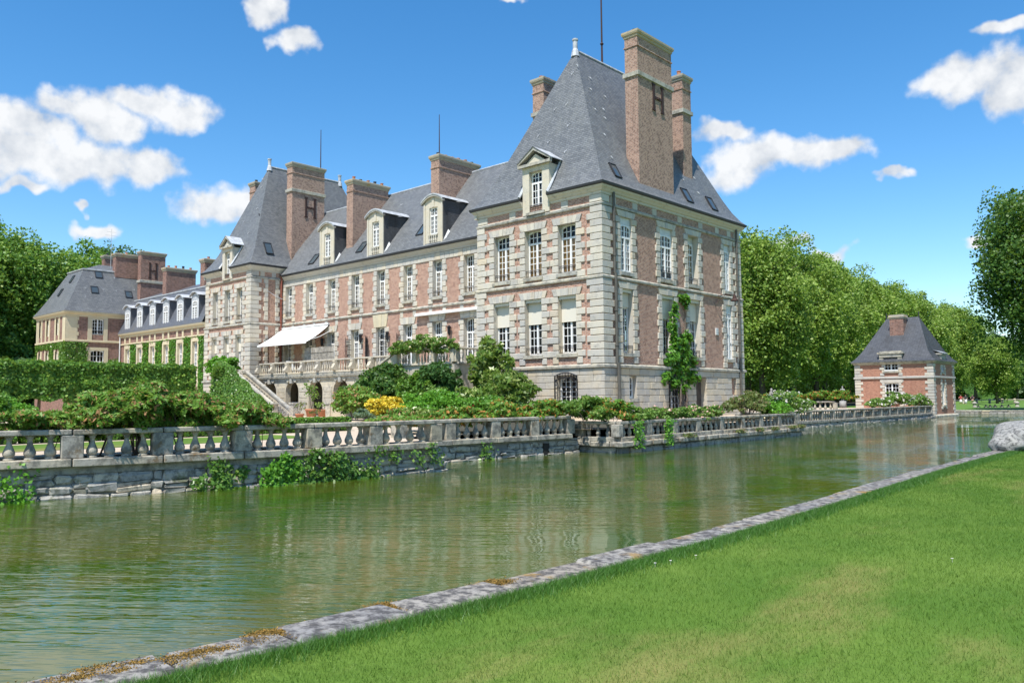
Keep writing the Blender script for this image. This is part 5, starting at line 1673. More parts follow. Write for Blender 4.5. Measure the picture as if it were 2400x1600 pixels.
# projecting bastion in front of the corner pavilion
x3 = lambda y: 8.77 + (y + 10.9) * (-.72 / 17.5)
yb = [-10.75, -8.68, -6.67, -4.75, -2.56, -.48, 1.54, 3.73, 5.83]
balustrade('balustrade', 'stone balustrade on the projecting bastion below the corner pavilion, pink roses on its rail', [(x3(y) - .26, y) for y in yb], -1.42, -.85, STONE_BAL, 4, post_w=.36, rail_w=.3, r=.092)
balustrade('balustrade', 'short end balustrade of the bastion under the overhanging orange tipped shrub', [(6.85, -10.8), (8.5, -10.75)], -1.42, -.85, STONE_BAL, 3, post_w=.36, rail_w=.3, r=.092)
lb_ = [(6.75, -11.0), (8.85, -10.98), (x3(-2) + .08, -2), (x3(6.4) + .08, 6.4), (3.9, 6.5)]
rubble('retaining_wall', 'bastion base in the moat below the corner pavilion, dark stone under a heavy ledge', [(6.75, -10.88), (8.72, -10.88), (x3(-2) - .02, -2), (x3(6.3) - .02, 6.3), (3.9, 6.4)], WZ - .06, -1.78, 1, 14, lo=.5, hi=1.1)
lt = thing('stone_ledge', 'heavy overhanging stone ledge along the foot of the bastion balustrade', 'ledge', (8.8, -11, -1.76))
rr = random.Random(8)
for (xa, ya), (xb, yb_) in zip(lb_, lb_[1:]):
    dx, dy = xb - xa, yb_ - ya; L_ = math.hypot(dx, dy); a = math.atan2(dy, dx); s = 0
    nx, ny = dy / L_, -dx / L_
    while s < L_ - .05:
        l = rr.uniform(.6, 1.0); e = min(s + l, L_)
        if L_ - e < .3: e = L_
        o = bpy.data.objects.new('ledge_stone', block_mesh(round((e - s - .014) * 20) / 20, .55, .19, STONE_BAL, .03)); m_ = (s + e) / 2
        o.location = (xa + dx / L_ * m_ - nx * .25, ya + dy / L_ * m_ - ny * .25, -1.675 + rr.uniform(-.01, .01)); o.rotation_euler = (0, rr.uniform(-.012, .012), a); link(o, lt)
        s = e
# third stretch towards the little moat pavilion
x4 = lambda y: 4.14 + (y - 15.66) * (-1.04 / 31)
y3 = [6.6 + 2.1 * i for i in range(20)]
balustrade('balustrade', 'long distant balustrade running back to the small red brick moat pavilion', [(x4(y) - .2, y) for y in y3], -1.56, -.9, STONE_BAL, 4, post_w=.34, rail_w=.3, r=.092)
rubble('retaining_wall', 'long distant moat wall below the balustrade by the small brick pavilion', [(x4(y), y) for y in (6.5, 17, 28, 38, 47.9)], WZ - .06, -1.73, 2, 15, lo=.5, hi=1.1)
# gravel terrace to the lower side walk is dropped behind the third balustrade
# distant cross balustrade on the forecourt
balustrade('balustrade', 'far grey balustrade crossing the forecourt under the orange flower border', [(-9 + 2.1 * i, 33.0) for i in range(5)], GZ + .05, GZ + .75, STONE_BAL, 4, post_w=.34, rail_w=.3)

# ------------------------------------------------------------------ terrace with arcade and double stair
STONE_STEP = stone('grey_step_stone', (.24, .225, .195), (.27, .25, .21), (.10, .10, .09), .6)
TR = thing('terrace', 'arcaded stone garden terrace with balustrade in front of the long wing', 'terrace', (-23, 1, GZ))
TY, TX0, TX1, TZ = -.5, -34.6, -9.6, 2.02
TF = Face('F', TY)
mb = MB().box(TX0, TX1, TY - .12, 3.15, TZ - .16, TZ).build('paving', STONE_S, TR)
cornice_run(TF, TX0, TX1, [(.0, 1.5), (.06, 1.52), (.08, 1.66), (.2, 1.74), (.24, 1.9), (.0, 1.91)], 0, 0, 'cornice', STONE_S, TR)
acs = [-32.7, -29.5, -26.3, -23.1, -19.9, -16.7, -13.5]
aw = .92
wl = MB()
cuts = sorted(acs)
edges = [TX0] + [e for c in cuts for e in (c - aw, c + aw)] + [TX1]
zsp = .65
for a, b in zip(edges[::2], edges[1::2]): TF.box(wl, a, b, GZ - .1, zsp, -.45, 0)
n = 10
for c in cuts:
    pts = [(c - aw * math.cos(math.pi * i / n), zsp + aw * .92 * math.sin(math.pi * i / n)) for i in range(n + 1)]
    for (u0, z0), (u1, z1) in zip(pts, pts[1:]):
        wl.add([TF.p(u0, z0, 0), TF.p(u1, z1, 0), TF.p(u1, 1.6, 0), TF.p(u0, 1.6, 0)], [(0, 1, 2, 3)])
        wl.add([TF.p(u0, z0, 0), TF.p(u0, z0, -.45), TF.p(u1, z1, -.45), TF.p(u1, z1, 0)], [(0, 1, 2, 3)])
for a, b in zip(edges[::2], edges[1::2]): TF.box(wl, a, b, zsp, 1.6, -.45, 0)
wl.build('arcade_wall', STONE_T, TR)
MB().box(TX0, TX1, 2.9, 3.0, GZ, 1.86).build('arcade_back_wall', STONE_STEP, TR)  # darker step stone here: shade inside the arches put into the colour
MB().quad((TX0, TY, GZ + .012), (TX1, TY, GZ + .012), (TX1, 2.9, GZ + .012), (TX0, 2.9, GZ + .012)).build('arcade_floor', STONE_T, TR)
MB().box(TX0, TX0 + .3, TY, 3.1, GZ, 1.86).box(TX1 - .3, TX1, TY, 3.1, GZ, 1.86).build('end_wall', STONE_T, TR)
for a, b in zip(edges[::2], edges[1::2]):                 # rusticated pier blocks
    for i in range(5):
        za = GZ + .02 + i * .44
        if b - a > .5: TF.block('pier_block', a + .14, b - .14, za, za + .41, -.05, .07, STONE_T, TR)
for c in cuts:                                            # keystone consoles
    TF.block('keystone', c - .16, c + .16, 1.3, 1.72, -.1, .16, STONE_S, TR)
    for s in (-1, 1):
        m = MB(); TF.poly(m, [(c + s * .3, 1.5), (c + s * .55, 1.36), (c + s * .8, 1.62), (c + s * .4, 1.7)][::s], -.02, .09); m.build('voussoir', STONE_S, TR)
# terrace balustrade
bx = [-34.3 + 2.13 * i for i in range(9)]
tb = balustrade('terrace_balustrade', 'cream stone terrace balustrade with scroll brackets above the arcade', [(x, TY + .06) for x in bx], TZ + .12, TZ + .98, STONE_T, 6, post_w=.3, rail_w=.3, group='terrace balustrades', r=.065, plinth_h=.12)
for x in bx:
    m = MB().loft([[(x - .15, TY - .1, z), (x + .15, TY - .1, z), (x + .15, TY - .1 - d, z), (x - .15, TY - .1 - d, z)][::-1] for d, z in ((.05, TZ + .14), (.3, TZ + .2), (.33, TZ + .34), (.2, TZ + .5), (.12, TZ + .66), (.16, TZ + .8), (.14, TZ + .86))])
    m.build('scroll_bracket', STONE_T, tb)


def stair(name, label, xt, xb, y0, y1, nst, par_out=True):
    t = thing(name, label, 'stairs', ((xt + xb) / 2, (y0 + y1) / 2, GZ))
    rise = (TZ - GZ) / nst; run = (xb - xt) / (nst - 1)
    for i in range(nst - 1):
        za = TZ - (i + 1) * rise
        xa, xc = xt + run * i, xt + run * (i + 1)
        block('step', xa, xc + math.copysign(.03, run), y0, y1, GZ - .05, za, STONE_STEP, t, .02)
    for yy, hp in ((y0 - .16, .75), (y1 + .02, .22)):
        m = MB()
        for w0, w1, dz0, dz1, nm in ((.0, .14, -9, .55, 0),):
            pts = [(xt - math.copysign(.4, run), GZ), (xb + run, GZ), (xb + run, GZ + hp), (xt, TZ + hp), (xt - math.copysign(.4, run), TZ + hp)]
            m.loft([[(x, yy + w0, z) for x, z in pts], [(x, yy + w1, z) for x, z in pts]])
        m.build('parapet', STONE_T, t)
        m = MB()
        pts = [(xb + run * 1.5, GZ + hp - .01), (xb + run * 1.5, GZ + hp + .13), (xt, TZ + hp + .17), (xt - math.copysign(.45, run), TZ + hp + .17), (xt - math.copysign(.45, run), TZ + hp + .03), (xt, TZ + hp + .03)]
        m.loft([[(x, yy - .07, z) for x, z in pts], [(x, yy + .21, z) for x, z in pts]])
        m.build('parapet_coping', STONE_S, t)
        block('newel_post', xb + run * .6, xb + run * .6 + math.copysign(.5, run), yy - .12, yy + .3, GZ - .05, GZ + .86, STONE_T, t)
        block('newel_cap', xb + run * .6 - .06, xb + run * .6 + math.copysign(.56, run), yy - .18, yy + .36, GZ + .862, GZ + .98, STONE_S, t)
    return t


STONE_STEP_OLD = stone('grey_step_stone_b', (.30, .285, .25), (.33, .31, .26), (.12, .12, .11), .6)
stair('garden_stair', 'grey stone stair from the terrace by the left pavilion, outer side in ivy', -34.4, -27.9, -3.25, -1.75, 18)
stair('garden_stair', 'stone stair behind the ivy mound at the right end of the terrace', -13.5, -19.9, -3.2, -1.4, 18)
lz = MB().box(-13.5, -8.0, -3.4, -.64, GZ - .05, TZ - .002).build('stair_landing', STONE_T); tag(lz, 'square stone landing at the head of the right stair under the climbing roses', 'landing')
balustrade('terrace_balustrade', 'stone balustrade of the stair landing buried in pale peach roses', [(-13.3, -3.3), (-11.5, -3.3), (-9.8, -3.3), (-8.2, -3.3)], TZ + .12, TZ + .98, STONE_T, 5, post_w=.3, rail_w=.3, group='terrace balustrades', r=.065, plinth_h=.12)
balustrade('terrace_balustrade', 'end balustrade of the stair landing facing the corner pavilion', [(-8.1, -3.2), (-8.1, -1.2)], TZ + .12, TZ + .98, STONE_T, 6, post_w=.3, rail_w=.3, group='terrace balustrades', r=.065, plinth_h=.12)
mesh_ = MB()                                              # lattice gate at the stair foot
for i in range(9):
    for s in (-1, 1):
        a_ = -3.0 + .25 * i
        mesh_.tube([(-27.0, max(-3.1, min(-.9, a_)), GZ + .1), (-27.0, max(-3.1, min(-.9, a_ + s * .9)), GZ + 1.0)], .012, 4)
mesh_.tube([(-27, -3.1, GZ + 1.0), (-27, -.9, GZ + 1.0)], .018, 4).tube([(-27, -3.1, GZ + .1), (-27, -.9, GZ + .1)], .018, 4)
tag(mesh_.build('lattice_gate', LEAD), 'low grey lattice gate across the foot of the left garden stair', 'gate')

# awnings, reed screen
A = thing('awning', 'white open awning over the terrace near the left pavilion', 'awning', (-33, 3, 5.5))
at, ab = [(-37.0, 3.1, 6.16), (-29.9, 3.1, 6.12)], [(-36.1, .25, 4.58), (-28.8, .25, 4.55)]
m = MB(); n = 8
for i in range(n):
    f0, f1 = i / n, (i + 1) / n
    P = lambda f_, dz=0: [Vector(at[k]).lerp(Vector(ab[k]), f_) + Vector((0, 0, -.10 * math.sin(f_ * math.pi) + dz)) for k in (0, 1)]
    a, b = P(f0), P(f1)
    m.quad(a[0], a[1], b[1], b[0])
m.quad(ab[0], ab[1], (ab[1][0], ab[1][1], ab[1][2] - .1), (ab[0][0], ab[0][1], ab[0][2] - .1))
m.build('awning_cloth', AWN, A)
MB().box(-37.0, -29.85, 2.98, 3.16, 6.14, 6.30).build('awning_case', GREYW, A)
m = MB()
for x in (-35.6, -29.4): m.tube([(x, 3.1, 5.7), (x + .3, 1.7, 5.05), (x + .25, .3, 4.6)], .03, 6)
m.build('awning_arm', GREYW, A)
A2 = thing('awning', 'rolled up white awning case over the two doors at the right of the long wing', 'awning', (-15.9, 3, 6))
MB().box(-18.9, -12.2, 2.9, 3.12, 6.06, 6.17).build('awning_case', WHITE, A2)
MB().tube([(-18.85, 2.86, 6.0), (-12.25, 2.86, 6.0)], .06, 8).build('awning_roll', AWN, A2)
RS_ = thing('reed_screen', 'grey reed screen standing on the terrace under the awning edge', 'screen', (-28, 1, TZ))
m = MB(); rr = random.Random(2)
for i in range(150):
    x = -30.0 + 4.0 * i / 150; 
    m.tube([(x, .9 + rr.uniform(-.02, .02), TZ), (x + rr.uniform(-.02, .02), .9, TZ + 2.1 + rr.uniform(-.05, .04))], .016, 4)
so = m.build('reed', REED, RS_); so['kind'] = 'stuff'
m = MB()
for zz in (2.5, 3.1, 3.7): m.tube([(-30, .87, zz), (-26, .87, zz)], .014, 4)
m.build('binding_wire', TWIG, RS_)
CH = thing('lounge_chair', 'pale garden chair on the terrace left of the reed screen', 'chair', (-31.2, .8, TZ))
MB().box(-31.7, -30.8, .5, 1.1, TZ + .36, TZ + .44).build('seat', GREYW, CH)
MB().add([(-31.7, .5, TZ + .44), (-31.7, 1.1, TZ + .44), (-32.05, 1.1, TZ + 1.15), (-32.05, .5, TZ + 1.15), (-31.62, .5, TZ + .44), (-31.62, 1.1, TZ + .44), (-31.97, 1.1, TZ + 1.15), (-31.97, .5, TZ + 1.15)], [(0, 1, 2, 3), (7, 6, 5, 4), (0, 4, 5, 1), (2, 6, 7, 3), (1, 5, 6, 2), (3, 7, 4, 0)]).build('backrest', GREYW, CH)
for x in (-31.65, -30.85):
    for y in (.55, 1.05): MB().tube([(x, y, TZ), (x, y, TZ + .37)], .02, 6).build('leg', GREYW, CH)

# ------------------------------------------------------------------ pots
def pot(label, x, y, r, h, plant=None, seed=0, z=GZ, size=.09, mat=None, ph=1.0, n=160):
    t = thing('terracotta_pot', label, 'plant pot', (x, y, z), 'terracotta pots at the stair foot')
    o = MB().lathe([(r * .72, 0), (r * .9, h * .75), (r * 1.0, h * .78), (r * 1.02, h * .95), (r * .98, h), (r * .86, h), (r * .84, h * .85)], (0, 0, 0), 18).mesh('pot_body', TERRA, True)
    o = bpy.data.objects.new('pot_body', o); COL.objects.link(o); o.parent = t
    if mat:
        rng = np.random.default_rng(seed)
        p, nn = crown_points(rng, n, r * 1.5, r * 1.5, ph / 2, 7, .5)
        p[:, 2] += h + ph * .55
        o = bpy.data.objects.new('foliage', leaf_mesh('foliage', p, nn, size, rng, mat)); COL.objects.link(o); o.parent = t
        m = MB()
        for i in range(4):
            a = i * 1.6 + seed
            m.tube([(0, 0, h * .8), (math.cos(a) * r * .4, math.sin(a) * r * .4, h + ph * .4), (math.cos(a) * r * .9, math.sin(a) * r * .9, h + ph * .8)], [.014, .01, .006], 4)
        o = bpy.data.objects.new('stem', m.mesh('stem', TWIG)); COL.objects.link(o); o.parent = t
    return t


pot('small pot with thin dry plant on the gravel before the stairs', -16.8, -7.9, .27, .36, seed=1, mat=L_TWIGGY, ph=.7, n=60)
pot('big terracotta pot with tall leafy plant beside the first arch', -23.6, -2.6, .45, .55, seed=2, mat=L_ROSE, ph=2.0, n=140, size=.14)
pot('big terracotta pot right of the tall plant pot at the arcade', -22.6, -2.3, .45, .52, seed=3, mat=L_ROSE, ph=.6, n=90)
pot('flat terracotta bowl with bare stems near the balustrade', -10.1, -11.2, .33, .2, seed=4, mat=L_TWIGGY, ph=.6, n=40)
pot('terracotta pot with dry plant left of the stair foot', -21.0, -8.6, .4, .45, seed=5, mat=L_TWIGGY, ph=.8, n=90)

# ------------------------------------------------------------------ clipped hedge on trunks at left
HX = -30.0
H = thing('pleached_hedge', 'long clipped green hedge raised on trunks in front of the service wing', 'hedge', (HX, -16, GZ))
rng = np.random.default_rng(21)
n = 52000
f_ = rng.random(n)
Y = rng.uniform(-27.5, -8.2, n); X = np.empty(n); Z = np.empty(n); NN = np.zeros((n, 3))
fr = f_ < .62
X[fr] = HX + rng.normal(0, .10, fr.sum()); Z[fr] = rng.uniform(.25, 2.48, fr.sum()); NN[fr] = (1, 0, .25)
tp = (f_ >= .62) & (f_ < .86)
X[tp] = rng.uniform(HX - 1.4, HX, tp.sum()); Z[tp] = 2.45 + rng.normal(0, .07, tp.sum()); NN[tp] = (0, 0, 1)
en_ = f_ >= .86
X[en_] = rng.uniform(HX - 1.4, HX, en_.sum()); Z[en_] = rng.uniform(.25, 2.45, en_.sum()); Y[en_] = np.where(rng.random(en_.sum()) < .6, -8.2, -27.5) + rng.normal(0, .1, en_.sum()); NN[en_] = (0, 1, .2)
wob = .10 * np.sin(Y * 2.1) + .06 * np.sin(Y * 5.3 + 1) + .05 * np.sin(Z * 6)
X += wob; Z += np.where(tp, .06 * np.sin(Y * 3.7), 0)
Z = np.where(Z < .55, Z - .25 * np.abs(np.sin(Y * 1.7)) + .1, Z)
o = bpy.data.objects.new('foliage', leaf_mesh('foliage', np.stack([X, Y, Z], 1), NN + rng.normal(0, .45, (n, 3)), .15, rng, L_HEDGE, 1.3)); link(o, H)
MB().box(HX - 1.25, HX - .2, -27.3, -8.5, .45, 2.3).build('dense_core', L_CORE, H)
for i in range(9):
    MB().tube([(HX - .6, -26.5 + 2.15 * i, GZ - .05), (HX - .58, -26.45 + 2.15 * i, .6)], [.11, .09], 7).build('trunk', BARK, H)

# box cubes in a row behind the first balustrade
bxm = []
for v in range(3):
    rng = np.random.default_rng(40 + v); n = 620
    q = rng.uniform(-1, 1, (n, 3)); ax = rng.integers(0, 3, n); sg = np.where(rng.random(n) < .5, -1, 1)
    q[np.arange(n), ax] = sg * 1.0
    nn = np.zeros((n, 3)); nn[np.arange(n), ax] = sg
    q *= (1 - .10 * (np.abs(q).sum(1, keepdims=True) - 1.2).clip(0))
    bxm.append(leaf_mesh('foliage', q * np.array([.25, .25, .26]) + rng.normal(0, .012, (n, 3)) + np.array([0, 0, .27]), nn + rng.normal(0, .4, (n, 3)), .07, rng, L_BOX, 1.3))
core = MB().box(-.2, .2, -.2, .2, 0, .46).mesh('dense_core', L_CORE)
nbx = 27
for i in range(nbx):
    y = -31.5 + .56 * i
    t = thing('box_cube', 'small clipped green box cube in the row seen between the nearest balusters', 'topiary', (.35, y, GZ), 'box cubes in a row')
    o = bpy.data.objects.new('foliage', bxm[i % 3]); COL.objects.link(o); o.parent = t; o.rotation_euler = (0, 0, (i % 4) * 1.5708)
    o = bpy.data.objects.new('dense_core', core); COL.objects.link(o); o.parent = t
# topiary domes and low hedge lines further in
for i, (x, y, r, h, lab) in enumerate(((-14, -24.6, .75, 1.5, 'rounded yellow green topiary dome under the end of the clipped hedge'), (-15.5, -25.6, .6, 1.2, 'smaller topiary dome left of the tall one by the hedge trunk'), (-24, -21.5, 1.2, 1.25, 'wide light green bush under the clipped hedge at left'))):
    shrub('topiary_dome', lab, (x, y, GZ), r, r, h, 2600, .09, L_BOX if i < 2 else L_BRIGHT, seed=60 + i, lobes=26, lobe_r=.5, cat='topiary')
lh = thing('low_box_hedge', 'low straight box edging behind the bronze-tipped bush', 'hedge', (-4, -22, GZ))
rng = np.random.default_rng(71); n = 9000
P_ = np.stack([rng.uniform(-4.4, -3.8, n), rng.uniform(-40, -15, n), GZ + .42 * np.sqrt(rng.random(n))], 1)
o = bpy.data.objects.new('foliage', leaf_mesh('foliage', P_, np.tile((.4, 0, 1.), (n, 1)) + rng.normal(0, .5, (n, 3)), .1, rng, L_BOX)); link(o, lh)

# ------------------------------------------------------------------ shrubs along the moat and under the house
for i, (y, tp_, ry, rx) in enumerate(((-31.9, -.35, 1.1, .7), (-30.5, -.25, .95, .72), (-29.2, -.02, .9, .78), (-28.3, .28, .8, .82), (-27.55, .58, .8, .85), (-26.6, .36, .85, .82), (-25.6, .12, .85, .78), (-24.75, -.14, .7, .7))):
    lab = ('bronze-tipped green bush outside the left picture edge', 'low bronze-tipped bush at the left picture edge on the near balustrade', 'bronze-tipped bush over the first post of the near balustrade', 'bronze-tipped bush just left of the tallest one on the near balustrade', 'tallest bronze-tipped bush on the near balustrade with bare twigs under it', 'bronze-tipped bush right of the tallest one on the near balustrade', 'bronze-tipped bush second from the right end of the near row', 'last bronze-tipped bush spilling over the rail before the pots')[i]
    shrub('trained_bush', lab, (curve1(y) - .6, y, GZ), rx, ry, tp_ - GZ - .12, 11000, .06, L_RED, seed=100 + i, lobes=34, lobe_r=.36, aspect=2.3, lift=.34, bottom=-.9, stems=(2, 2, 2, 3, 9, 3, 2, 2)[i], group='bronze-tipped bushes on the near balustrade')
# hanging clumps on the near wall
for i, (y, z, n_, w, h_) in enumerate(((-29.9, -1.75, 260, .35, .5), (-26.1, -1.82, 900, .6, .32), (-24.6, -1.70, 1500, .55, .5), (-23.7, -1.75, 1100, .6, .42), (-22.7, -1.75, 700, .6, .35), (-21.8, -1.7, 220, .5, .4), (-20.4, -1.55, 160, .4, .3), (-16.0, -1.75, 140, .3, .25))):
    rng = np.random.default_rng(200 + i)
    xx = curve1(y) if y < -19.5 else x2(y)
    t = thing('wall_plant', ('ferny plant growing from the near wall at the left edge', 'low green ivy clump at the water, leftmost of the three by the near wall', 'tall green ivy clump on the near wall', 'middle green ivy clump trailing down the near wall to the water', 'ivy clump tapering off right on the near wall', 'thin weeds in the joints of the near wall', 'weeds by the end corner of the near wall', 'weed tuft low on the set back wall')[i], 'plant', (xx, y, WZ))
    kc = 9
    ca = np.stack([rng.uniform(-w, w, kc), (z - WZ) + rng.normal(0, h_ * .55, kc), rng.uniform(.05, .2, kc)], 1)   # ragged tufts
    kk = rng.integers(0, kc, n_)
    p = np.stack([np.abs(rng.normal(0, .07, n_)) + .02, ca[kk, 0] + rng.normal(0, 1, n_) * ca[kk, 2], ca[kk, 1] + rng.normal(0, .8, n_) * ca[kk, 2] - .12 * rng.random(n_) ** 3], 1)
    p[:, 2] = p[:, 2].clip(.01, .80 if y < -19.5 else .6)
    o = bpy.data.objects.new('foliage', leaf_mesh('foliage', p, np.tile((1., 0, .5), (n_, 1)) + rng.normal(0, .5, (n_, 3)), .065, rng, L_BRIGHT if i in (0, 2) else L_IVY)); COL.objects.link(o); o.parent = t
# under the house, from left to right
shrub('round_shrub', 'round bronze green shrub left of the golden bush', (-12.2, -7.2, GZ), 1.5, 1.3, 1.75, 5200, .11, L_RED, seed=301, lobes=26)
shrub('golden_bush', 'bright yellow flowering bush behind the set back balustrade', (-9.5, -7.0, GZ), 1.1, 1.05, 1.3, 7000, .10, L_YELLOW, seed=302, lobes=40, lobe_r=.42)
shrub('bluish_bush', 'small bluish grey bush at the foot of the golden bush', (-9.6, -8.6, GZ), .7, .6, .65, 1400, .09, L_GREY, seed=303)
shrub('low_green_bush', 'low bright green bush right of the golden bush', (-5.2, -7.4, GZ), 1.9, 1.6, 1.5, 8000, .09, L_BRIGHT, seed=304, lobes=34, lobe_r=.4)
shrub('low_green_bush', 'low lighter green perennials between the bright bush and the rhododendron', (-2.2, -6.6, GZ), 1.9, 1.5, 1.25, 6000, .085, L_WIST, seed=305, lobes=30, flowers=(F_RED, 5, .2))
# ivy mound over the right stair
shrub('ivy_mound', 'dark glossy ivy mound sloping up over the right garden stair', (-13.6, -4.2, GZ), 2.5, 1.2, 3.3, 13000, .15, L_IVYD, seed=306, lobes=50, lobe_r=.34, bottom=-.9, aspect=1.2)
shrub('ivy_mound', 'lower end of the dark ivy over the right garden stair', (-16.6, -4.1, GZ), 2.2, 1.0, 2.2, 7000, .15, L_IVYD, seed=307, lobes=40, lobe_r=.34, bottom=-.9, aspect=1.2)
shrub('ivy_mound', 'dark ivy covering the landing wall below the climbing roses', (-10.4, -4.3, GZ), 2.0, .8, 2.9, 8000, .15, L_IVYD, seed=308, lobes=44, lobe_r=.34, bottom=-.9, aspect=1.2)
shrub('holly_bush', 'dense dark green rounded bush before the landing', (-7.6, -4.7, GZ), 1.6, 1.2, 3.3, 12000, .12, L_DKSH, seed=309, lobes=46, lobe_r=.33, bottom=-.9)
shrub('rhododendron', 'tall loose rhododendron against the corner pavilion wall', (-5.4, -3.0, GZ), 1.7, 1.1, 4.6, 4200, .16, L_RHODO, seed=310, lobes=32, lobe_r=.26, bottom=-.9, aspect=2.4, stems=9)
shrub('rhododendron', 'broad lower rhododendron left of the barred basement window', (-3.4, -3.9, GZ), 2.2, 1.3, 2.9, 7600, .15, L_RHODO, seed=311, lobes=44, lobe_r=.28, bottom=-.8, aspect=2.4, stems=9)
shrub('rhododendron', 'front rhododendron with mottled leaves low beside the flower bed', (-4.6, -5.6, GZ), 2.4, 1.2, 1.7, 6200, .14, L_RHODO, seed=312, lobes=40, lobe_r=.28, bottom=-.8, aspect=2.4)
shrub('green_shrub', 'mid green shrub squeezed between the ivy mound and the dark bush', (-9.0, -5.4, GZ), 1.3, .9, 2.6, 6500, .12, L_HEDGE, seed=313, lobes=40, lobe_r=.34, bottom=-.9)
shrub('ivy_mound', 'front skirt of the dark ivy mound above the round bronze shrub', (-12.6, -5.2, GZ), 2.0, 1.0, 2.5, 9000, .14, L_IVYD, seed=314, lobes=50, lobe_r=.36, bottom=-.95, aspect=1.2)
shrub('green_shrub', 'light green shrub before the dark bush above the low perennials', (-6.3, -5.9, GZ), 1.5, 1.0, 1.9, 6000, .11, L_ROSE, seed=315, lobes=40, lobe_r=.34, bottom=-.9)
# roses on the landing balustrade
for i, (x, w) in enumerate(((-12.4, 1.5), (-10.4, 1.5), (-8.7, 1.2))):
    shrub('climbing_rose', ('pale climbing roses at the left end of the landing balustrade', 'pale climbing roses on the middle of the landing balustrade', 'pale climbing roses at the right end of the landing by the pavilion')[i], (x, -3.5, TZ + .25), w, .55, 1.45 - .2 * (i == 2), 2400, .11, L_ROSE, seed=320 + i, lobes=22, lobe_r=.34, flowers=(F_PEACH, 75, .13), group='climbing roses on the landing')
# orange tipped border shrubs above the second balustrade and bastion corner
for i, (x, y, rx, h, m_, lab) in enumerate(((5.6, -16.2, 1.0, .95, L_ORANGE, 'orange tipped shrub behind the left of the set back balustrade'), (5.9, -14.2, 1.0, 1.05, L_ORANGE, 'orange tipped shrub behind the middle of the set back balustrade'), (6.2, -12.4, 1.0, 1.15, L_ORANGE, 'most orange shrub above the end of the set back balustrade'), (7.4, -11.0, 1.05, 1.2, L_ROSE, 'shrub with bare stems leaning over the bastion corner'), (7.9, -10.3, .8, 1.05, L_ORANGE, 'green shrub hanging over the bastion corner post'), (3.6, -15.5, 1.4, .9, L_RHODO, 'low mottled shrub between the flower bed and the set back balustrade'), (4.6, -17.6, 1.1, .75, L_RED, 'small shrub behind the first bay of the set back balustrade'))):
    shrub('border_shrub', lab, (x, y, GZ), rx, 1.15, h, 4600, .075, m_, seed=330 + i, lobes=26, lobe_r=.34, aspect=2.0, group='shrubs along the moat border')
# rose border on the bastion
for i, (y, fl) in enumerate(((-8.9, 20), (-7.2, 40), (-5.6, 40), (-4.1, 90), (-2.6, 40))):
    shrub('rose_bush', ('rose bush next to the bastion corner', 'second rose bush on the bastion rail', 'third rose bush on the bastion rail', 'rose bush on the bastion rail with most pink blossoms', 'last pink rose bush on the bastion rail')[i], (x3(y) - .62, y, GZ), .6, 1.05, .78, 3000, .07, L_ROSE, seed=350 + i, lobes=22, lobe_r=.36, flowers=(F_PINK, fl, .11), group='pink roses along the bastion')
shrub('twiggy_shrub', 'thin twiggy olive shrub by the corner of the pavilion', (7.3, 1.6, GZ), .8, 2.0, 1.35, 2200, .09, L_TWIGGY, seed=361, lobes=22, lobe_r=.3, stems=26)
shrub('twiggy_shrub', 'greener twiggy shrub behind the olive one beside the moat', (6.4, 3.6, GZ), 1.0, 1.8, 1.5, 3000, .09, L_TWIGGY, seed=362, lobes=22, lobe_r=.3, stems=16)
shrub('white_rose_bush', 'spreading white rose bush behind the far end of the bastion', (6.9, 6.6, GZ), 1.2, 2.4, 1.5, 6000, .08, L_ROSE, seed=363, lobes=34, lobe_r=.3, flowers=(F_WHITE, 180, .13))
shrub('white_rose_bush', 'white roses hanging over the rail where the bastion ends', (5.6, 10.0, GZ), 1.2, 1.7, 1.0, 3600, .08, L_ROSE, seed=364, lobes=26, lobe_r=.32, flowers=(F_WHITE, 120, .13))
shrub('green_dome', 'bright green dome shaped shrub among the white roses', (7.2, 4.9, GZ), .9, 1.2, .95, 4200, .07, L_BRIGHT, seed=365, lobes=30, lobe_r=.45)
for i, (x, y, rx, ry, h, fl, lab) in enumerate(((2.3, 35.0, 1.1, 1.6, 1.1, 60, 'white rose clump at the left corner of the moat pavilion'), (1.6, 42.5, 1.5, 2.0, 1.75, 170, 'tall white rose bush under the lower window of the moat pavilion'), (1.9, 46.2, 1.0, 1.5, 1.5, 90, 'white roses by the right corner of the moat pavilion'))):
    shrub('white_rose_bush', lab, (x, y, GZ - .2), rx, ry, h, 4200, .13, L_ROSE, seed=370 + i, lobes=28, lobe_r=.32, flowers=(F_WHITE, fl, .2))
for i in range(6):
    shrub('flower_border', ('orange and green flower border on the forecourt, leftmost clump', 'second clump of the orange forecourt border', 'third clump of the orange forecourt border', 'fourth clump of the orange forecourt border', 'fifth clump of the orange forecourt border', 'orange border clump nearest the moat pavilion')[i], (-10.0 + 1.9 * i, 33.6, GZ + .55), 1.2, .7, 1.0, 1500, .15, L_ORANGE, seed=380 + i, lobes=16, lobe_r=.4, group='orange forecourt border', stems=2)

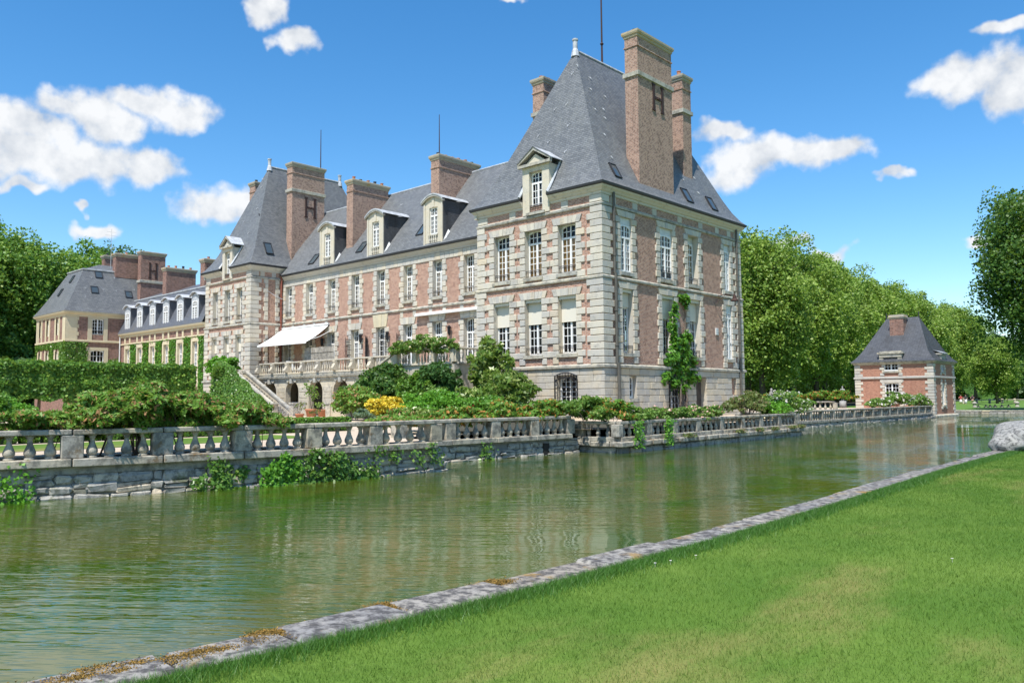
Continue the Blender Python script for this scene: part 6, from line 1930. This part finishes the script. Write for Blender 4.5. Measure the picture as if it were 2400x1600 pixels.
# weeds on the bastion ledge
rng = np.random.default_rng(401)
for i, (y, n_) in enumerate(((-9.8, 420), (-7.6, 420), (-5.9, 200), (-1.2, 160), (.8, 160), (2.6, 180), (4.8, 240), (5.9, 260))):
    t = thing('ledge_weed', ('trailing ivy below the bastion corner post', 'long trailing creeper hanging from the bastion rail to the water', 'weed tuft on the bastion ledge right of the creeper', 'small weed on the middle of the bastion ledge', 'second small weed on the middle of the bastion ledge', 'weed tuft on the ledge before the white roses', 'dry grass tuft near the far end of the bastion ledge', 'weed at the far end corner of the bastion ledge')[i], 'plant', (x3(y) + .1, y, -1.6))
    tall = .75 if i in (0, 1) else .16
    p = np.stack([rng.normal(0, .05, n_), rng.normal(0, .16 if tall > .5 else .22, n_), rng.uniform(-.25 if tall > .5 else 0, tall, n_)], 1)
    o = bpy.data.objects.new('foliage', leaf_mesh('foliage', p, np.tile((1., 0, .6), (n_, 1)) + rng.normal(0, .5, (n_, 3)), .06, rng, L_BRIGHT if i < 2 else L_TWIGGY)); COL.objects.link(o); o.parent = t


# ------------------------------------------------------------------ climbers on walls
def wall_ivy(name, label, face, areas, n, size, mat, seed, depth=.12, holes=()):
    rng = np.random.default_rng(seed)
    t = thing(name, label, 'climber', face.p(areas[0][0], areas[0][2], 0))
    A_ = np.array([(b - a) * (d - c) for a, b, c, d in areas]); k = rng.choice(len(areas), n, p=A_ / A_.sum())
    ar = np.array(areas)[k]
    u = ar[:, 0] + (ar[:, 1] - ar[:, 0]) * rng.random(n) + rng.normal(0, .06, n); z = ar[:, 2] + (ar[:, 3] - ar[:, 2]) * rng.random(n) + rng.normal(0, .08, n)
    d = .03 + depth * (.4 + .6 * np.abs(np.sin(u * 2.3) * np.sin(z * 1.9))) * rng.random(n)
    keep = np.ones(n, bool)
    for a, b, c, e in holes: keep &= ~((u > a) & (u < b) & (z > c) & (z < e))
    u, z, d = u[keep], z[keep], d[keep]
    nrm = np.array(face.p(0, 0, 1)) - np.array(face.p(0, 0, 0))
    P_ = np.stack([u, face.c - d, z], 1) if face.k == 'F' else np.stack([face.c + d, u, z], 1)
    o = bpy.data.objects.new('foliage', leaf_mesh('foliage', P_, np.tile(nrm, (len(u), 1)) + np.array([0, 0, .35]) + rng.normal(0, .45, (len(u), 3)), size, rng, mat, 1.1)); link(o, t)
    return t


hw = [(c - .8, c + .8, 1.0, 5.95) for c in scs]
wall_ivy('wall_ivy', 'bright green ivy between the tall windows of the service wing', SF, [(-62.0, -45.1, GZ, 6.0)], 15000, .2, L_HEDGE2, 501, holes=hw)
wall_ivy('wall_ivy', 'ivy on the corner of the mansard end pavilion', ES, [(EY0 - .1, -3.3, GZ, 6.25), (-1.1, .1, GZ, 4.4)], 4200, .2, L_IVY, 502)
wall_ivy('wall_ivy', 'ivy along the front of the mansard end pavilion', EF, [(EX0, EX0 + .7, 2.6, 5.9), (-69.0, -67.4, 2.6, 6.2), (-65.8, EX1, 2.6, 6.25), (EX0, EX1, 5.6, 6.2)], 3200, .2, L_IVY, 503, holes=[(a - .3, b + .3, 0, 5.5) for a, b in ew])
# wisteria on the moat side of the corner pavilion
W = thing('wisteria', 'bright green wisteria climbing the moat side of the corner pavilion over the barred window', 'climber', (.2, 7.2, GZ))
rng = np.random.default_rng(511)
blobs = [(7.3, 2.7, .9, .4, 220), (7.6, 1.0, 1.4, .5, 340), (6.7, 3.7, .3, .9, 260), (8.1, 2.9, .35, .7, 220), (6.9, 5.0, .35, .55, 200), (6.75, 4.1, .42, .5, 240), (6.8, 3.2, .45, .4, 180), (8.0, 3.6, .6, .55, 300), (8.2, 5.9, .55, .45, 180), (7.6, 5.95, .4, .2, 60), (6.6, 2.1, .9, .5, 480), (8.3, 2.2, .85, .45, 340), (7.4, 1.5, 1.35, .55, 640), (8.7, 1.2, .6, .5, 240), (5.9, .95, .5, .5, 260), (7.7, .65, .4, .45, 330), (6.6, .75, .3, .35, 200)]
pp, nn_ = [], []
for (y, z, ry, rz_, n_) in blobs:
    d, dn = crown_points(rng, n_, 1, 1, 1, 9, .5, bottom=-1.1, sub=5); q = np.stack([np.abs(d[:, 0]) * .34 + .12, y + d[:, 1] * ry * 1.15, z + d[:, 2] * rz_ * 1.15], 1)
    pp.append(q); nn_.append(d * .5 + np.array([.8, 0, .5]) + rng.normal(0, .4, (n_, 3)))
o = bpy.data.objects.new('foliage', leaf_mesh('foliage', np.concatenate(pp), np.concatenate(nn_), .14, rng, L_WIST, 1.7)); link(o, W)
m = MB()
for pts in ([(.25, 7.3, GZ), (.3, 7.2, .3), (.28, 7.5, 1.3), (.2, 7.0, 2.4), (.16, 6.85, 3.8), (.14, 6.9, 5.2)], [(.25, 7.6, GZ), (.32, 7.9, .6), (.25, 7.9, 1.8), (.18, 8.1, 3.2), (.14, 8.2, 5.0), (.14, 8.1, 6.1)], [(.25, 7.4, .9), (.22, 6.4, 1.0), (.2, 6.0, .8)], [(.25, 6.9, GZ), (.5, 6.9, -.2), (.45, 7.0, .8)], [(.25, 7.7, GZ), (.5, 7.65, -.1), (.4, 7.5, .9)]):
    m.tube(pts, [.05 * (1 - .13 * k) for k in range(len(pts))], 6)
m.build('stem', TWIG, W)
# ivy on the outer parapet of the left stair
iv = thing('stair_ivy', 'thick ivy bank on the outer side of the left garden stair', 'climber', (-31.5, -3.7, GZ))
rng = np.random.default_rng(521); n = 16000
s = rng.random(n); xx = -36.2 + 8.0 * s
top = np.where(xx < -34.2, 3.1, 3.1 - (xx + 34.2) * (3.1 + .35) / 6.4) + .12 * np.sin(xx * 3)
hh = rng.random(n) ** .8
P_ = np.stack([xx, -3.45 - .5 * (1 - hh) * rng.random(n) - .18 * rng.random(n), GZ + (top - GZ) * hh], 1)
o = bpy.data.objects.new('foliage', leaf_mesh('foliage', P_, np.tile((.35, -1., .5), (n, 1)) + rng.normal(0, .5, (n, 3)), .17, rng, L_IVY, 1.15)); link(o, iv)
shrub('wall_shrub', 'bushy green growth crowning the ivy bank before the left pavilion', (-36.2, -2.6, TZ - .4), 1.6, 1.3, 2.0, 5200, .15, L_BRIGHT, seed=522, lobes=30, lobe_r=.36, stems=4)
shrub('wall_shrub', 'second bushy crown nearer the stair head by the left pavilion', (-34.9, -3.3, TZ - .9), 1.1, .9, 2.0, 3600, .15, L_IVY, seed=523, lobes=26, lobe_r=.36, stems=4)
shrub('tall_shrub', 'green shrub right of the hedge end at the service wing', (-33.5, -9.0, GZ), 1.2, 1.2, 3.0, 3800, .15, L_HEDGE, seed=524, lobes=30, lobe_r=.32)
# ------------------------------------------------------------------ trees
plan = [(1, -23.5, 67, .88), (2, -29.0, 74, .93), (3, -27.5, 86, .95), (1, -33.5, 92, 1.0), (2, -31.5, 104, 1.0), (3, -35.5, 118, 1.02), (1, -34.5, 134, 1.02), (2, -38.0, 152, 1.05), (3, -37.5, 174, 1.05), (1, -42.0, 200, 1.08), (2, -43.5, 232, 1.1), (3, -46.0, 270, 1.1)]
names = ['first', 'second', 'third', 'fourth', 'fifth', 'sixth', 'seventh', 'eighth', 'ninth', 'tenth', 'eleventh', 'farthest']
for i, (v, x, y, s) in enumerate(plan):
    tree('plane_tree', '%s plane tree of the bright green avenue, counted from the corner pavilion' % names[i], (x, y, LZ - .1), 'plane', v, L_TREE, 80000, .31, 26.5, 8.6, 5.0, 1.6, rot=i * 1.9, sc=s, group='plane tree avenue')
for i, (v, x, y, s) in enumerate(((2, -44, 78, 1.0), (3, -48, 104, 1.0), (1, -52, 140, 1.0), (2, -56, 185, 1.0))):
    tree('plane_tree', '%s tree of the second row behind the bright avenue' % names[i], (x, y, LZ - .1), 'plane', v, L_TREE, 80000, .31, 26.5, 8.6, 5.0, 1.6, rot=i * 2.3 + 1, sc=s, group='second avenue row')
# lower trees across the canal end and dark understorey
for i, (x, y, h, mat) in enumerate(((-14, 150, .52, 0), (-6, 165, .55, 0), (-22, 190, .62, 1), (-10, 215, .6, 0), (6, 185, .62, 1), (18, 170, .6, 0), (2, 240, .7, 0), (-30, 250, .7, 1), (20, 230, .7, 1), (35, 200, .8, 1))):
    tree('park_tree', ('light green park tree nearest the moat pavilion', 'rounded park tree right of the nearest one', 'park tree behind the people', 'park tree between trunks beyond the lawn', 'dark park tree near the right edge', 'light park tree under the big right tree', 'far park tree in the gap', 'far dark park tree behind the pavilion roof', 'far dark park tree at the right', 'park tree beyond the right edge')[i], (x, y, LZ - .1), 'park%d' % mat, 11 + mat, (L_TREE, L_DARK)[mat], 34000, .42, 26, 9.5, 4.0, 1.0, rot=i * 1.3, sc=h, group='park trees beyond the canal end')
# big tree at the right edge
tree('lime_tree', 'large dark green tree at the right edge reaching over the lawn', (10.9, 71.5, LZ - .1), 'lime', 31, L_RIGHT, 100000, .27, 27.5, 9.8, 6.0, 1.4, rot=.6)
br = thing('bare_branch_tree', 'thin half bare tree top sticking out above the big right tree', 'tree', (12.2, 70, LZ))
m = MB().tube([(12.5, 70, LZ), (12.2, 70, 14), (11.8, 69.8, 22), (11.2, 69.8, 25.5)], [.35, .28, .14, .04], 7)
m.tube([(11.9, 69.8, 20.5), (10.6, 69.6, 20.9), (9.6, 69.6, 21.6), (9.2, 69.5, 22.6)], [.1, .07, .04, .02], 5).tube([(10.0, 69.6, 21.2), (8.9, 69.5, 21.2), (8.3, 69.4, 21.0)], [.05, .03, .015], 5).tube([(9.5, 69.6, 21.7), (9.0, 69.6, 23.2), (8.4, 69.6, 24.0)], [.04, .03, .015], 5)
m.build('trunk', BARK, br, True)
rng = np.random.default_rng(88); P_ = np.concatenate([np.array([11.2, 69.6, 23.6]) + sph(rng, 260) * np.array([1.7, 1.2, 1.5]) * rng.uniform(.4, 1, (260, 1)), np.array([9.7, 69.6, 22.9]) + sph(rng, 90) * .8])
o = bpy.data.objects.new('crown', leaf_mesh('crown', P_, sph(rng, len(P_)), .38, rng, L_RIGHT)); link(o, br)
# trees behind the house at left
for i, (x, y, v, s, mat, lab) in enumerate(((-92, -14, 41, 1.0, 0, 'broad bright green tree at the far left behind the end pavilion'), (-101, -3, 42, 1.03, 0, 'bright green tree right of the leftmost one behind the end pavilion'), (-104, 9, 41, .98, 0, 'lighter green tree above the mansard roof'), (-128, 24, 43, 1.12, 1, 'dark tree with domed crown behind the service chimneys'), (-84, -24, 42, .95, 0, 'dark leafy tree at the left picture edge'), (-110, -20, 43, 1.0, 1, 'dark tree filling behind the left trees'), (-118, 2, 43, 1.0, 1, 'second dark tree filling behind the left trees'), (-125, -8, 43, .9, 1, 'dark tree farther back at left'))):
    tree('maple_tree', lab, (x, y, GZ - .1), 'maple%d' % mat, v, (L_TREE2, L_DARK)[mat], 66000, .32, 26, 9.0, 5, 1.2, rot=i * 1.7, sc=s, group='trees behind the left wing')
# far wood that closes the horizon
rng = np.random.default_rng(91); n = 26000
ang = rng.uniform(-1.2, 2.6, n); rad = rng.uniform(330, 420, n)
P_ = np.stack([-np.sin(ang) * rad, np.cos(ang) * rad, LZ + rng.random(n) ** .8 * (15 + 5 * np.sin(ang * 37) + 3 * np.sin(ang * 91))], 1)
o = bpy.data.objects.new('far_wood', leaf_mesh('far_wood', P_, sph(rng, n) + np.array([.3, -.6, .4]), 5.0, rng, L_DARK, 1.2)); COL.objects.link(o)
tag(o, 'distant dark green wood closing the park on all sides', 'wood', kind='stuff')
# shady understorey behind the avenue
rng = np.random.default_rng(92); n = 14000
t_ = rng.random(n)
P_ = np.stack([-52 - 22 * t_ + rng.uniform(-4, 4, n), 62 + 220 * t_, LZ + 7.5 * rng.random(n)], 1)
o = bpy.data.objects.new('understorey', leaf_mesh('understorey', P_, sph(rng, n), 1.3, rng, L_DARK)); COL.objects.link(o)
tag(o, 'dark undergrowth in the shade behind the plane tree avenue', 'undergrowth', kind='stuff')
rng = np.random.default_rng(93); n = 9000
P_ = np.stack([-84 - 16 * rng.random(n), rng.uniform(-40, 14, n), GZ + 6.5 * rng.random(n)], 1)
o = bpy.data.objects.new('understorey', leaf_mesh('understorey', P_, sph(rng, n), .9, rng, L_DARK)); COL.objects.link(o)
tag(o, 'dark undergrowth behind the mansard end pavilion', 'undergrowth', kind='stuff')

# ------------------------------------------------------------------ boulder on the near bank
def boulder():
    t = thing('boulder', 'big pale lichened boulder lying on the near coping at the right edge', 'rock', (20.3, -6.3, LZ))
    rng = np.random.default_rng(5)
    for nm, (cx_, cy_, cz_), (rx, ry, rz_), sd in (('rock', (20.5, -6.3, LZ + .22), (.75, 1.25, .62), 1), ('rock_lobe', (20.25, -7.6, LZ + .13), (.42, .5, .36), 2)):
        me = bpy.data.meshes.new(nm)
        import bmesh
        bm = bmesh.new(); bmesh.ops.create_icosphere(bm, subdivisions=4, radius=1.0)
        r_ = random.Random(sd); ks = [(Vector((r_.gauss(0, 1), r_.gauss(0, 1), r_.gauss(0, 1))), r_.uniform(0, 6), r_.uniform(.02, .07)) for _ in range(14)]
        for v in bm.verts:
            p = v.co.copy(); s = 1.0
            for k, (d, ph, am) in enumerate(ks): s += am * math.sin(d.dot(p) * (1.2 + k * .16) + ph)
            v.co = Vector((cx_ + p.x * rx * s, cy_ + p.y * ry * s, max(LZ - .1, cz_ + p.z * rz_ * s)))
        bm.to_mesh(me); bm.free(); me.materials.append(ROCKM)
        me.polygons.foreach_set('use_smooth', [True] * len(me.polygons))
        link(bpy.data.objects.new(nm, me), t)


boulder()


# ------------------------------------------------------------------ statues, bollards, people
def figure(mb, x, y, z, h, pose=0):
    """standing figure in one surface: legs, hips, waist, shoulders, neck, head; arms out of the shoulders"""
    s = h / 1.75
    P = lambda a, b, c: (x + a * s, y + b * s, z + c * s)
    for sg in (-1, 1):
        mb.tube([P(sg * .10 + (.06 * sg if pose == 1 else 0), .10 * pose * sg, 0), P(sg * .10, .03 * pose * sg, .48), P(sg * .09, 0, .9)], [.05 * s, .06 * s, .09 * s], 7)
        mb.tube([P(sg * .09, .02, .02), P(sg * .09, -.16, .02)], [.045 * s, .035 * s], 6)
        e = (sg * .30, -.05, 1.1) if pose == 0 else (sg * .32, -.22, 1.18)
        mb.tube([P(sg * .19, 0, 1.42), P(*e), P(sg * .24, -.12 - .15 * pose, .86 + .2 * pose)], [.055 * s, .045 * s, .035 * s], 6)
    rings = [(.02, .84, .13, .10), (0, .95, .165, .12), (0, 1.1, .14, .10), (0, 1.3, .175, .12), (0, 1.43, .18, .10), (0, 1.49, .07, .07), (0, 1.55, .055, .06), (0, 1.58, .075, .09), (0, 1.66, .085, .10), (0, 1.73, .065, .08), (0, 1.76, .02, .03)]
    mb.loft([[P(a * math.cos(t), o_ + b * math.sin(t), zz) for t in [k * math.pi / 5 for k in range(10)]] for o_, zz, a, b in rings])


for i, (x, y, lab, top, bot, pose) in enumerate(((-17.7, 138.8, 'person in a white skirt and red top, leftmost of the far group', (.4, .05, .05), (.75, .75, .73), 1), (-17.3, 140.5, 'person in dark clothes walking behind the person in white trousers', (.03, .03, .07), (.03, .03, .06), 1), (-16.8, 138.7, 'person in white trousers and dark top in the middle of the far group', (.04, .04, .04), (.8, .8, .8), 0), (-16.2, 141.0, 'person in a dark top with bare legs, rightmost of the far group', (.05, .03, .04), (.45, .28, .2), 1), (-3.2, 178.0, 'person in a white shirt near the far stone bollard at the right', (.8, .8, .82), (.25, .25, .28), 1), (-1.6, 176.0, 'person in a purple shirt at the right edge of the far lawn', (.12, .06, .3), (.06, .06, .08), 0))):
    t = thing('person', lab, 'person', (x, y, LZ), 'visitors on the far lawn')
    b = MB(); figure(b, 0, 0, 0, 1.72, pose)
    o = bpy.data.objects.new('body', b.mesh('body', plain('skin_%d' % i, (.45, .28, .2), .7), True)); COL.objects.link(o); o.parent = t
    c = MB().loft([[(a * math.cos(q), b_ * math.sin(q), zz) for q in [k * math.pi / 5 for k in range(10)]] for zz, a, b_ in ((.9, .19, .14), (1.1, .16, .12), (1.3, .195, .14), (1.44, .2, .115), (1.49, .09, .085))], False, False)
    for sg in (-1, 1): c.tube([(sg * .19, 0, 1.42), (sg * .31, -.06 - .1 * pose, 1.14)], [.07, .06], 7)
    o = bpy.data.objects.new('shirt', c.mesh('shirt', plain('shirt_%d' % i, top, .8), True)); COL.objects.link(o); o.parent = t
    c = MB()
    if i in (0, 3): c.loft([[(a * math.cos(q), a * .75 * math.sin(q), zz) for q in [k * math.pi / 5 for k in range(10)]] for zz, a in ((.45 if i == 0 else .7, .27), (.75, .21), (.98, .175))], False, False)
    else:
        for sg in (-1, 1): c.tube([(sg * .1 + .06 * sg * pose, .1 * pose * sg, .06), (sg * .1, .03 * pose * sg, .48), (sg * .09, 0, .94)], [.075, .085, .12], 7)
    o = bpy.data.objects.new('trousers' if i not in (0, 3) else 'skirt', c.mesh('lower', plain('lower_%d' % i, bot, .8), True)); COL.objects.link(o); o.parent = t
    o = bpy.data.objects.new('hair', MB().lathe([(.09, -.1), (.10, 0), (.09, .09), (.03, .13)], (0, .015, 1.66), 8).mesh('hair', plain('hair_%d' % i, (.06, .04, .025), .7), True)); COL.objects.link(o); o.parent = t
for i, (x, y) in enumerate(((-3.4, 88.5), (.6, 93.5))):
    t = thing('stone_bollard', ('stone bollard with chain on the far lawn nearer the moat pavilion', 'stone bollard with chain on the far lawn near the right edge')[i], 'bollard', (x, y, LZ), 'chained bollards')
    o = bpy.data.objects.new('bollard_post', MB().lathe([(.30, 0), (.30, .12), (.22, .16), (.24, .5), (.33, .54), (.33, .62), (.2, .7), (.12, .8), (0, .84)], (0, 0, 0), 14).mesh('bollard_post', STATUE, True)); COL.objects.link(o); o.parent = t
ch = MB(); P0, P1 = Vector((-3.4, 88.5, LZ + .6)), Vector((.6, 93.5, LZ + .6))
ch.tube([P0.lerp(P1, k / 10) + Vector((0, 0, -.38 * math.sin(k / 10 * math.pi))) for k in range(11)], .035, 5)
tag(ch.build('iron_chain', IRON), 'iron chain hanging between the two stone bollards', 'chain')
for i in range(6):                                        # iron cross feet under the chain
    f_ = (.16, .34, .44, .56, .72, .88)[i]; p = P0.lerp(P1, f_) + Vector((-.6, .8, 0))
    o = MB().lathe([(.3, LZ), (.22, LZ + .12), (.08, LZ + .2), (.1, LZ + .34), (0, LZ + .42)], (p.x, p.y, 0), 8).build('cast_iron_stud', IRON)
    tag(o, 'small dark cast iron stud on the lawn beside the chain', 'stud', 'studs on the far lawn')
for i in range(12):
    f_ = i / 11; p = Vector((-20.0, 150, LZ)).lerp(Vector((-2.0, 185, LZ)), f_)
    t = thing('wooden_rail_post', 'short pale wooden post of the far lawn fence', 'fence post', p, 'far lawn fence')
    o = bpy.data.objects.new('post', MB().lathe([(.25, 0), (.22, .75), (.3, .78), (.1, .95)], (0, 0, 0), 8).mesh('post', STONE_T)); COL.objects.link(o); o.parent = t
tag(MB().tube([(-20, 150, LZ + .7), (-2, 185, LZ + .7)], .09, 5).build('fence_rail', STONE_T), 'long pale rail of the far lawn fence', 'fence rail')
# sphinx-like statue among the roses and a figure by the moat pavilion
st = thing('statue', 'grey stone statue of a rearing figure among the white roses', 'statue', (-3.0, 26.5, GZ))
sb = MB().box(-3.6, -2.4, 26.2, 26.8, GZ, GZ + .75)
sb.tube([(-3.45, 26.5, GZ + .85), (-3.2, 26.5, GZ + .98), (-2.85, 26.5, GZ + 1.12), (-2.7, 26.5, GZ + 1.35), (-2.72, 26.48, GZ + 1.5), (-2.74, 26.45, GZ + 1.62)], [.16, .22, .19, .09, .11, .06], 9).tube([(-2.8, 26.4, GZ + 1.15), (-2.5, 26.35, GZ + .95), (-2.45, 26.35, GZ + .76)], [.08, .06, .06], 6)
sb.tube([(-3.25, 26.55, GZ + 1.0), (-3.2, 26.55, GZ + 1.3), (-3.12, 26.5, GZ + 1.55), (-3.1, 26.48, GZ + 1.62), (-3.08, 26.46, GZ + 1.76), (-3.08, 26.46, GZ + 1.84)], [.12, .14, .12, .06, .10, .04], 8).tube([(-3.1, 26.45, GZ + 1.5), (-2.9, 26.35, GZ + 1.35), (-2.78, 26.4, GZ + 1.5)], [.05, .045, .03], 6)
sb.build('figure_group', STATUE, st, True)
st = thing('statue', 'small grey statue at the left corner of the moat pavilion', 'statue', (-5.1, 46.5, GZ))
sb = MB().box(-5.35, -4.85, 46.25, 46.75, GZ, GZ + .7); figure(sb, -5.1, 46.5, GZ + .7, 1.45); sb.build('standing_figure', STATUE, st, True)

# ------------------------------------------------------------------ lawn blades (nobody could count them)
rng = np.random.default_rng(7)


def blades(n, xr, yr, h, w, edge=False):
    y = rng.uniform(*yr, n) if isinstance(yr, tuple) else yr
    cx_ = np.interp(y, [p[1] for p in COPE], [p[0] for p in COPE])
    if edge: x = cx_ + .47 + np.abs(rng.normal(0, .14, n))
    else: x = cx_ + .48 + rng.uniform(0, xr, n)
    # keep what the camera may see
    dx, dy = x - CAM.x, y - CAM.y
    d = np.hypot(dx, dy)
    keep = (d > 1.6) & ((dx * fw.x + dy * fw.y) > -.2 * d)
    x, y, d = x[keep], y[keep], d[keep]; n = len(x)
    hh = h * rng.uniform(.5, 1.25, n); a = rng.uniform(0, 6.283, n); tl = rng.normal(0, .55, (n, 2)) * hh[:, None]
    ww = w * (.7 + d * .07) * rng.uniform(.7, 1.3, n)
    b0 = np.stack([x - np.cos(a) * ww, y - np.sin(a) * ww, np.full(n, LZ - .005)], 1); b1 = np.stack([x + np.cos(a) * ww, y + np.sin(a) * ww, np.full(n, LZ - .005)], 1)
    tp = np.stack([x + tl[:, 0], y + tl[:, 1], LZ + hh], 1)
    return np.stack([b0, b1, tp], 1).reshape(-1, 3)


def blade_object(name, V, mat, label):
    n = len(V) // 3
    me = bpy.data.meshes.new(name)
    me.vertices.add(3 * n); me.vertices.foreach_set('co', V.astype(np.float32).ravel())
    me.loops.add(3 * n); me.loops.foreach_set('vertex_index', np.arange(3 * n, dtype=np.int32))
    me.polygons.add(n); me.polygons.foreach_set('loop_start', np.arange(0, 3 * n, 3, dtype=np.int32)); me.polygons.foreach_set('loop_total', np.full(n, 3, dtype=np.int32))
    me.materials.append(mat); me.update(calc_edges=True)
    o = bpy.data.objects.new(name, me); COL.objects.link(o)
    tag(o, label, 'grass', kind='stuff')


yy_ = -34 + 28 * rng.random(760000) ** 1.75               # denser towards the camera, no step in between
blade_object('lawn_grass', blades(len(yy_), 10.0, yy_, .033, .0019), BLADE, 'short mown green lawn grass with dry yellow patches on the near bank')
blade_object('edge_grass', blades(90000, 9, (-34, -5), .06, .0022, True), EDGE, 'longer lush dark grass along the stone coping')
# moss cushions on the coping
rng = np.random.default_rng(17)
for i, (y, ln_, off_) in enumerate(((-33.2, .26, .13), (-32.6, .16, .17), (-32.05, .2, .12), (-31.2, .22, .1), (-29.9, .14, .13), (-33.85, .2, .15))):
    n_ = int(16000 * ln_)
    kb = rng.integers(0, 7, n_); bc = rng.uniform(-ln_, ln_, 7); bo = rng.normal(0, .06, 7); br_ = rng.uniform(.03, .10, 7)
    yy = y + bc[kb] + rng.normal(0, 1, n_) * br_[kb]; xx = np.array([cope_x(q) for q in yy]) + off_ + bo[kb] + rng.normal(0, .6, n_) * br_[kb]
    P_ = np.stack([xx, yy, LZ + .012 + .014 * rng.random(n_)], 1)
    o = bpy.data.objects.new('moss_cushion', leaf_mesh('moss_cushion', P_, np.tile((0, 0, 1.), (n_, 1)) + rng.normal(0, .8, (n_, 3)), .009, rng, L_MOSS)); COL.objects.link(o)
    tag(o, ('orange brown moss on the coping near the lower left corner', 'second orange moss patch along the near coping', 'third orange moss patch on the near coping', 'orange moss patch beyond the middle of the near coping', 'farthest orange moss patch on the coping', 'orange moss at the bottom picture edge')[i], 'moss', kind='stuff')
# daisies
for i, (x, y) in enumerate(((21.5, -28.3), (21.55, -28.1), (21.6, -27.7), (25.2, -25.5), (25.9, -24.8), (23.6, -26.2))):
    m = MB().lathe([(.0, .0), (.012, .004), (.014, .008), (.004, .01)], (x, y, LZ + .033), 8).tube([(x, y, LZ), (x, y, LZ + .033)], .002, 4)
    tag(m.build('daisy', F_WHITE), 'tiny white daisy in the near lawn', 'flower', 'daisies in the lawn')
